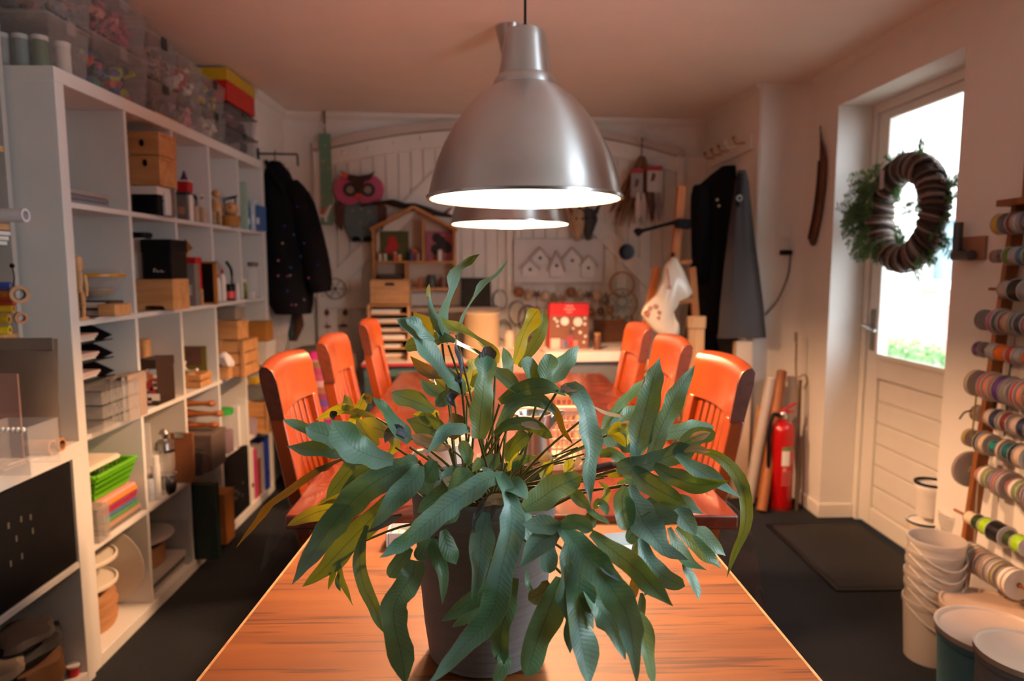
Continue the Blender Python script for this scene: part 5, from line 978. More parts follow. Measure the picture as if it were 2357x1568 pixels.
# wooden box and letter rack below it
t = wall_thing('drawer_box', 'pine box with a raised panel and dark hand hole under the house shelf', 'box'); (a, z1), (c_, z0) = S(852, 644, .35), S(943, 700, .35)
ob('body', MB().box((a, -.37, z0 + .001), (c_, -.19, z1)), PINE, t, bev=.002); ob('panel', MB().box((a + .03, -.376, z0 + .015), (c_ - .03, -.3705, z1 - .05)), PINE, t, bev=.002); ob('hand_hole', MB().prism([((a + c_) / 2 - .03, z1 - .035), ((a + c_) / 2 + .03, z1 - .035), ((a + c_) / 2 + .025, z1 - .018), ((a + c_) / 2 - .025, z1 - .018)], -.3716, -.3702), BLACK, t)
t = wall_thing('letter_rack', 'pine letter rack of dark open compartments with papers', 'rack'); (a, z1), (c_, z0) = S(846, 702, .37), S(945, 822, .37)
ob('side_board', MB().box((a, -.39, z0), (a + .014, -.17, z1)), PINEV, t, bev=.001); ob('side_board', MB().box((c_ - .014, -.39, z0), (c_, -.17, z1)), PINEV, t, bev=.001); ob('back_board', MB().box((a + .014, -.178, z0), (c_ - .014, -.17, z1)), DARK, t)
RZ = [z0 + (z1 - z0 - .01) * i / 6 for i in range(7)]
for z in RZ: ob('shelf', MB().box((a + .014, -.385, z), (c_ - .014, -.179, z + .008)), PINE, t)
for i, z in enumerate(RZ[:-1]): one('paper', f"paper stack in compartment {['six, the lowest,', 'five', 'four', 'three', 'two', 'one, the topmost,'][i]} of the letter rack", 'paper', (lambda b: (setattr(b, 'M', BWM), b.box((a + .02, -.375, z + .0085), (c_ - .03 - .03 * (i % 2), -.19, z + .017 + .006 * (i % 3))).box((a + .022, -.37, z + .0178 + .006 * (i % 3)), (c_ - .05, -.2, z + .020 + .006 * (i % 3))))[1])(MB()), PAPER, 0, 'papers in the letter rack')
# teal table with a red edge carrying the rack, and boxes on it
t = wall_thing('teal_table', 'small teal legged table with a red edge before the back wall', 'table'); zt2 = z0 - .001; a2, c2_ = S(838, 822, .5)[0], S(1138, 822, .5)[0]
ob('tabletop', MB().box((a2, -.62, zt2 - .02), (c2_, -.1, zt2)), mat('d8cabc', .5), t, bev=.002); ob('red_edge', MB().box((a2 - .002, -.625, zt2 - .019), (c2_ + .002, -.6205, zt2 - .002)), mat('a02030', .6, 0, .4, 60), t)
for s in (a2 + .03, c2_ - .03):
    for y in (-.58, -.14): ob('leg', MB().box((s - .02, y - .02, 0), (s + .02, y + .02, zt2 - .08)), mat('2c4448', .5), t, bev=.002)
ob('apron', MB().box((a2 + .01, -.6, zt2 - .08), (c2_ - .01, -.58, zt2 - .021)).box((a2 + .01, -.579, zt2 - .08), (a2 + .03, -.12, zt2 - .021)), mat('3a5a5e', .5), t)
def wbox(name, lab, cat, xa, xb, ya, Ydep, m, zbase, dep=.1, **k):
    (a, z1), (c_, _) = S(xa, ya, Ydep), S(xb, ya, Ydep); tt = wall_thing(name, lab, cat)
    ob('body', MB().box((a, -Ydep, zbase + G), (c_, -Ydep + dep, z1 - .012)), m, tt, bev=.002); ob('lid', MB().box((a - .003, -Ydep - .003, z1 - .012), (c_ + .003, -Ydep + dep + .003, z1)), k.get('ml', m), tt, bev=.002); return tt, (a, c_, z1)
wbox('peach_carton', 'flat peach carton before the letter rack', 'carton', 938, 982, 800, .55, mat('d8a888', .7), zt2, .14)
t, (a, c_, z1) = wbox('pink_carton', 'low pink carton right of the parchment bag', 'carton', 1150, 1248, 803, .56, mat('d89a8a', .7), zt2, .14) if 0 else (None, (0, 0, 0))
t = wall_thing('parchment_lamp', 'cream parchment lampshade standing left on the far table edge', 'lampshade'); (a, z1), (c_, _) = S(1068, 722, .5), S(1152, 722, .5); r = (c_ - a) / 2
ob('shade', MB().lathe([(r * .98, zt2 + G), (r, zt2 + .1), (r * .99, z1), (r * .95, z1 + .002), (r * .94, z1 - .01), (r * .92, zt2 + .01)], ((a + c_) / 2, -.45, 0), 30, close=True), mat('dcbf96', .7, 0, .18, 10, trans=.3), t); ob('rim', MB().lathe([(r * .985, z1 - .006), (r * 1.01, z1 - .004), (r * 1.01, z1 + .004), (r * .985, z1 + .004)], ((a + c_) / 2, -.45, 0), 30, close=True), mat('e6cfa8', .6), t)
wbox('black_picture_box', 'black picture box with faint drawing right of the house shelf', 'picture', 1061, 1130, 640, .22, BLACK, S(1061, 708, .22)[1], .05)
t = wall_thing('wall_ledge', 'grey wall shelf with a wooden step carrying the black picture', 'shelf'); (a, z1), (c_, _) = S(945, 708, .26), S(1150, 708, .26); ob('board', MB().box((a, -.28, z1 - .03), (c_, -.03, z1)), mat('8a7e76', .6), t, bev=.002); ob('wood_step', MB().box((c_ - .13, -.30, z1 - .05), (c_ - .03, -.281, z1 - .035)).box((c_ - .045, -.30, z1 - .10), (c_ - .03, -.281, z1 - .05)), OCHRE, t); ob('bracket', MB().box((a + .03, -.2, z1 - .1), (a + .045, -.03, z1 - .031)).box((c_ - .2, -.2, z1 - .1), (c_ - .185, -.03, z1 - .031)), mat('8a7e76', .6), t)
for i, (px, w_, h, c, lab) in enumerate(((978, .05, .10, 'c87a3a', 'orange book standing under the wall shelf, left'), (1000, .10, .08, 'd8d0c8', 'white box under the wall shelf'), (1030, .10, .06, 'b88a68', 'tan box under the wall shelf'))):
    s = S(px, 760, .3)[0]; tt = wall_thing('shelf_box', lab, 'box'); ob('body', MB().box((s - w_ / 2, -.36, zt2 + G), (s + w_ / 2, -.26, zt2 + h + .06)), mat(c, .6), tt, bev=.002); ob('lid', MB().box((s - w_ / 2 - .002, -.362, zt2 + h + .0605), (s + w_ / 2 + .002, -.258, zt2 + h + .075)), mat(c, .6), tt)
t = wall_thing('wire_wheel', 'small dark wire wheel hung on the wall right of the jacket', 'wheel'); s, z = S(772, 665, .05); b = MB().lathe([(.062, -.004), (.067, 0), (.062, .004)], (s, -.05, z), 30, (0, 1, 0), close=True)
ob('rim', b, DARK, t); b = MB()
for i in range(6): a = PI * i / 3; b.tube([(s, -.05, z), (s + .064 * math.cos(a), -.05, z + .064 * math.sin(a))], .002, 5)
ob('spoke', b, DARK, t); ob('hub', MB().ball((s, -.05, z), .01, 8, 6), DARK, t)
for i, (x, y, c, lab) in enumerate(((752, 720, '6a2a1a', 'small rust red wall mark ornament, upper'), (795, 720, '2a3a34', 'small dark green wall ornament'), (752, 752, '8a3a1a', 'orange wall ornament, lower left'), (790, 750, '6a1a14', 'flat red wall ornament, lower right'))):
    t = wall_thing("wall_ornament", lab, "ornament", "little ornaments low on the back wall"); s, z = S(x, y, .04); ob('body', MB().prism(*disc(s, z, .02, -.045, -.036, 14, 1.5 if i > 1 else .8, .5 if i > 1 else 1)), mat(c, .6), t); ob('hook', MB().tube([(s, -.04, z + .008), (s, -.04, z + .03)], .002, 5), DARK, t)
# ============================================================ the white table before the back wall and what stands on it
t = wall_thing('white_desk', 'white topped desk with a grey front at the end of the dining table', 'desk'); za = S(1330, 808, .72)[1]; a, c_ = S(1150, 808, .72)[0], S(1480, 808, .72)[0]
ob('tabletop', MB().box((a, -.78, za - .055), (c_, -.14, za)), mat('ece2d6', .4), t, bev=.003); ob('front_panel', MB().box((a + .02, -.75, za - .30), (c_ - .02, -.735, za - .056)), mat('6a6c70', .5), t)
for s in (a + .04, c_ - .04):
    for y in (-.72, -.18): ob('leg', MB().box((s - .02, y - .02, 0), (s + .02, y + .02, za - .056)), mat('5a5c60', .4), t)
t = wall_thing('christmas_box', 'red topped brown gift box with white dots and a small scene standing on the desk', 'box'); (a, z1), (c_, _) = S(1265, 698, .6), S(1354, 698, .6); zm_ = S(1300, 727, .6)[1]; y0 = -.62
ob('body', MB().box((a, y0, za + G), (c_, y0 + .10, zm_)), mat('7a4a34', .6, 0, .15, 8), t); ob('red_header', MB().box((a - .001, y0 - .001, zm_ + .0003), (c_ + .001, y0 + .101, z1)), mat('d01a1c', .5), t, bev=.002)
ob('red_side', MB().box((a - .004, y0 + .004, za + G), (a - .0002, y0 + .1, zm_)), mat('c01a1c', .5), t)
w_ = c_ - a; h_ = zm_ - za
for u, v, r in ((.38, .84, .024), (.72, .82, .026), (.12, .92, .008), (.18, .84, .008), (.9, .93, .008), (.9, .75, .009), (.78, .5, .009), (.92, .38, .008), (.2, .7, .006), (.6, .62, .006), (.88, .2, .007)): ob('white_dot', MB().prism(*disc(a + w_ * u, za + h_ * v, r, y0 - .0016, y0 - .0004, 18)), PAPER, t)
b = MB()
for i, (u, v, ww) in enumerate(((.5, .80, .20), (.5, .55, .28), (.5, .32, .14))): b.box((a + w_ * (u - ww / 2), y0 - .0022, zm_ + (z1 - zm_) * v - .004), (a + w_ * (u + ww / 2), y0 - .0012, zm_ + (z1 - zm_) * v + .002))
ob('header_print', b, mat('e8b8b0', .5), t)
SCN = [('a03a48', .52, .28, .07, .12), ('c01a24', .54, .14, .05, .10), ('d8c8c8', .5, .36, .05, .03), ('5a5a6a', .42, .12, .05, .12), ('b87a6a', .66, .12, .06, .14), ('4a3a38', .54, .5, .05, .10), ('d8b8a8', .14, .12, .12, .2), ('8a6a80', .34, .1, .05, .18)]
for c, u, v, ww, hh in SCN: ob('picture_patch', MB().box((a + w_ * (u - ww), y0 - .003 - .0003 * u, za + h_ * max(.02, v - hh / 2)), (a + w_ * (u + ww), y0 - .0018, za + h_ * (v + hh))), mat(c, .5, 0, .3, 60), t)
jar('small_bottle', 'small brown bottle with a white label on the desk', 'bottle', BWM @ V((S(1375, 800, .66)[0], -.66, za + G)), .022, .095, mat('6a4028', .4), CARD, None, .8)
p = S(1375, 800, .66)[0]
t = wall_thing('cork_board', 'brown cork board leaning behind the small bottle', 'board'); (a, z1), (c_, _) = S(1368, 738, .3), S(1440, 738, .3); ob('cork', MB().box((a, -.31, za + G), (c_, -.295, z1)), mat('5a3624', .9, 0, .4, 60), t); ob('edge', MB().box((a - .006, -.313, za + G), (a - .0003, -.292, z1)).box((a - .006, -.313, z1 + .0003), (c_, -.292, z1 + .006)), mat('6a4830', .7), t)
for i, (x, y, c, w1, h1, lab) in enumerate(((1172, 770, 'c8b09a', .06, .09, 'cream tin on the desk left of the gift box'), (1200, 790, '8a3a34', .06, .05, 'dark red tin on the desk'), (1228, 785, '3a302c', .07, .06, 'dark brown pot on the desk'), (1250, 775, 'b89a84', .05, .08, 'beige pot next to the gift box'))):
    jar('desk_pot', lab, 'pot', BWM @ V((S(x, 800, .5)[0], -.5 + .02 * (i % 2), za + G)), w1 / 2, h1 * 1.1, mat(c, .6, 0, .2, 30), mat(c, .5), 'pots on the desk')
t = wall_thing('pink_crate', 'salmon pink cardboard crate before the desk', 'crate'); (a, z1), (c_, _) = S(1105, 805, .82), S(1248, 805, .82); ob('body', MB().shell((a, -.95, z1 - .2), (c_, -.80, z1), .008), mat('cf8f7c', .7), t, bev=.002); ob('label', MB().box((a + .1, -.9515, z1 - .09), (a + .16, -.9502, z1 - .03)), mat('e8c8b8', .6), t)
ob('stand', MB().box((a + .02, -.93, 0), (a + .05, -.82, z1 - .201)).box((c_ - .05, -.93, 0), (c_ - .02, -.82, z1 - .201)), mat('5a5c60', .5), t)
# dark wire and twig pieces behind the parchment shade
for i, (x, y, r, lab) in enumerate(((1150, 690, .05, 'dark wire figure left of the hanging ornaments'), (1190, 720, .06, 'bent grey wire hoop under the ornaments'), (1160, 760, .05, 'dark twig bundle above the desk, left'), (1215, 735, .07, 'dark twig arch above the desk, right'))):
    t = wall_thing('twig_piece', lab, 'decoration', 'dark wire and twig pieces on the back wall'); s, z = S(x, y, .08)
    for j in range(4):
        a0 = random.uniform(0, 6.28); pts = [(s + r * .9 * math.cos(a0 + k * .7), -.07 - .012 * j, z + r * 1.3 * math.sin(a0 + k * .7)) for k in range(5)]; ob('twig', MB().tube(spline(pts, 14), .004 + .002 * (j % 2), 6), mat(['3a3430', '5a5450', '2a2422', '8a8480'][j], .7), t)
# birdhouse board
t = wall_thing('birdhouse_board', 'white board of five pale birdhouses hung on the planks', 'wall decoration'); ob_ = mat('d8d4d2', .7, 0, .05); (a, z0), (c_, z1) = S(1183, 652, .05), S(1388, 560, .05)
ob('back_board', MB().box((a, -.05, z0), (c_, -.04, z1 + .03)), ob_, t, bev=.003)
for x, yt, yb, hw_, ye in ((1220, 597, 636, 21, 613), (1243, 570, 610, 21, 590), (1281, 577, 638, 18, 618), (1317, 570, 622, 22, 592), (1354, 588, 638, 19, 607)):
    o = lambda px, py: S(px, py, .06); hb = ob('birdhouse', MB().prism([o(x - hw_ * .85, yb), o(x + hw_ * .85, yb), o(x + hw_ * .85, ye), o(x, yt + 3), o(x - hw_ * .85, ye)], -.068, -.0505), mat('dcd8d6', .7), t, bev=.002)
    (pa, pz), (pb, pz2), (pc, pz3) = o(x - hw_ * 1.15, ye + 6), o(x, yt), o(x + hw_ * 1.15, ye + 6); ob('roof', MB().bar((pa, -.068, pz), (pb, -.068, pz2), .04, .010, (0, 0, 1)).bar((pc, -.068, pz3), (pb, -.068, pz2), .04, .010, (0, 0, 1)), mat('b8b0ac', .7), hb)
    q = o(x, (yt + yb) / 2 + 4); ob('hole', MB().lathe([(0, 0), (.011, 0), (.011, .0015), (0, .0015)], (q[0], -.068, q[1]), 14, (0, -1, 0)), DARK, hb)
# row of hanging ornaments
for i in range(11):
    x = 1195 + i * 20; y = 678 + (i * 37 % 17) - 6; s, z = S(x, y, .09); q_ = wall_thing('hanging_ornament', f"wooden hanging ornament under the birdhouse board, {['first', 'second', 'third', 'fourth', 'fifth', 'sixth', 'seventh', 'eighth', 'ninth', 'tenth', 'last'][i]} from the left", 'ornament', 'ornaments hanging under the birdhouse board')
    c = ['8a5a3a', 'b89a7a', '5a4034', 'c8b098', '7a6a5a', '9a6a44'][i % 6]; zt_ = S(x, 655, .09)[1]
    if i % 3 == 0: ob('bead_ball', MB().ball((s, -.09, z), .034, 12, 8), mat(c, .7, 0, .4, 60), q_)
    elif i % 3 == 1: ob('cone', MB().lathe([(0, -.05), (.015, -.045), (.024, -.02), (.018, .01), (.006, .03), (0, .032)], (s, -.09, z), 12), mat(c, .7, 0, .4, 60), q_)
    else: ob('star', MB().prism([(s + (.036 if k % 2 else .016) * math.sin(PI * k / 5), z + (.036 if k % 2 else .016) * math.cos(PI * k / 5)) for k in range(10)], -.096, -.086), mat(c, .7), q_)
    ob('string', MB().tube([(s, -.09, z + .02), (s, -.075, zt_)], .0015, 5), PAPER, q_)
t = wall_thing('ornament_rail', 'thin white rail carrying the row of hanging ornaments', 'rail'); (a, z), (c_, _) = S(1180, 655, .075), S(1410, 655, .075); ob('rod', MB().tube([(a, -.075, z), (c_, -.075, z)], .004, 8), mat('d8ccc0', .6), t); ob('bracket', MB().box((a, -.072, z - .008), (a + .01, -.035, z + .008)).box((c_ - .01, -.072, z - .008), (c_, -.035, z + .008)), mat('d8ccc0', .6), t)
for i in range(9):
    x = 1235 + i * 21; y = 712 + (i * 23 % 13); s, z = S(x, y, .12); q_ = wall_thing('dried_pod', f"round dried seed head on the low garland, {['first', 'second', 'third', 'fourth', 'fifth', 'sixth', 'seventh', 'eighth', 'ninth'][i]} from the left", 'dried pod', 'garland of dried pods above the desk')
    c = ['a07a58', 'c8ac90', '8a5a3c', '6a4a3a'][i % 4]; ob('pod', MB().ball((s, -.12, z), random.uniform(.02, .03), 10, 7, (1, .8, 1)), mat(c, .8, 0, .3, 70), q_); ob('stalk', MB().tube([(s, -.115, z + .015), (s + .01, -.06, z + .06)], .002, 5), DARK, q_)
# dreamcatcher hoops
t = wall_thing('wooden_hoop', 'two stacked tan wooden hoops with teal thread hanging at the right', 'dreamcatcher')
for x, y, r, c in ((1432, 655, .085, 'a0642c'), (1430, 700, .105, '9a8468')):
    s, z = S(x, y, .08); ob('hoop', MB().lathe([(r - .010, -.007), (r, -.007), (r, .007), (r - .010, .007)], (s, -.08 - (.0 if c == 'a0642c' else .016), z), 36, (0, 1, 0), close=True), mat(c, .6), t)
s, z = S(1430, 695, .08); b = MB()
for i in range(9): b.tube([(s + .07 * math.cos(i * .7), -.094, z + .07 * math.sin(i * .7)), (s + .07 * math.cos(i * .7 + 2.2), -.094, z + .07 * math.sin(i * .7 + 2.2))], .0022, 5)
ob('thread', b, mat('5a7a78', .7), t); ob('hanging_cord', MB().tube([(S(1438, 630, .08)[0], -.08, S(1438, 630, .08)[1]), (S(1438, 606, .08)[0], -.04, S(1438, 606, .08)[1])], .002, 5), CARD, t)
for i, dx in enumerate((-.06, -.02, .03, .07)): ob('feather', MB().prism([(s + dx - .008, z - .09), (s + dx + .008, z - .09), (s + dx + .012, z - .15), (s + dx, z - .18), (s + dx - .012, z - .15)], -.096, -.094), mat(['4a6a68', '7a5a3a', '5a7a78', '8a6a4a'][i], .8), t)
t = wall_thing('eye_disc', 'round navy blue disc with a dark centre on the diagonal brace', 'ornament'); s, z = S(1443, 580, .05); ob('rim', MB().lathe([(.026, 0), (.052, 0), (.050, .012), (.026, .010)], (s, -.04, z), 30, (0, -1, 0), close=True), mat('2a2238', .35), t); ob('centre', MB().lathe([(0, 0), (.026, 0), (.024, .008), (0, .008)], (s, -.04, z), 20, (0, -1, 0)), mat((.01, .01, .02), .3), t)
for i, (x, y, c, c2, r, lab) in enumerate(((1332, 508, 'b89a7a', '7a4a2a', .055, 'pale feathered mask left of two under the lamps'), (1356, 506, '3a3836', '1c1c1c', .06, 'dark animal head mask right of two under the lamps'))):
    t = wall_thing('mask', lab, 'mask', 'masks hanging under the lamps'); s, z = S(x, y, .1)
    ob('head', MB().loft([(s, -.09, z - .13, .012, .012), (s, -.09, z - .08, .028, .026), (s, -.085, z, r, .045), (s, -.08, z + .05, r * .85, .04), (s, -.075, z + .075, r * .4, .02)], 18), mat(c, .7, 0, .3, 40), t)
    for q in (-1, 1): ob('ear', MB().loft([(s + q * r * .7, -.085, z + .04, .018, .01), (s + q * r, -.085, z + .08, .014, .008), (s + q * r * 1.3, -.085, z + .11, .004, .004)], 10), mat(c2, .7), t)
    for q in (-1, 1): ob('eye', MB().ball((s + q * .02, -.13, z + .01), .008, 8, 6), BLACK, t)
# bundle of dried stems with red labelled packs
t = wall_thing('dried_bundle', 'hanging bundle of dried stems and straw beside the lamp', 'dried flowers'); s, z = S(1478, 360, .08)
ob('cord', MB().tube([(s, -.07, z), (s, -.07, z + .12)], .004, 6), DARK, t); ob('ring', MB().lathe([(.030, -.004), (.036, 0), (.030, .004)], (S(1482, 318, .07)[0], -.07, S(1482, 318, .07)[1]), 24, (0, 1, 0), close=True).tube([(S(1482, 305, .07)[0], -.07, S(1482, 305, .07)[1]), (S(1482, 283, .07)[0], -.03, S(1482, 283, .07)[1])], .003, 6), CREAM, t)
b = MB()
for i in range(90):
    a = random.uniform(-1, 1); e = (s + a * .16 - .06, -.06 - random.random() * .06, z - random.uniform(.30, .46)); b.cur = i % 3; b.tube([(s + a * .02, -.08, z), (s + a * .09 - .02, -.09, z - .15), e], [.003, .004, .002], 4)
stf = ob('straw', b, [mat('7a5236', .9), mat('a88468', .9), mat('5a3422', .9)], t); stf['kind'] = 'stuff'
for i, (xa, xb, ya, yb, c, lab) in enumerate(((1490, 1522, 382, 442, 'c8beb6', 'white seed packet with a red top hanging in front'), (1452, 1478, 388, 455, '9a8a82', 'clear packet with a red top hanging at the left'))):
    t = wall_thing('seed_packet', lab, 'packet', 'packets hanging on the dried bundle'); (a, z1), (c_, z0) = S(xa, ya, .14), S(xb, yb, .14); ob('packet', MB().box((a, -.150, z0), (c_, -.142, z1 - .03)), mat(c, .4), t, bev=.001); ob('red_top', MB().box((a - .004, -.153, z1 - .03), (c_ + .002, -.140, z1)), mat('a8201a', .5), t); ob('print', MB().prism([(a + .02, z0 + .06), (a + .045, z0 + .07), (a + .055, z0 + .11), (a + .03, z0 + .12)], -.1515, -.1502), mat('6a3a2a', .6), t)
for i, (x, c, lab) in enumerate(((1468, 'd8ccc4', 'white feather left of two below the packets'), (1480, 'c0b0a8', 'white feather second below the packets'), (1500, '4a2a26', 'dark brown feather third below the packets'), (1516, '8a7a80', 'grey feather right below the packets'))):
    s, z = S(x, 455, .15); b = MB().prism([(s - .006, z + .03), (s + .006, z + .03), (s + .022, z - .05), (s + .012, z - .13), (s, z - .16), (s - .014, z - .12), (s - .018, z - .04)], -.157 - .004 * i, -.154 - .004 * i); b.v = [tuple(BWM @ V(p)) for p in b.v]; one('feather', lab, 'feather', b, mat(c, .8, 0, .2, 60), 0, 'feathers below the packets')
# ============================================================ easel with the ceramic stocking
EY = 3.72; EZ = wood('a85a20', 'c47632', (20, 20, 4), .5)
t = thing('wooden_easel', 'tall orange pine studio easel standing right of the desk', 'easel')
def ebar(nm, p, q, w_, d=.03, Y0=EY, Y1=EY, m=EZ): ob(nm, MB().bar(P(*p, Y0), P(*q, Y1), w_, d, (0, 1, 0)), m, t, bev=.003)
ebar('mast', (1570, 428), (1552, 600), .045, .03, EY + .02, EY + .02); ebar('leg', (1511, 615), (1440, 1010), .04, .03); ebar('leg', (1592, 615), (1622, 1010), .04, .03)
ebar('cross_bar', (1520, 698), (1600, 690), .03, .02, EY - .027, EY - .027); ebar('cross_bar', (1556, 606), (1592, 602), .025, .02, EY - .0, EY - .0)
p0, p1 = P(1600, 728, EY - .05), P(1600, 980, EY - .05); ob('slide_board', MB().box((P(1583, 728, EY - .05).x, EY - .06, p1.z), (P(1622, 728, EY - .05).x, EY - .035, P(1600, 756, EY - .05).z - .002)), PINEV, t, bev=.003); ob('slide_cap', MB().box((P(1582, 728, EY - .05).x, EY - .066, P(1600, 756, EY - .05).z), (P(1624, 728, EY - .05).x, EY - .03, p0.z)), PINEV, t, bev=.003)
pf = [P(1440, 1010, EY), P(1622, 1010, EY)]
for p in pf: ob('foot', MB().bar((p.x, EY, p.z + .01), (p.x + (.02 if p.x > 1 else -.03), EY + .02, .0), .04, .03, (0, 1, 0)), EZ, t)
ob('shelf_ledge', MB().box((P(1440, 880, EY).x, EY - .09, P(1500, 880, EY).z), (P(1640, 880, EY).x, EY - .061, P(1500, 868, EY).z)), EZ, t, bev=.002)
ob('knob', MB().ball(P(1549, 586, EY - .03), .012, 10, 7), BLACK, t)
t = thing('desk_lamp_arm', 'black jointed lamp arm clamped across the top of the easel', 'lamp'); b = P(1468, 534, EY - .06); e_ = P(1553, 512, EY - .06)
ob('arm', MB().tube(spline([b, b.lerp(e_, .5), e_], 8), [.012, .010, .009, .009, .009, .009, .010, .012], 8), BLACK, t); ob('lamp_head', MB().tube([b + V((-.012, 0, -.008)), b, b.lerp(e_, .12)], [.02, .024, .012], 12), BLACK, t); ob('clamp', MB().bar(P(1555, 514, EY - .05), P(1588, 517, EY - .05), .05, .045, (0, 1, 0)), BLACK, t, bev=.006)
st = thing('ceramic_stocking', 'cream ceramic Christmas stocking with orange flowers hanging on the easel', 'stocking')
sp = [(1545, 592), (1556, 592), (1572, 622), (1592, 672), (1586, 682), (1562, 692), (1558, 705), (1548, 718), (1552, 738), (1562, 755), (1560, 772), (1548, 781), (1528, 778), (1505, 762), (1482, 735), (1474, 722), (1480, 705), (1508, 678), (1520, 650), (1528, 610)]
pts = [P(x, y, EY - .085) for x, y in sp]; n = len(pts); c = sum(pts, V()) / n; b = MB(); vs = []
for off, k in ((-.024, .80), (-.012, .97), (.004, 1.0), (.022, .9)):
    for p in pts: q = c + (p - c) * k; vs.append((q.x, EY - .10 + off, q.z))
fs = [tuple(range(n)), tuple(reversed(range(3 * n, 4 * n)))] + [(i + k * n, i + (k + 1) * n, (i + 1) % n + (k + 1) * n, (i + 1) % n + k * n) for k in range(3) for i in range(n)]
b._add(vs, fs); ob('stocking', b, mat('e6d8c4', .25, 0, .06, coat=.4), st, ang=60)
FL = mat('b04a1c', .4); b = MB()
for x, y, r in ((1489, 722, .016), (1496, 710, .012), (1510, 706, .012), (1518, 720, .010), (1516, 732, .009), (1541, 662, .011)): p = P(x, y, EY - .13); b.lathe([(r * .5, 0), (r, 0), (r, .002), (r * .5, .002)], (p.x, EY - .1265, p.z), 14, (0, -1, 0), close=True)
b.tube([P(1535, 618, EY - .127), P(1539, 640, EY - .127), P(1541, 660, EY - .127)], .003, 5); ob('flower', b, FL, st); ob('hanging_loop', MB().tube([P(1550, 594, EY - .1), P(1549, 586, EY - .045)], .005, 6), BLACK, st)
# ============================================================ coats in the alcove
t = thing('coat_rail', 'white coat rail on the alcove wall with hooks', 'coat rail'); a, b_ = V((1.405, 3.76, P(1742, 322, 3.76).z)), V((1.405, 4.45, P(1742, 322, 3.76).z - .02))
ob('board', MB().bar(a, b_, .02, .09, (1, 0, 0)) if 0 else MB().box((1.400, 3.76, a.z - .05), (1.419, 4.45, a.z + .04)), PAINT, t, bev=.002)
for i in range(5): y = 3.84 + .13 * i; ob('hook', MB().tube(spline([(1.40, y, a.z), (1.35, y, a.z - .005), (1.335, y, a.z + .02)], 8), .005, 6).ball((1.335, y, a.z + .024), .012, 8, 6), CREAM if i == 1 else OCHRE, t)
BK = mat((.006, .006, .007), .8, 0, .3, 40, .3, spec=.12)
t = thing('black_coat', 'long black coat hanging left in the alcove', 'coat')
ob('body', loft_px(((383, 1662, 1692), (400, 1640, 1695), (425, 1612, 1694), (450, 1604, 1690), (520, 1602, 1688), (600, 1594, 1680), (700, 1588, 1672), (800, 1575, 1660), (860, 1570, 1650)), 4.08, .15, 32, .08, 7), BK, t); ob('button', MB().ball(P(1651, 460, 3.93), .008, 8, 6).ball(P(1655, 474, 3.93), .008, 8, 6), CREAM, t)
ob('sleeve', MB().tube(spline([P(1615, 430, 4.0), P(1612, 500, 3.97), P(1612, 580, 3.96), P(1606, 650, 3.96)], 10), [.05, .06, .06, .058, .055, .055, .052, .05, .048, .046], 14), BK, t)
t = thing('grey_apron', 'dark grey waxed apron hanging right in the alcove', 'apron')
GRA = mat('3a3331', .55, 0, .12, 10, .1, spec=.3); ob('cloth', loft_px(((392, 1700, 1716), (420, 1694, 1722), (470, 1688, 1726), (540, 1678, 1734), (620, 1668, 1745), (700, 1658, 1756), (778, 1652, 1764)), 3.63, .026, 36, .22, 6), GRA, t); ob('strap', MB().tube([P(1702, 400, 3.575), P(1700, 440, 3.57), P(1698, 476, 3.565)], .012, 6), BLACK, t); ob('buckle', MB().lathe([(.010, 0), (.016, 0), (.016, .004), (.010, .004)], P(1702, 456, 3.555), 14, (0, 1, 0), close=True), STEEL, t)
one('black_garment', 'dark garment with a dim pattern hanging below the apron', 'garment', loft_px(((770, 1650, 1720), (810, 1655, 1712), (840, 1668, 1700)), 3.92, .05, 24, .12, 6), mat((.012, .009, .010), .8, 0, .5, 60))
t = thing('wooden_shelf_unit', 'low pine shelf behind the right chairs holding pale bundles', 'shelf'); x0, x1 = P(1440, 900, 3.55).x, P(1585, 900, 3.55).x
for z in (.12, .42, .70): ob('shelf', MB().box((x0, 3.52, z), (x1, 3.66, z + .016)), PINE, t)
for x in (x0 - .016, x1): ob('side', MB().box((x, 3.52, 0), (x + .0155, 3.66, .74)), PINEV, t)
for i in range(4):
    for k in range(2): p = x0 + .045 + .075 * i; one('yarn_ball', f"{['cream', 'tan', 'white', 'beige'][i]} yarn bundle on the {['middle', 'top'][k]} board of the low pine shelf", 'yarn', MB().ball((p, 3.58, (.4366, .7166)[k] + .034), .034, 14, 9).lathe([(.024, -.012), (.036, 0), (.024, .012)], (p, 3.58, (.4366, .7166)[k] + .034), 18, (.3, .2, 1), close=True), mat(['d8c8b0', 'b08a64', 'e6ded4', 'c8a888'][i], .9, 0, .3, 90), 0, 'yarn bundles on the low pine shelf')
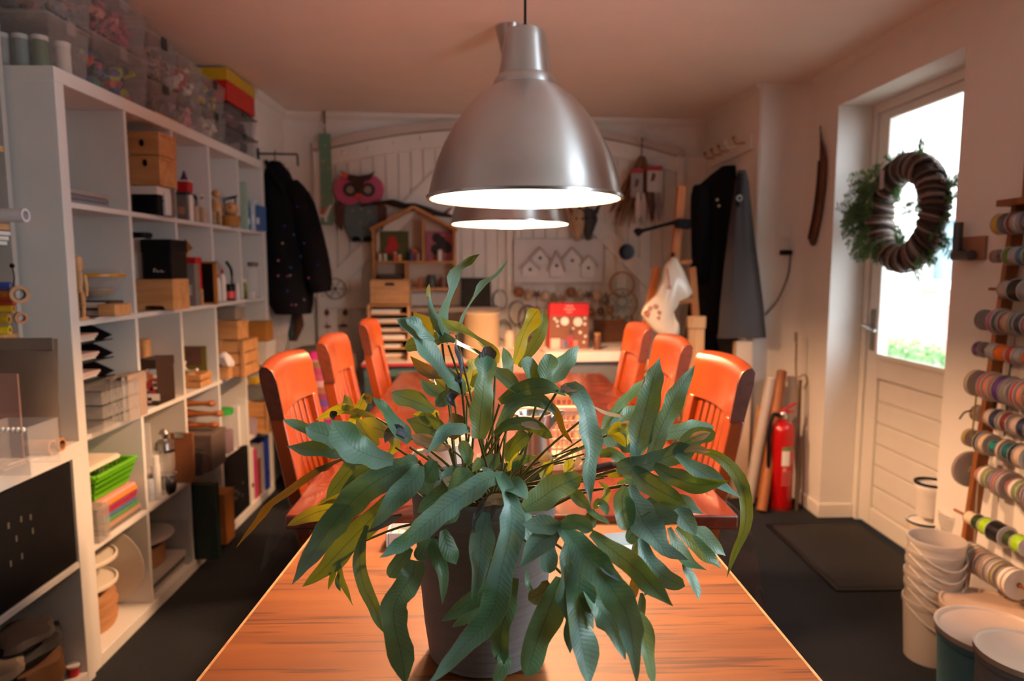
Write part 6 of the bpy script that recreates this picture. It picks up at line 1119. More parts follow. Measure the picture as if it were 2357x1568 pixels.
# ============================================================ door wall: extinguisher, tubes, socket, pod, wreath
t = thing('fire_extinguisher', 'red fire extinguisher standing on the floor beside the door', 'fire extinguisher', PZ(1793, 1168, 0)); r = .062; hh = P(1793, 970, t.location.y).z
EXR = mat('b80c10', .3, 0, .05, coat=.5)
ob('cylinder', MB().lathe([(0, 0), (r * .96, 0), (r, .008), (r, hh - .05), (r * .92, hh - .025), (r * .7, hh - .008), (.02, hh), (.02, hh + .015)], n=36), EXR, t); ob('base_ring', MB().lathe([(r + .0004, .0), (r + .003, .0), (r + .003, .02), (r + .0004, .02)], n=36, close=True), mat('7a0a0c', .5), t)
ob('valve', MB().lathe([(.018, hh + .0152), (.018, hh + .04), (.012, hh + .05), (0, hh + .05)], n=16), STEEL, t); ob('handle', MB().bar((-.01, 0, hh + .055), (.065, -.01, hh + .10), .02, .008).bar((-.01, 0, hh + .048), (.055, -.01, hh + .055), .02, .008), mat('c01418', .4), t, bev=.002); ob('gauge', MB().lathe([(.014, 0), (.014, .01), (.002, .011)], (.0, -.018, hh + .03), 14, (0, -1, 0)), STEEL, t)
ob('hose', MB().tube(spline([(-.015, 0, hh + .03), (-.06, -.02, hh + .035), (-.082, -.03, hh - .06), (-.08, -.03, .3), (-.078, -.03, .10)], 22), .011, 8), BLACK, t); ob('nozzle', MB().tube([(-.078, -.03, .10), (-.078, -.03, .04)], [.013, .018], 10), BLACK, t)
def wrap(a0, a1, z0, z1, rr): 
    vs = []; fs = []; n = 10
    for i in range(n + 1): a = R(a0 + (a1 - a0) * i / n); vs += [(rr * math.sin(a), -rr * math.cos(a), z0), (rr * math.sin(a), -rr * math.cos(a), z1)]
    for i in range(n): fs.append((2 * i, 2 * i + 2, 2 * i + 3, 2 * i + 1))
    return vs, fs
LB = ob('label', MB()._add(*wrap(-20, 70, hh * .70, hh * .735, r + .0006)), mat('5a8a50', .5), t); ob('white_print', MB()._add(*wrap(-20, 18, hh * .52, hh * .69, r + .0006)), PAPER, t)
b = MB()
for k in range(5): b._add(*wrap(24, 66 - 6 * (k % 2), hh * (.54 + .035 * k), hh * (.553 + .035 * k), r + .0007))
for k in range(6): b._add(*wrap(-18, 50 - 8 * (k % 3), hh * (.30 + .03 * k), hh * (.308 + .03 * k), r + .0007))
b._add(*wrap(-14, 4, hh * .46, hh * .5, r + .0008)); ob('text_lines', b, mat('d88a84', .5), t)
for i, (xt, yt, xb, yb, r, Y0, Y1, c, lab) in enumerate(((1800, 855, 1755, 1120, .026, 3.62, 3.40, '9a5a2c', 'brown cardboard tube leaning in the corner behind the extinguisher'), (1775, 872, 1725, 1110, .030, 3.63, 3.52, 'b8aca4', 'clear wrapped white tube leaning left of the brown one'))):
    q = P(xb, yb, Y1); q.z = r * .5; p = P(xt, yt, Y0); b = MB().tube([q, p], r, 20); t = thing('paper_tube', lab, 'tube', None, 0, 'tubes leaning in the corner'); ob('tube', b, mat(c, .5 if i == 0 else .25), t); d_ = (p - q).normalized(); ob('end_cap', MB().tube([p + d_ * .0003, p + d_ * .004], r * .8, 18), mat('5a3418', .7) if i == 0 else PAPER, t)
q0 = PZ(1735, 1145, 0); t = thing('tan_board', 'tan wooden plank leaning against the pillar left of the extinguisher', 'plank'); zt_ = P(1745, 945, 3.5).z; x0, x1 = q0.x - .04, q0.x + .06
ob('plank', MB()._add([(x0, q0.y + .0, 0), (x1, q0.y, 0), (x1, q0.y + .02, 0), (x0, q0.y + .02, 0), (x0 + .03, 3.60, zt_), (x1 + .03, 3.60, zt_ - .02), (x1 + .03, 3.62, zt_ - .02), (x0 + .03, 3.62, zt_)], [(0, 3, 2, 1), (4, 5, 6, 7), (0, 1, 5, 4), (1, 2, 6, 5), (2, 3, 7, 6), (3, 0, 4, 7)]), wood('a87044', 'bd8656', (20, 20, 3), .5), t, bev=.002); ob('edge_tape', MB().box((x0 + .028, 3.598, zt_ - .0), (x1 + .03, 3.622, zt_ + .004)), CARD, t)
t = thing('pale_board', 'pale flat board leaning in the alcove opening left of the plank', 'board'); b = MB(); x0, x1 = P(1690, 1100, 3.62).x, P(1715, 1100, 3.62).x; z1 = P(1700, 785, 3.64).z
ob('board', MB().box((x0 - .01, 3.63, 0), (x1 + .02, 3.66, z1)), mat('d8bca0', .6, 0, .05), t, bev=.002); ob('edge', MB().box((x0 - .018, 3.628, 0), (x0 - .0103, 3.662, z1)), mat('b08a64', .6), t)
t = thing('wall_socket', 'white wall socket with a black plug and hanging cable', 'socket'); p = P(1803, 555, 3.69)
ob('plate', MB().box((p.x - .035, 3.678, p.z - .075), (p.x + .04, 3.689, p.z + .09)), PAINT, t, bev=.004); ob('adapter', MB().box((p.x - .022, 3.655, p.z - .05), (p.x + .022, 3.6775, p.z + .02)), mat('d8d4d0', .4), t, bev=.004); ob('plug', MB().box((p.x - .025, 3.645, p.z - .075), (p.x + .035, 3.677, p.z - .0505)), BLACK, t, bev=.004)
ob('cable', MB().tube(spline([(p.x + .03, 3.66, p.z - .076), (p.x + .032, 3.67, p.z - .12), P(1812, 640, 3.67), P(1790, 690, 3.67), P(1762, 725, 3.68)], 18), .004, 6), mat('4a3c34', .5), t)
t = thing('bean_pod', 'long brown dried bean pod hanging on the wall left of the door', 'seed pod'); pp = [PX(x, y, XR - .02) for x, y in ((1886, 290), (1888, 325), (1892, 370), (1888, 430), (1880, 490), (1868, 550), (1864, 562))]
pp = [V((XR - .02, 3.42 + .0 + (q.y - pp[0].y) * .6 + .0, q.z)) for q in pp] if 0 else pp
b = MB().tube(spline(pp, 20), [.006, .007, .008, .010, .016, .024, .030, .033, .035, .036, .037, .037, .038, .038, .037, .036, .033, .030, .022, .008], 10); b.v = [(XR - .012 + (v[0] - (XR - .02)) * .35 - .004, v[1], v[2]) for v in b.v]; ob('pod', b, wood('4a2a1a', '6a4028', (10, 10, 10), .6), t); ob('ridge', MB().tube(spline([q + V((-.016, 0, 0)) for q in pp[2:6]], 12), .006, 6), mat('3a2014', .6), t)
# cord with tassel hanging near the door
t = thing('pull_cord', 'thin beige cord hanging on the wall above the extinguisher', 'cord'); ob('cord', MB().tube(spline([PX(x, y, XR - .012) if 0 else P(x, y, 3.52) for x, y in ((1832, 765), (1833, 800), (1832, 850), (1836, 905), (1838, 1000), (1832, 1160))], 24), .005, 6), mat('8a7458', .8), t); ob('tassel', MB().tube([P(1832, 765, 3.52), P(1832, 785, 3.52)], .009, 8).tube(spline([P(1838, 870, 3.52), P(1852, 862, 3.52), P(1858, 880, 3.52), P(1850, 895, 3.52)], 10), .004, 6), mat('9a8468', .8), t)
t = thing('leaning_cane', 'thin dark cane leaning on the wall right of the extinguisher', 'cane'); ob('cane', MB().tube([P(1842, 880, 3.50), V((P(1834, 1165, 3.42).x, 3.42, .004))], [.008, .009], 8), mat('4a3a2c', .6), t); ob('tip', MB().ball(P(1842, 878, 3.50), .010, 8, 6), mat('4a3a2c', .6), t)
# wreath
WX = 1.775; wc = PX(2085, 491, WX); t = thing('door_wreath', 'twig wreath with cedar sprigs hanging on the glazed door', 'wreath', wc); RM, RN = .195, .052
b = MB(); n1, n2 = 40, 12; vs = []
for i in range(n1):
    a = 2 * PI * i / n1
    for j in range(n2):
        h = 2 * PI * j / n2; rr = RM + RN * math.cos(h); vs.append((RN * .9 * math.sin(h), rr * math.cos(a), rr * math.sin(a)))
b._add(vs, [(i * n2 + j, i * n2 + (j + 1) % n2, ((i + 1) % n1) * n2 + (j + 1) % n2, ((i + 1) % n1) * n2 + j) for i in range(n1) for j in range(n2)]); TW = mat('2c1f19', .6, 0, .5, 50, .4); ob('straw_ring', b, TW, t)
TW2 = [mat('5a453a', .45, 0, .3, 40), mat('33261f', .5, 0, .3, 40), mat('8a7a74', .35, 0, .3, 40)]
for i in range(58):
    a = 2 * PI * i / 58 + random.gauss(0, .03); sk = .35 + random.gauss(0, .12); pts = []
    for j in range(13): h = 2 * PI * j / 12; aa = a + sk * (j / 12 - .5); rr = RM + (RN + .006) * math.cos(h); pts.append(((RN * .9 + .006) * math.sin(h), rr * math.cos(aa), rr * math.sin(aa)))
    ob('wound_twig', MB().tube(pts, random.uniform(.005, .010), 5), TW2[i % 3], t)
b = MB()
def sprig(base, d, ln):
    d = V(d).normalized(); base = V(base); sd = d.cross(V((1, 0, 0))).normalized(); tip = base + d * ln; b.tube([base, tip], [.0025, .001], 4)
    for k in range(9):
        p = base.lerp(tip, .15 + .85 * k / 9); l = ln * .42 * (1 - .6 * k / 9)
        for s in (-1, 1):
            e = p + (d * .7 + sd * s * .8 + V((random.gauss(0, .25), 0, 0))).normalized() * l; m = p.lerp(e, .5); w_ = .0045; nn = (e - p).normalized().cross(V((1, 0, 0))).normalized() * w_
            b._add([p, m + nn, e, m - nn], [(0, 1, 2, 3)])
            for u in (.4, .7):
                p2 = p.lerp(e, u)
                for s2 in (-1, 1): e2 = p2 + ((e - p).normalized() + nn.normalized() * s2 * .9).normalized() * l * .35; n3 = nn * .7; m2 = p2.lerp(e2, .5); b._add([p2, m2 + n3, e2, m2 - n3], [(0, 1, 2, 3)])
for i in range(46):
    a = random.gauss(PI * .02 + 0, .55); 
    sprig((-.05 + random.gauss(0, .02), (RM + random.uniform(-.06, .05)) * math.cos(a), (RM + random.uniform(-.06, .05)) * math.sin(a) + .02), (-.25 + random.gauss(0, .3), math.cos(a) + .3, math.sin(a) - .7 + random.gauss(0, .5)), random.uniform(.08, .15))
for i in range(18): a = random.choice((1.9, 2.2, 2.9, 3.2, 3.5, 4.0, 1.2)) + random.gauss(0, .12); sprig((random.gauss(0, .03), (RM + .02) * math.cos(a), (RM + .02) * math.sin(a)), (random.gauss(0, .4), math.cos(a) + random.gauss(0, .4), math.sin(a) + random.gauss(0, .4)), random.uniform(.07, .13))
for i in range(10): a = random.choice((2.9, 3.3, 4.6, 1.0)) + random.gauss(0, .15); sprig((random.gauss(0, .03), (RM - .04) * math.cos(a), (RM - .04) * math.sin(a)), (random.gauss(0, .3), -math.cos(a), -math.sin(a) + random.gauss(0, .3)), random.uniform(.06, .11))
cs = ob('cedar_sprigs', b, mat('567a48', .6, 0, .35, 20, trans=.25), t); cs['kind'] = 'stuff'
ob('gift_tag', MB().box((-.075, .055, .11), (-.072, .085, .19)), mat('b8b4b4', .5), t, bev=.002); ob('hanging_wire', MB().tube([(0, 0, RM + .04), (.045, 0, PX(2130, 250, 1.82).z - wc.z)], .0015, 5), STEEL, t)
# grey bracket to the right of the door
t = thing('wall_hook', 'grey metal hook on a wooden plate right of the door', 'hook'); p = PX(2235, 575, XR - .004); ob('plate', MB().box((XR - .012, p.y - .075, p.z - .035), (XR - .0005, p.y + .06, p.z + .045)), mat('9a6a50', .7), t, bev=.002)
GM = mat('4a4a4c', .4, .6, .1); ob('upright', MB().tube([(XR - .04, p.y + .02, p.z - .02), (XR - .04, p.y + .02, p.z + .095)], .016, 12), GM, t); ob('arm', MB().tube([(XR - .04, p.y + .03, p.z - .022), (XR - .04, p.y - .055, p.z - .02)], .018, 12), GM, t); ob('mount', MB().tube([(XR - .0125, p.y + .02, p.z - .01), (XR - .03, p.y + .02, p.z - .01)], .012, 10), GM, t)
# door mat
a, b_, c, d = PZ(1765, 1200, 0), PZ(2070, 1345, 0), PZ(2090, 1275, 0), PZ(1970, 1195, 0)
t = thing('door_mat', 'black door mat lying on the carpet before the door', 'mat', (1.58, 2.85, .0006)); ob('pile', MB().box((-.21, -.30, 0), (.21, .36, .008)), mat((.012, .011, .011), .95, 0, .4, 120, .6), t, bev=.003); ob('border', MB().box((-.23, -.32, 0), (-.2105, .38, .006)).box((.2105, -.32, 0), (.23, .38, .006)).box((-.2105, -.32, 0), (.2105, -.3005, .006)).box((-.2105, .3605, 0), (.2105, .38, .006)), BLACK, t)
# ============================================================ ribbon rack
RY = 2.12; RK = wood('7a4418', '96582a', (20, 20, 4), .5); pt0, pt1 = P(2338, 475, RY), P(2212, 1300, RY); dirn = (pt0 - pt1).normalized()
t = thing('ribbon_rack', 'orange-brown wooden rack with rods full of ribbon spools on the right wall', 'rack')
low = pt1 + dirn * (-(pt1.z) / dirn.z); hi = pt0 + dirn * .02
ob('post', MB().bar(low + V((.03, .012, 0)), hi + V((.03, .012, 0)), .022, .075, (1, 0, 0)) if 0 else MB()._add([v + V((x, y, 0)) for v in (low, hi) for x, y in ((0, 0), (.04, 0), (.04, .02), (0, .02))], [(0, 3, 2, 1), (4, 5, 6, 7), (0, 1, 5, 4), (1, 2, 6, 5), (2, 3, 7, 6), (3, 0, 4, 7)]), RK, t, bev=.002)
ob('post', MB()._add([v + V((x, y - .55, 0)) for v in (low, hi) for x, y in ((0, 0), (.04, 0), (.04, .02), (0, .02))], [(0, 3, 2, 1), (4, 5, 6, 7), (0, 1, 5, 4), (1, 2, 6, 5), (2, 3, 7, 6), (3, 0, 4, 7)]), RK, t, bev=.002)
ROWS = [(2318, 515, [('c8a01c', .034, .03), ('7a3020', .036, .026), ('b8b4b8', .036, .024), ('6a6a78', .034, .03)]),
 (2306, 590, [('8a5030', .022, .022), ('5a7a2a', .030, .034), ('b0a8b0', .030, .02), ('3a6a8a', .03, .03)]),
 (2296, 666, [('a89a90', .030, .045), ('0c0c0e', .036, .05), ('8a8a90', .034, .03)]),
 (2280, 738, [('2c2422', .034, .014), ('c05078', .042, .020), ('1f3a30', .040, .018), ('7a2a34', .036, .02), ('b89a74', .038, .028), ('26201e', .036, .016), ('2a3a4a', .034, .03), ('8a4a6a', .036, .02)]),
 (2268, 806, [('4a1f5a', .026, .03), ('9a9a9c', .028, .034), ('c8601c', .028, .05), ('a03a2a', .03, .03)]),
 (2262, 885, [('c8aa84', .044, .018), ('b01c10', .048, .018), ('c87a60', .044, .024), ('8a5038', .044, .018), ('4a2a6a', .046, .034), ('7a7078', .042, .024), ('3a3a50', .04, .02)]),
 (2264, 955, [('7a5a50', .028, .020), ('b82048', .026, .008), ('c0aaa0', .030, .03), ('26304a', .034, .034), ('d0c0b4', .03, .012), ('6a2a2a', .034, .03)]),
 (2246, 1012, [('a88a30', .030, .018), ('141210', .038, .018), ('c8aa90', .036, .028), ('1c6a66', .020, .05), ('d0b8a0', .036, .014), ('17555a', .028, .04)]),
 (2244, 1085, [('c89484', .060, .012), ('c01820', .026, .02), ('d8cabc', .036, .022), ('7a9a2a', .034, .016), ('4a2030', .030, .012), ('b82a2a', .034, .014), ('2a4a7a', .044, .012), ('b0282c', .046, .014), ('9a8a88', .046, .02)]),
 (2214, 1182, [('e0c0a0', .022, .04), ('2a3a14', .026, .034), ('9ac81c', .028, .04), ('121214', .034, .06)]),
 (2204, 1262, [('c88428', .032, .016), ('d8b8a0', .034, .014), ('e4d4c4', .044, .020), ('e0d0c0', .046, .020), ('d8c8b8', .046, .018), ('5a6a2a', .044, .012), ('c86a60', .044, .014), ('2a3038', .044, .014), ('9a7a6a', .046, .014), ('a89080', .046, .016), ('8a7a74', .046, .012), ('b8a89a', .046, .014), ('a89a4a', .044, .014)])]
ORD = ['first', 'second', 'third', 'fourth', 'fifth', 'sixth', 'seventh', 'eighth', 'ninth', 'tenth', 'eleventh', 'twelfth', 'thirteenth', 'fourteenth', 'fifteenth', 'sixteenth', 'seventeenth', 'eighteenth', 'nineteenth', 'twentieth'] + ['farther'] * 20
def hue(c):
    import colorsys
    r, g, b_ = [int(c[i:i + 2], 16) / 255 for i in (0, 2, 4)]; h, s, v = colorsys.rgb_to_hsv(r, g, b_)
    if v < .16: return 'black'
    if s < .14: return 'white' if v > .75 else 'grey'
    if s < .32 and v > .6: return 'cream'
    for lim, nm in ((.025, 'red'), (.10, 'orange' if v > .7 and s > .6 else 'brown'), (.18, 'golden' if v > .55 else 'olive'), (.42, 'green'), (.54, 'teal'), (.72, 'blue'), (.84, 'purple'), (.965, 'pink'), (1.01, 'red')):
        if h <= lim: return ('dark ' if v < .35 else '') + nm
FLG = mat('cfc3ba', .4, 0, .05); FLT = mat('c8bcb4', .35, 0, .05, trans=.3, alpha=.75)
for ri, (x, y, sp) in enumerate(ROWS):
    p = P(x, y, RY + .02); tt = (p.z - pt1.z) / (pt0.z - pt1.z); px = p.x
    ob('rod', MB().tube([(px, RY + .055, p.z), (px, RY - .56, p.z)], .005, 8), RK, t); ob('rod_bracket', MB().box((px - .012, RY - .0105, p.z - .009), (low.lerp(hi, max(0, min(1, p.z / hi.z))).x + .03, RY - .0003, p.z + .009)), RK, t)
    yy = RY + .05
    sp = sp + [(c, r, w_) for c, r, w_ in (sp[1:] + sp[:1])] + sp[::-1]
    for si, (c, r, w_) in enumerate(sp):
        w2 = w_ * .92
        if RY + .022 > yy - w2 > RY - .013 or RY + .022 > yy > RY - .013: yy = RY - .0135
        q = thing('ribbon_spool', f"{hue(c)} ribbon spool, {ORD[si]} from the door side on the {ORD[ri]} rod from the top", 'spool', (px, yy - w2 / 2, p.z), 0, 'ribbon spools on the rack')
        ob('ribbon', MB().lathe([(r * .45, -w2 / 2 + .0022), (r * .93, -w2 / 2 + .0022), (r * .95, 0), (r * .93, w2 / 2 - .0022), (r * .45, w2 / 2 - .0022)], n=26, ax=(0, 1, 0), close=True), mat(c, .28, 0, .12, 40), q)
        fm = FLG if si % 2 else FLT
        for s in (-1, 1): ob('flange', MB().lathe([(.008, s * (w2 / 2 - .0004)), (r, s * (w2 / 2 - .0004)), (r, s * (w2 / 2 - .0018)), (.008, s * (w2 / 2 - .0018))], n=26, ax=(0, 1, 0), close=True), fm, q)
        yy -= w_
        if yy < RY - .24: break
ob('upper_board', MB().box((1.625, RY - .30, hi.z + .001), (1.66, RY - .03, 2.2)), RK, t, bev=.002); ob('ledge', MB().box((1.585, RY - .30, hi.z - .02), (1.6645, RY + .02, hi.z)), RK, t)
for i, (pp, c, lab) in enumerate((([(2346, 730), (2335, 800), (2322, 870), (2316, 960), (2312, 1005)], '4a6a70', 'thin teal ribbon end hanging across the rods'), ([(2306, 850), (2296, 900), (2284, 950), (2272, 965)], '2a1c16', 'thin black ribbon end hanging from the sixth rod'), ([(2251, 1110), (2247, 1160), (2243, 1240), (2238, 1290)], 'd0c0b0', 'white ribbon end hanging from the big disc'), ([(2234, 1290), (2228, 1330), (2226, 1365)], 'd8c8b8', 'white ribbon end hanging from the lowest rod'), ([(2322, 1180), (2322, 1240), (2320, 1300)], '2a1c14', 'dark ribbon loop under the black spool'), ([(2248, 900), (2243, 955), (2236, 1010)], 'a89a50', 'thin golden thread hanging left of the rack'), ([(2236, 945), (2220, 950), (2208, 965)], '6a4a3a', 'curled brown ribbon end left of the seventh rod'))):
    b = MB(); ps = spline([P(x, y, RY + .0) for x, y in pp], 12)
    for k in range(11): b.bar(ps[k], ps[k + 1], .006, .001, (0, 1, .1))
    one('ribbon_end', lab, 'ribbon', b, mat(c, .4), 0, 'loose ribbon ends')
# ============================================================ buckets and tubs
def bucket(lab, c, r, h, m, lid=None, handle=True, group=None, name='bucket', fill=None, top=.0):
    t = thing(name, lab, 'bucket', c, 0, group); k = .85
    ob('body', MB().lathe([(0, 0), (r * k, 0), (r * k, .003), (r * .985, h - .02), (r, h - .02), (r * 1.03, h - .012), (r * 1.03, h), (r * .97, h), (r * .94, h - .02), (r * (k - .03), .006), (0, .006)], n=40), m, t)
    if lid: ob('lid', MB().lathe([(r * 1.0, h + .0004), (r * 1.05, h + .0004), (r * 1.055, h + .014), (r * 1.0, h + .014), (r * .97, h + .008), (0, h + .008)], n=40), lid, t)
    if handle: ob('handle', MB().tube(spline([(-r * 1.03, 0, h - .015), (-r * .7, -r * .85, h - .055), (0, -r * 1.12, h - .075), (r * .7, -r * .85, h - .055), (r * 1.03, 0, h - .015)], 18), .003, 6), m, t)
    return t
cb = PZ(2135, 1512, 0); cb.z = .0006; BR_ = .082
MK = mat('ddd2c8', .35, 0, .05, trans=.35, alpha=.86)
hs_ = [.225] * 6; dz = [0, .052, .088, .125, .163, .20]
for i in range(6): bucket(f"translucent white bucket, {['lowest', 'second', 'third', 'fourth', 'fifth', 'topmost'][i]} of the nested stack on the carpet", V((cb.x + .003 * (i % 2), cb.y, cb.z + dz[i] * 1.02)), BR_, .2, MK, None, True, 'nested white buckets')
for i, (px, py, ytop, lab) in enumerate(((2130, 1290, 1195, 'white paint bucket below the black rimmed one'), (2142, 1195, 1112, 'white paint bucket with a black rimmed lid, upper'))):
    Yb = 2.50; r = .056; z1 = P(px, ytop, Yb).z; z0 = .0006 if i == 0 else zprev + .0165; zprev = z1 if i == 0 else 0
    tt = bucket(lab, V((P(px, 1150, Yb).x, Yb, z0)), r, z1 - z0 - .016, mat('e6d4bc' if i == 0 else 'e0d6cc', .4), mat('eeeae4', .4), False, None)
    ob('rim', MB().lathe([(r * .94, z1 - z0 - .003), (r * 1.08, z1 - z0 - .003), (r * 1.08, z1 - z0 + .006), (r * .94, z1 - z0 + .006)], n=40, close=True) if i else MB().lathe([(r * .98, z1 - z0 - .012), (r * 1.075, z1 - z0 - .012), (r * 1.075, z1 - z0 - .004), (r * .98, z1 - z0 - .004)], n=40, close=True), BLACK, tt)
zz = .0006
for i, (h, lab) in enumerate(((.16, 'grey tub at the bottom of the small stack by the door wall'), (.07, 'grey tub second in the small stack by the door wall'), (.07, 'clear tub third in the small stack by the door wall'), (.07, 'clear tub topmost in the small stack by the door wall'))):
    Yb = 2.38; bucket(lab, V((P(2198, 1200, Yb).x, Yb, zz)), .052, h - .016, FROST if i > 1 else mat('8a7e76', .5), FROST, False, 'small stack of tubs', 'tub'); zz += h + .0005
for i, (px, py, r, h, Y, m, lab) in enumerate(((2275, 1395, .12, .10, 1.90, mat('b89a84', .5), 'wide beige lidded tub behind the teal one'), (2290, 1450, .125, .17, 1.60, mat('5f8a90', .5), 'teal tub with a beige lid on the floor at the right'), (2370, 1500, .10, .16, 1.40, mat('8a8a84', .5), 'grey tub with a beige lid at the bottom right corner'))):
    x = P(px, py, Y).x; zl_ = P(px, py, Y).z; bucket(lab, V((x, Y, .0006)), r, max(.1, zl_ - .016), m, mat('c8aa92', .45), False, None, 'tub')
# ============================================================ the fern in its grey pot
PC = V((-.012, .868, ZN))                          # pot: middle of its base
pt = thing('potted_fern', 'blue-green lobed fern in a ribbed dark grey clay pot on the oak table', 'potted plant', PC)
def pot_mat():
    m = mat('75716e', .85, 0, .22, 9, .25, key='pot'); nt = m.node_tree; b = nt.nodes['Principled BSDF']
    tc = nt.nodes['Texture Coordinate']; mp = nt.nodes.new('ShaderNodeMapping'); mp.inputs['Scale'].default_value = (4, 4, 120); mp.inputs['Rotation'].default_value = (.10, .06, 0)
    n = nt.nodes.new('ShaderNodeTexNoise'); n.inputs['Scale'].default_value = 1; n.inputs['Detail'].default_value = 3
    bp = [x for x in nt.nodes if x.type == 'BUMP'][0]; bp.inputs['Strength'].default_value = .5
    nt.links.new(tc.outputs['Object'], mp.inputs[0]); nt.links.new(mp.outputs[0], n.inputs['Vector']); nt.links.new(n.outputs['Fac'], bp.inputs['Height'])
    return m
po = ob('pot', MB().lathe([(0, 0), (.062, 0), (.074, .006), (.080, .05), (.086, .12), (.093, .20), (.0945, .226), (.0925, .231), (.089, .226), (.086, .205), (.084, .19), (0, .19)], n=64), pot_mat(), pt)
q = MB()
for i in range(70):
    a = random.uniform(0, 2 * PI); r = .076 * math.sqrt(random.random())
    q.ball((r * math.cos(a), r * math.sin(a), .193), random.uniform(.004, .011), 6, 4, (1, 1, .6))
tag(ob('soil', q.lathe([(0, .194), (.078, .194)], n=24), mat((.02, .014, .01), .95, 0, .4, 60), pt), kind='stuff')

def leaf_mat(front, back, name, trans=.42, dry=None, patch=None):
    m = bpy.data.materials.new('frond_' + name); m.use_nodes = True; nt = m.node_tree; b = nt.nodes['Principled BSDF']
    uv = nt.nodes.new('ShaderNodeUVMap'); sp = nt.nodes.new('ShaderNodeSeparateXYZ'); nt.links.new(uv.outputs[0], sp.inputs[0])
    def math_(op, a, v=None, c=None):
        n = nt.nodes.new('ShaderNodeMath'); n.operation = op
        for i, q in enumerate((a, v, c)):
            if q is None: continue
            if isinstance(q, (int, float)): n.inputs[i].default_value = q
            else: nt.links.new(q, n.inputs[i])
        return n.outputs[0]
    d = math_('ABSOLUTE', math_('SUBTRACT', sp.outputs[0], .5))          # distance from the midrib, 0 .. .5
    tc = nt.nodes.new('ShaderNodeTexCoord')
    nz = nt.nodes.new('ShaderNodeTexNoise'); nz.inputs['Scale'].default_value = 22; nz.inputs['Detail'].default_value = 4; nt.links.new(tc.outputs['Object'], nz.inputs['Vector'])
    vv = math_('SINE', math_('ADD', math_('MULTIPLY', math_('SUBTRACT', sp.outputs[1], math_('MULTIPLY', d, .16)), 150), math_('MULTIPLY', nz.outputs['Fac'], 6)))
    def mix(f, a, c, bt='MIX'):
        n = nt.nodes.new('ShaderNodeMix'); n.data_type = 'RGBA'; n.blend_type = bt
        for i, q in ((0, f), (6, a), (7, c)):
            if isinstance(q, (int, float)): n.inputs[i].default_value = q
            elif isinstance(q, tuple): n.inputs[i].default_value = q
            else: nt.links.new(q, n.inputs[i])
        return n.outputs[2]
    c0 = col(front); hi = tuple(min(1, v * 1.35) for v in c0) + (1,); lo = tuple(v * .62 for v in c0) + (1,)
    base = mix(nz.outputs['Fac'], lo, hi)
    if patch:                                      # greener patches where the bloom is worn off
        n4 = nt.nodes.new('ShaderNodeTexNoise'); n4.inputs['Scale'].default_value = 11; nt.links.new(tc.outputs['Object'], n4.inputs['Vector'])
        mr = nt.nodes.new('ShaderNodeMapRange'); mr.inputs[1].default_value = .46; mr.inputs[2].default_value = .62; nt.links.new(n4.outputs['Fac'], mr.inputs[0])
        base = mix(math_('MULTIPLY', mr.outputs[0], .8), base, col(patch) + (1,))
    base = mix(math_('MULTIPLY', math_('GREATER_THAN', vv, .6), .05), base, tuple(v * .45 for v in c0) + (1,))
    rib = math_('LESS_THAN', d, .022)
    base = mix(math_('MULTIPLY', rib, .32), base, tuple(v * .35 for v in c0) + (1,))
    rim = math_('GREATER_THAN', d, .478)
    base = mix(math_('MULTIPLY', rim, .55), base, col('a7a457') + (1,))
    if dry:
        n3 = nt.nodes.new('ShaderNodeTexNoise'); n3.inputs['Scale'].default_value = 16; nt.links.new(tc.outputs['Object'], n3.inputs['Vector'])
        base = mix(math_('GREATER_THAN', n3.outputs['Fac'], .52), base, col(dry) + (1,))
    nt.links.new(base, b.inputs['Base Color']); b.inputs['Roughness'].default_value = .36; b.inputs['Specular IOR Level'].default_value = .45
    bp = nt.nodes.new('ShaderNodeBump'); bp.inputs['Strength'].default_value = .35; bp.inputs['Distance'].default_value = .002
    nt.links.new(math_('ADD', math_('MULTIPLY', vv, .06), nz.outputs['Fac']), bp.inputs['Height']); nt.links.new(bp.outputs[0], b.inputs['Normal'])
    tr = nt.nodes.new('ShaderNodeBsdfTranslucent')
    t2 = mix(math_('MULTIPLY', rib, .7), mix(nz.outputs['Fac'], tuple(v * .7 for v in col(back)) + (1,), col(back) + (1,)), (.02, .03, .0, 1)); nt.links.new(t2, tr.inputs[0])
    ms = nt.nodes.new('ShaderNodeMixShader'); ms.inputs[0].default_value = trans
    nt.links.new(b.outputs[0], ms.inputs[1]); nt.links.new(tr.outputs[0], ms.inputs[2]); nt.links.new(ms.outputs[0], nt.nodes['Material Output'].inputs[0])
    return m
LM = {'b': leaf_mat('7ba393', '66801a', 'blue', .22, None, '4c7d46'), 'g': leaf_mat('5f8c62', '7d8c12', 'green', .32), 'y': leaf_mat('7a9440', 'b8b41e', 'backlit', .5),  # yellow-green 'y' paints in lamp light shining through the rear fronds
      'o': leaf_mat('66602e', '7a5c10', 'olive', .4), 'd': leaf_mat('cdb58c', 'c8a050', 'dried', .3, 'e0cfae'), 'k': leaf_mat('6f7a86', '5a5a40', 'grey', .25, '3a3a44')}  # cream 'd' is dried tissue, and also tints one lamp-lit patch
STEM = mat('6e6a2c', .5, 0, .2, 30)
NL = 17
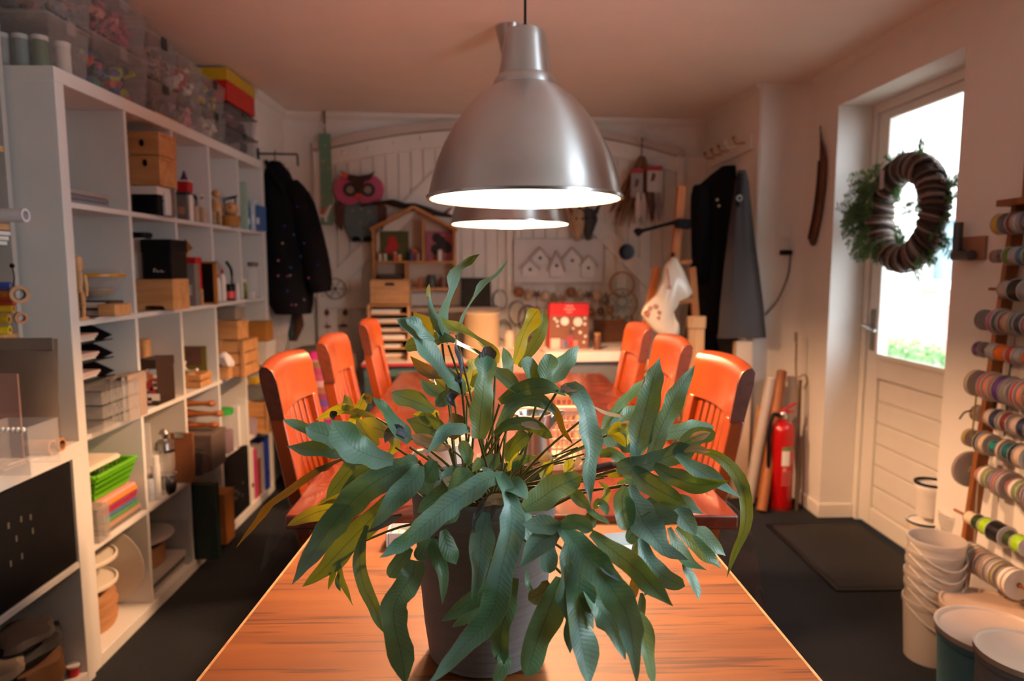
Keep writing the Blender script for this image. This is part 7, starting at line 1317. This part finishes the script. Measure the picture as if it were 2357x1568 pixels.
def lobe(q, pts, wpx, y0, y1, tip='p', roll=0, wave=1.0, slot=0):
    n = len(pts); ctl = [P(x, y, y0 + (y1 - y0) * (i / (n - 1)) ** 1.0) for i, (x, y) in enumerate(pts)]
    c = spline(ctl, NL); hw = wpx / 2 * (y0 + y1) / 2 / 1571
    ln = sum((c[i + 1] - c[i]).length for i in range(NL - 1))
    ph = random.uniform(0, 6); f1 = random.uniform(1.2, 2.4); vs = []; fs = []; prev = None
    for i, p in enumerate(c):
        t = i / (NL - 1)
        T = (c[min(i + 1, NL - 1)] - c[max(i - 1, 0)]).normalized(); vd = (p - CAM).normalized()
        D = -vd + _r * (.55 + .2 * math.sin(ph)) + V((0, 0, .25)); N0 = D - T * D.dot(T)
        S = T.cross(-N0); S = S.normalized() if S.length > 1e-4 else prev
        if prev is not None and S.dot(prev) < 0: S = -S
        prev = S.copy(); N = S.cross(T)
        if N.dot(vd) > 0: N = -N                   # towards the viewer side = upper face
        wk = 1 / max(.80, abs(N0.normalized().dot(vd)))
        a = roll + .28 * wave * math.sin(ph + t * 3.2); S2 = S * math.cos(a) + N * math.sin(a); N2 = N * math.cos(a) - S * math.sin(a)
        if tip == 'p': k = min(1, .34 + t * 2.4) * (1 if t < .5 else max(0, 1 - ((t - .5) / .5) ** 1.9))
        elif tip == 'r': k = min(1, .34 + t * 2.0) * (1 if t < .68 else math.sqrt(max(0, 1 - ((t - .68) / .32) ** 2)))
        else: k = min(1, .6 + t * 2) * (1 if t < .8 else max(0.0, 1 - ((t - .8) / .2) ** 2))
        k = max(k, .015)
        wl = 1 + .12 * wave * math.sin(ph + 2 * PI * f1 * t * ln * 12); wr = 1 + .12 * wave * math.sin(ph + 2 + 2 * PI * f1 * t * ln * 15)
        cup = .16 * math.sin(ph * 1.7 + t * 4)
        for s in (-1, -.5, 0, .5, 1):
            ww = hw * wk * k * (wl if s < 0 else wr)
            lift = hw * k * (.22 * abs(s) - .08 + cup * s * s * .6) + min(.004, hw * .3) * wave * (s * s) * math.sin(ph + t * ln * 105 + (2 if s > 0 else 0)) * k
            v = p + S2 * (ww * s) + N2 * lift
            vs.append(v); q.uv.append(((s + 1) / 2, t * ln * 8))
    for i in range(NL - 1):
        for j in range(4): fs.append((i * 5 + j, i * 5 + j + 1, (i + 1) * 5 + j + 1, (i + 1) * 5 + j))
    q.cur = slot; q._add(vs, fs)
def frond(lobes, stem=None, sy=None, root=None, sw=.0016):
    """lobes: (style, pts, width_px, Y at base, Y at tip, tip shape, roll). stem: pixel where the stalk joins the blade."""
    q = MB(); q.uv = []; used = []
    for l in lobes:
        if l[0] not in used: used.append(l[0])
    for l in lobes:
        st, pts, wp, y0, y1 = l[:5]; tp = l[5] if len(l) > 5 else 'p'; ro = l[6] if len(l) > 6 else random.uniform(-.35, .35)
        lobe(q, pts, wp, y0, y1, tp, ro, 1.0, used.index(st))
    ms = [LM[k] for k in used]
    if stem:
        e = P(*stem, sy); a = random.uniform(0, 2 * PI); r = random.uniform(.01, .045)
        s0_ = PC + V((r * math.cos(a), r * math.sin(a), .19)) if root is None else PC + V(root)
        mid = s0_.lerp(e, .5) + V((0, 0, .25 * (e - s0_).xy.length * .35))
        c = spline([s0_, mid, e], 10); n0 = len(q.v); q.cur = len(ms); q.tube(c, [sw * 1.25] * 5 + [sw] * 5, 6); q.uv += [(0.5, 0)] * (len(q.v) - n0); ms.append(STEM)
    # local coordinates of the plant
    q.v = [(p[0] - PC.x, p[1] - PC.y, p[2] - PC.z) for p in q.v]
    return ob('frond', q, ms, pt, ang=80)
F = frond
# --- upright fronds at the back and top
F([('b', [(1032, 790), (1020, 740), (1037, 669), (1047, 628), (1075, 602), (1104, 585)], 34, .95, .90, 'p', .35)], (1032, 795), .95)
F([('b', [(1050, 770), (1066, 725), (1088, 685), (1107, 656), (1140, 634), (1170, 598)], 21, .97, .95, 'p', .5)], (1050, 772), .97)
F([('b', [(1018, 790), (1012, 760), (1000, 730), (990, 700), (986, 680)], 27, .94, .95, 'p', .2), ('y', [(989, 697), (986, 675), (988, 653)], 11, .95, .95)], (1018, 792), .94)
F([('b', [(1070, 905), (1056, 886), (1018, 851), (983, 806), (954, 768), (912, 734)], 42, .86, .80, 'r', .1), ('b', [(1062, 900), (1040, 905), (1020, 918), (1002, 935)], 30, .86, .84, 'r'),
   ('b', [(1000, 785), (975, 765), (958, 748), (934, 735)], 26, .82, .80, 'r')], (1072, 910), .86)
F([('y', [(994, 775), (975, 748), (952, 718)], 32, .93, .95, 'p'), ('g', [(1108, 818), (1060, 792), (1010, 783), (965, 792), (931, 799)], 38, .92, .95, 'r', .5)], (1108, 822), .92)
F([('y', [(1144, 838), (1135, 812), (1100, 782), (1060, 762), (1030, 745), (1013, 727)], 38, .93, .92, 'p', .4)], (1140, 850), .93)
F([('o', [(1040, 895), (1012, 875), (980, 855), (944, 820)], 34, .98, 1.0, 'p'), ('o', [(1030, 892), (1005, 885), (975, 880)], 26, .98, 1.0)], (1042, 900), .97)
F([('g', [(1030, 915), (995, 900), (964, 872)], 34, .92, .92, 'p'), ('y', [(1040, 905), (1020, 890), (1000, 872)], 26, .94, .97)], (1035, 918), .92)
F([('g', [(1103, 1010), (1106, 960), (1113, 900), (1116, 850), (1113, 805)], 50, .80, .83, 's', .05), ('k', [(1115, 850), (1118, 825), (1128, 797)], 34, .828, .83, 's')], (1103, 1012), .80, (.02, -.02, .19))
F([('k', [(1062, 872), (1058, 830), (1050, 800), (1052, 770)], 20, .85, .85, 'p', .7), ('k', [(1060, 860), (1050, 890), (1035, 920), (1050, 940)], 22, .85, .84)], (1062, 880), .85)
F([('y', [(1075, 905), (1085, 880), (1090, 850), (1083, 825)], 36, .97, .98, 'r'), ('y', [(1080, 900), (1062, 880), (1050, 850)], 26, .97, .99), ('y', [(1085, 890), (1105, 870), (1112, 848)], 26, .97, .98)], (1076, 912), .96)
F([('y', [(1182, 838), (1196, 800), (1208, 765), (1224, 735), (1240, 712)], 40, .93, .93, 'r', .1), ('g', [(1196, 845), (1220, 808), (1243, 768), (1252, 740), (1250, 714)], 30, .95, .97, 'p', -.4)], (1180, 842), .93)
F([('g', [(1168, 868), (1170, 835), (1158, 800)], 30, .90, .92), ('g', [(1225, 890), (1222, 855), (1214, 820)], 42, .85, .86, 'r', .1), ('g', [(1250, 890), (1260, 850), (1268, 815)], 36, .85, .87, 'r', -.1),
   ('b', [(1260, 885), (1285, 855), (1310, 825), (1334, 796)], 36, .88, .92, 'p', .1), ('g', [(1150, 925), (1185, 905), (1230, 893), (1270, 893), (1305, 912)], 42, .84, .83, 'p', -.2), ('g', [(1195, 905), (1175, 880), (1150, 860), (1135, 840)], 36, .84, .86)], (1150, 930), .85)
F([('b', [(1290, 895), (1325, 900), (1347, 945), (1357, 994), (1360, 1045), (1355, 1100), (1359, 1165)], 48, .82, .76, 'p', .15), ('d', [(1290, 893), (1310, 893), (1330, 900)], 24, .82, .81, 'p')], (1285, 897), .83)
F([('b', [(1145, 985), (1165, 950), (1195, 926), (1235, 920), (1262, 935), (1282, 952)], 34, .84, .84, 'p', .3)], (1143, 990), .84)
F([('g', [(1138, 1000), (1170, 978), (1205, 974), (1240, 988), (1272, 1008)], 30, .82, .80, 'r', .2), ('d', [(1200, 975), (1225, 980), (1245, 990)], 18, .808, .80)], (1135, 1004), .82)
F([('g', [(1168, 1062), (1180, 1030), (1200, 1010), (1216, 999)], 30, .82, .80, 'r'), ('y', [(1170, 1085), (1178, 1050), (1195, 1015)], 34, .86, .86, 'p')], (1168, 1066), .83)
F([('o', [(1248, 908), (1278, 945), (1296, 988), (1318, 1022)], 16, .85, .84, 'p', .8)], (1240, 905), .86)
F([('b', [(1380, 1012), (1400, 975), (1430, 930), (1460, 898), (1484, 872)], 30, .94, .97, 'p', .2), ('b', [(1400, 1000), (1440, 960), (1475, 934)], 32, .94, .97, 'p')], (1376, 1018), .93)
F([('d', [(1366, 936), (1392, 950), (1420, 957), (1442, 959)], 9, .86, .86)], (1360, 950), .86)
F([('y', [(1400, 998), (1425, 985), (1448, 1000), (1444, 1026)], 26, .86, .85), ('y', [(1405, 1000), (1428, 1010), (1440, 1030)], 20, .86, .85), ('d', [(1430, 985), (1440, 975), (1456, 972)], 12, .86, .86)], (1396, 1002), .86)
F([('b', [(1372, 998), (1405, 1005), (1440, 1010), (1470, 1030)], 50, .90, .90, 'r', .2), ('g', [(1380, 1050), (1408, 1042), (1432, 1060), (1430, 1095)], 26, .86, .84), ('b', [(1385, 1035), (1415, 1050), (1440, 1078)], 26, .88, .86)], (1370, 1052), .87)
# --- the big frond on the right
F([('b', [(1420, 1080), (1490, 1068), (1554, 1045), (1602, 1034)], 46, .82, .80, 's', .1),
   ('b', [(1462, 1075), (1470, 1010), (1490, 930), (1505, 870), (1519, 822)], 52, .82, .84, 'p', .1),
   ('b', [(1494, 1066), (1516, 1000), (1545, 935), (1572, 885), (1600, 840)], 46, .82, .84, 'p', -.1),
   ('b', [(1490, 1015), (1540, 997), (1590, 988), (1644, 983)], 36, .86, .88, 'r', .1),
   ('b', [(1552, 1045), (1580, 1018), (1615, 1003), (1647, 996)], 42, .81, .80, 'r', .1), ('d', [(1590, 1014), (1612, 1002), (1636, 996)], 22, .797, .79),
   ('g', [(1598, 1038), (1640, 1045), (1680, 1072), (1708, 1120), (1718, 1170), (1712, 1225), (1690, 1275), (1673, 1330)], 27, .80, .76, 'p', .5), ('d', [(1575, 1040), (1605, 1032), (1635, 1042)], 16, .80, .79),
   ('g', [(1505, 1072), (1555, 1100), (1610, 1117), (1678, 1107)], 42, .80, .76, 'p', .25),
   ('b', [(1555, 1048), (1600, 1078), (1650, 1110), (1706, 1146)], 36, .80, .77, 'p', -.2),
   ('g', [(1455, 1078), (1490, 1112), (1535, 1138), (1580, 1162)], 52, .81, .77, 'p', .2)], (1418, 1082), .83, (.05, -.01, .19), .002)
# --- second right frond, hanging
F([('b', [(1450, 1120), (1462, 1155), (1478, 1195), (1500, 1225), (1530, 1262), (1585, 1290)], 56, .78, .72, 'p', .15),
   ('b', [(1470, 1172), (1520, 1154), (1570, 1160), (1619, 1183)], 46, .80, .79, 'p', .2), ('b', [(1470, 1200), (1510, 1194), (1562, 1186)], 40, .76, .75, 'r', .1),
   ('b', [(1555, 1172), (1580, 1200), (1602, 1232)], 44, .79, .77), ('g', [(1540, 1215), (1562, 1260), (1590, 1298), (1628, 1314)], 34, .78, .75, 'p'),
   ('g', [(1556, 1216), (1600, 1254), (1635, 1284), (1662, 1311)], 30, .79, .78), ('b', [(1590, 1214), (1628, 1242), (1670, 1280)], 34, .80, .80), ('b', [(1575, 1295), (1592, 1332), (1609, 1382)], 32, .76, .75, 's')], (1448, 1118), .80, (.05, -.03, .19))
F([('g', [(1440, 1120), (1432, 1150), (1436, 1190), (1446, 1222)], 44, .77, .75, 'r'), ('g', [(1468, 1205), (1458, 1228), (1442, 1246)], 34, .76, .75, 'r'),
   ('b', [(1472, 1235), (1490, 1285), (1525, 1325), (1577, 1350)], 42, .77, .74, 'r', .1), ('g', [(1470, 1235), (1462, 1270), (1452, 1300)], 22, .78, .78), ('g', [(1476, 1365), (1478, 1400), (1470, 1442)], 18, .76, .75, 'p'),
   ('b', [(1478, 1240), (1484, 1300), (1490, 1350), (1484, 1372)], 24, .77, .76), ('o', [(1470, 1310), (1458, 1360), (1446, 1384)], 22, .78, .77)], (1440, 1116), .79, (.05, -.04, .19))
F([('g', [(1352, 1170), (1375, 1188), (1404, 1207)], 28, .76, .74), ('g', [(1362, 1172), (1362, 1195), (1366, 1216)], 24, .76, .75, 'r'), ('g', [(1366, 1168), (1380, 1160), (1392, 1172), (1396, 1188)], 22, .76, .74), ('y', [(1372, 1168), (1392, 1150), (1394, 1125), (1378, 1108)], 18, .78, .80), ('g', [(1312, 1128), (1336, 1150), (1362, 1174)], 26, .78, .76)], (1310, 1126), .79)
F([('g', [(1440, 1095), (1455, 1110), (1490, 1120)], 20, .86, .85), ('y', [(1400, 1095), (1430, 1090), (1455, 1100)], 22, .86, .85), ('g', [(1420, 1115), (1470, 1095), (1500, 1080)], 18, .88, .88)], (1398, 1096), .86)
# --- dark strap leaf over the pot rim
F([('g', [(1205, 1172), (1240, 1150), (1282, 1122), (1340, 1096)], 60, .74, .77, 'r', .1)], (1204, 1160), .76, (.03, -.05, .19))
# --- front right frond over the pot
F([('b', [(1290, 1212), (1318, 1240), (1357, 1290), (1409, 1354), (1445, 1420), (1458, 1492), (1466, 1575)], 66, .70, .64, 'p', .1),
   ('b', [(1292, 1216), (1245, 1246), (1196, 1305)], 52, .70, .68, 'p', .2), ('b', [(1292, 1209), (1245, 1210), (1203, 1207)], 42, .70, .69, 'p'),
   ('b', [(1312, 1236), (1304, 1300), (1300, 1365), (1306, 1434)], 54, .70, .67, 'p', -.1), ('b', [(1290, 1209), (1330, 1204), (1365, 1222)], 30, .70, .68, 's'),
   ('g', [(1360, 1228), (1413, 1268), (1472, 1318), (1510, 1358), (1549, 1396)], 48, .70, .66, 'p', .2), ('k', [(1345, 1260), (1378, 1290), (1400, 1318), (1428, 1340)], 18, .69, .67)], (1288, 1207), .71, (.03, -.05, .19), .002)
F([('g', [(1290, 1330), (1264, 1404), (1234, 1486), (1213, 1560)], 60, .71, .68, 'r', .1), ('o', [(1268, 1346), (1245, 1366), (1216, 1382)], 36, .72, .71, 's')], (1292, 1320), .72, (.02, -.06, .19))
F([('b', [(1336, 1300), (1334, 1370), (1334, 1440), (1345, 1500), (1358, 1575)], 62, .69, .66, 's', .1), ('b', [(1336, 1360), (1352, 1400), (1366, 1450)], 26, .69, .68), ('b', [(1330, 1400), (1312, 1450), (1312, 1505)], 34, .69, .67),
   ('b', [(1340, 1330), (1380, 1400), (1410, 1440), (1440, 1520)], 56, .695, .66, 'p'), ('g', [(1440, 1400), (1474, 1440), (1492, 1505), (1506, 1575)], 40, .70, .68, 's')], (1336, 1295), .71, (.03, -.06, .19))
F([('b', [(1272, 1250), (1262, 1280), (1266, 1320)], 36, .73, .72, 'r'), ('g', [(1212, 1310), (1214, 1345), (1230, 1365)], 14, .73, .72)], (1272, 1245), .74)
# --- centre front frond
F([('b', [(1148, 1090), (1166, 1125), (1180, 1180), (1172, 1240), (1150, 1330), (1140, 1390), (1112, 1440), (1064, 1490), (1022, 1540), (985, 1575)], 64, .75, .64, 'p', .1),
   ('b', [(1160, 1095), (1120, 1105), (1064, 1142), (1012, 1180), (955, 1228), (910, 1261), (874, 1284)], 54, .75, .68, 'p', .15),
   ('b', [(1168, 1110), (1192, 1122), (1212, 1150)], 40, .75, .73, 'p'), ('k', [(1165, 1148), (1130, 1158), (1105, 1195), (1095, 1230)], 42, .74, .72, 's'), ('d', [(1170, 1150), (1140, 1150), (1115, 1166)], 26, .735, .73),  # the cream lobe paints a warm lamp-lit patch onto this frond
   ('b', [(1178, 1170), (1205, 1200), (1212, 1245)], 50, .74, .72, 'p'), ('b', [(1120, 1180), (1108, 1240), (1104, 1310), (1086, 1384)], 52, .73, .69, 'p', .1)], (1145, 1085), .77, (0, -.05, .19), .002)
F([('g', [(1140, 1320), (1112, 1362), (1066, 1396), (1016, 1430)], 46, .72, .69, 'p'), ('g', [(1110, 1390), (1080, 1412), (1040, 1445)], 34, .72, .70), ('g', [(1180, 1330), (1168, 1400), (1150, 1470), (1160, 1530)], 40, .73, .70, 's'), ('g', [(1154, 1500), (1160, 1530), (1138, 1572)], 38, .71, .69, 'r')], (1140, 1310), .74, (-.01, -.06, .19))
F([('g', [(1000, 1240), (1000, 1270), (1020, 1320), (1018, 1392)], 32, .76, .74), ('g', [(985, 1225), (975, 1260), (960, 1290)], 34, .77, .75, 'r'), ('g', [(1020, 1220), (1035, 1270), (1050, 1300)], 40, .75, .74)], (1000, 1220), .78)
F([('g', [(955, 1290), (950, 1325), (928, 1355), (908, 1396), (908, 1440), (924, 1509), (934, 1578)], 58, .76, .68, 's', .2)], (962, 1270), .78, (-.03, -.05, .19))
F([('g', [(946, 1262), (920, 1295), (896, 1330)], 38, .78, .77, 'r', .1)], (955, 1250), .80)
# --- left front frond, the large blue strap
F([('b', [(962, 1068), (935, 1072), (872, 1104), (812, 1152), (757, 1220), (708, 1290), (672, 1346)], 66, .80, .74, 'p', .05),
   ('g', [(900, 1140), (850, 1200), (790, 1262), (743, 1313), (696, 1351)], 54, .81, .77, 'p', .1), ('b', [(968, 1072), (955, 1100), (917, 1137), (886, 1181), (852, 1218)], 50, .79, .75, 'p', .1),
   ('g', [(845, 1210), (830, 1258), (829, 1306), (840, 1357), (862, 1397), (872, 1432), (888, 1462)], 30, .79, .74, 'p', .6), ('k', [(925, 1185), (880, 1205), (845, 1226)], 20, .79, .78)], (965, 1062), .81, (-.05, -.02, .19), .002)
F([('g', [(780, 1285), (785, 1325), (797, 1362), (813, 1396)], 15, .79, .78, 'p', .9), ('g', [(783, 1315), (776, 1340), (784, 1362)], 14, .79, .785), ('g', [(768, 1300), (766, 1325), (755, 1359)], 12, .79, .79)], (782, 1270), .80)
F([('o', [(800, 1050), (781, 1060), (722, 1090), (669, 1128), (624, 1160), (599, 1191), (571, 1226), (543, 1262)], 18, .84, .80, 'p', .7), ('o', [(765, 1070), (745, 1080), (722, 1078)], 14, .835, .83)], (815, 1046), .85, (-.06, 0, .19))
F([('y', [(800, 1155), (778, 1168), (732, 1178), (690, 1197), (661, 1211)], 38, .83, .80, 'p', .1), ('y', [(835, 1118), (805, 1132), (767, 1147), (733, 1161)], 34, .84, .82, 'p', .2), ('g', [(835, 1060), (809, 1078), (778, 1115), (750, 1150)], 42, .84, .82, 'p', .1),
   ('g', [(862, 1072), (838, 1086), (812, 1105), (785, 1130)], 34, .83, .81, 'p')], (868, 1068), .85, (-.06, -.01, .19))
# --- left frond, sideways
F([('b', [(905, 1062), (860, 1050), (815, 1030), (782, 994), (763, 968)], 66, .78, .75, 'p', .05), ('b', [(800, 1046), (760, 1038), (705, 1033), (660, 1028)], 36, .80, .78, 'p', .2), ('b', [(790, 1018), (770, 1008), (738, 997), (703, 984)], 44, .80, .78, 'r', .1),
   ('g', [(745, 992), (710, 990), (677, 977), (651, 966)], 24, .80, .78), ('b', [(850, 1065), (810, 1055), (780, 1045)], 34, .79, .78)], (912, 1064), .80, (-.06, -.01, .19))
F([('b', [(940, 1020), (926, 1000), (905, 968), (882, 940), (858, 915)], 44, .80, .80, 'p', .1), ('k', [(938, 1005), (915, 990), (895, 1000), (885, 1020)], 24, .80, .79)], (944, 1030), .81)
F([('y', [(870, 1026), (845, 1000), (819, 960)], 32, .85, .87, 'p', .1), ('y', [(905, 1010), (880, 990), (850, 985), (830, 1000)], 44, .88, .88, 'r'), ('y', [(895, 1050), (905, 1020), (890, 1000)], 30, .88, .88)], (910, 1030), .87)
F([('y', [(862, 962), (830, 950), (795, 944), (760, 950), (725, 968)], 22, .90, .92, 'p', .1), ('y', [(790, 945), (800, 930), (793, 908)], 26, .91, .92), ('y', [(816, 948), (830, 935), (838, 905)], 24, .91, .92), ('o', [(836, 915), (848, 915), (850, 930)], 16, .92, .92, 'r'), ('y', [(825, 952), (818, 965), (798, 978)], 24, .90, .90), ('k', [(775, 948), (766, 955), (770, 966)], 16, .91, .91)], (866, 963), .90)
F([('g', [(1000, 945), (965, 928), (930, 915), (902, 903)], 40, .90, .90, 'r', .1), ('y', [(1010, 950), (980, 960), (950, 955)], 34, .92, .92)], (1004, 950), .90)
F([('g', [(1030, 1010), (1000, 990), (965, 975), (935, 966)], 46, .87, .88, 'p'), ('d', [(1035, 1030), (1000, 1024), (965, 1010), (945, 1002)], 30, .84, .84), ('y', [(1010, 1005), (985, 970), (975, 945)], 36, .90, .92), ('o', [(1040, 1010), (1050, 980), (1040, 950)], 40, .88, .90)], (1034, 1026), .87)
F([('b', [(1082, 992), (1062, 985), (1028, 992), (1002, 1018), (979, 1049)], 30, .80, .77, 'p', .2)], (1090, 995), .82)
F([('g', [(1082, 1070), (1072, 1045), (1064, 1014)], 26, .80, .79, 'r'), ('g', [(1112, 1058), (1100, 1070), (1086, 1088)], 24, .80, .79)], (1084, 1076), .81)
F([('g', [(1000, 1060), (990, 1085), (975, 1110), (985, 1140)], 46, .82, .80, 'r'), ('b', [(1060, 1080), (1030, 1100), (1010, 1110)], 36, .80, .78), ('d', [(1020, 1095), (1035, 1110), (1045, 1125)], 26, .79, .78), ('g', [(1050, 1110), (1000, 1150), (960, 1180)], 46, .79, .77, 'p')], (1062, 1076), .82)
F([('g', [(1085, 1085), (1060, 1110), (1030, 1140)], 48, .78, .76), ('b', [(1110, 1075), (1125, 1090), (1120, 1115)], 40, .80, .78, 'r'), ('g', [(1060, 1150), (1030, 1180), (1010, 1210)], 50, .76, .74)], (1090, 1080), .80)
F([('y', [(1262, 1110), (1256, 1080), (1272, 1050)], 34, .86, .87), ('d', [(1240, 1060), (1262, 1050), (1280, 1056)], 20, .86, .86), ('y', [(1304, 1090), (1310, 1070), (1306, 1055)], 26, .86, .86, 's'), ('d', [(1318, 1075), (1330, 1062), (1335, 1050)], 14, .86, .86)], (1262, 1118), .86)
F([('g', [(1180, 1080), (1200, 1060), (1235, 1050)], 24, .83, .83), ('b', [(1120, 1090), (1135, 1060), (1150, 1045)], 34, .82, .82)], (1176, 1084), .83)
# bare stalks rising from the soil
for (x, y, yy) in ((1010, 1010, .84), (1180, 960, .84), (1190, 935, .85), (1330, 1030, .85), (1340, 1010, .87), (1345, 1045, .82), (1330, 1100, .79), (1080, 1000, .83), (985, 1050, .82), (1000, 1075, .82), (1120, 1010, .86), (1150, 1010, .87), (1390, 1100, .80), (1390, 1125, .78)):
    q = MB(); a = random.uniform(0, 6.28); s0_ = V((.03 * math.cos(a), .03 * math.sin(a), .19)); e = P(x, y, yy) - PC
    q.tube(spline([s0_, s0_.lerp(e, .5) + V((0, 0, .012)), e], 8), [.0017] * 4 + [.0012] * 4, 6); ob('stalk', q, STEM, pt)
settle()
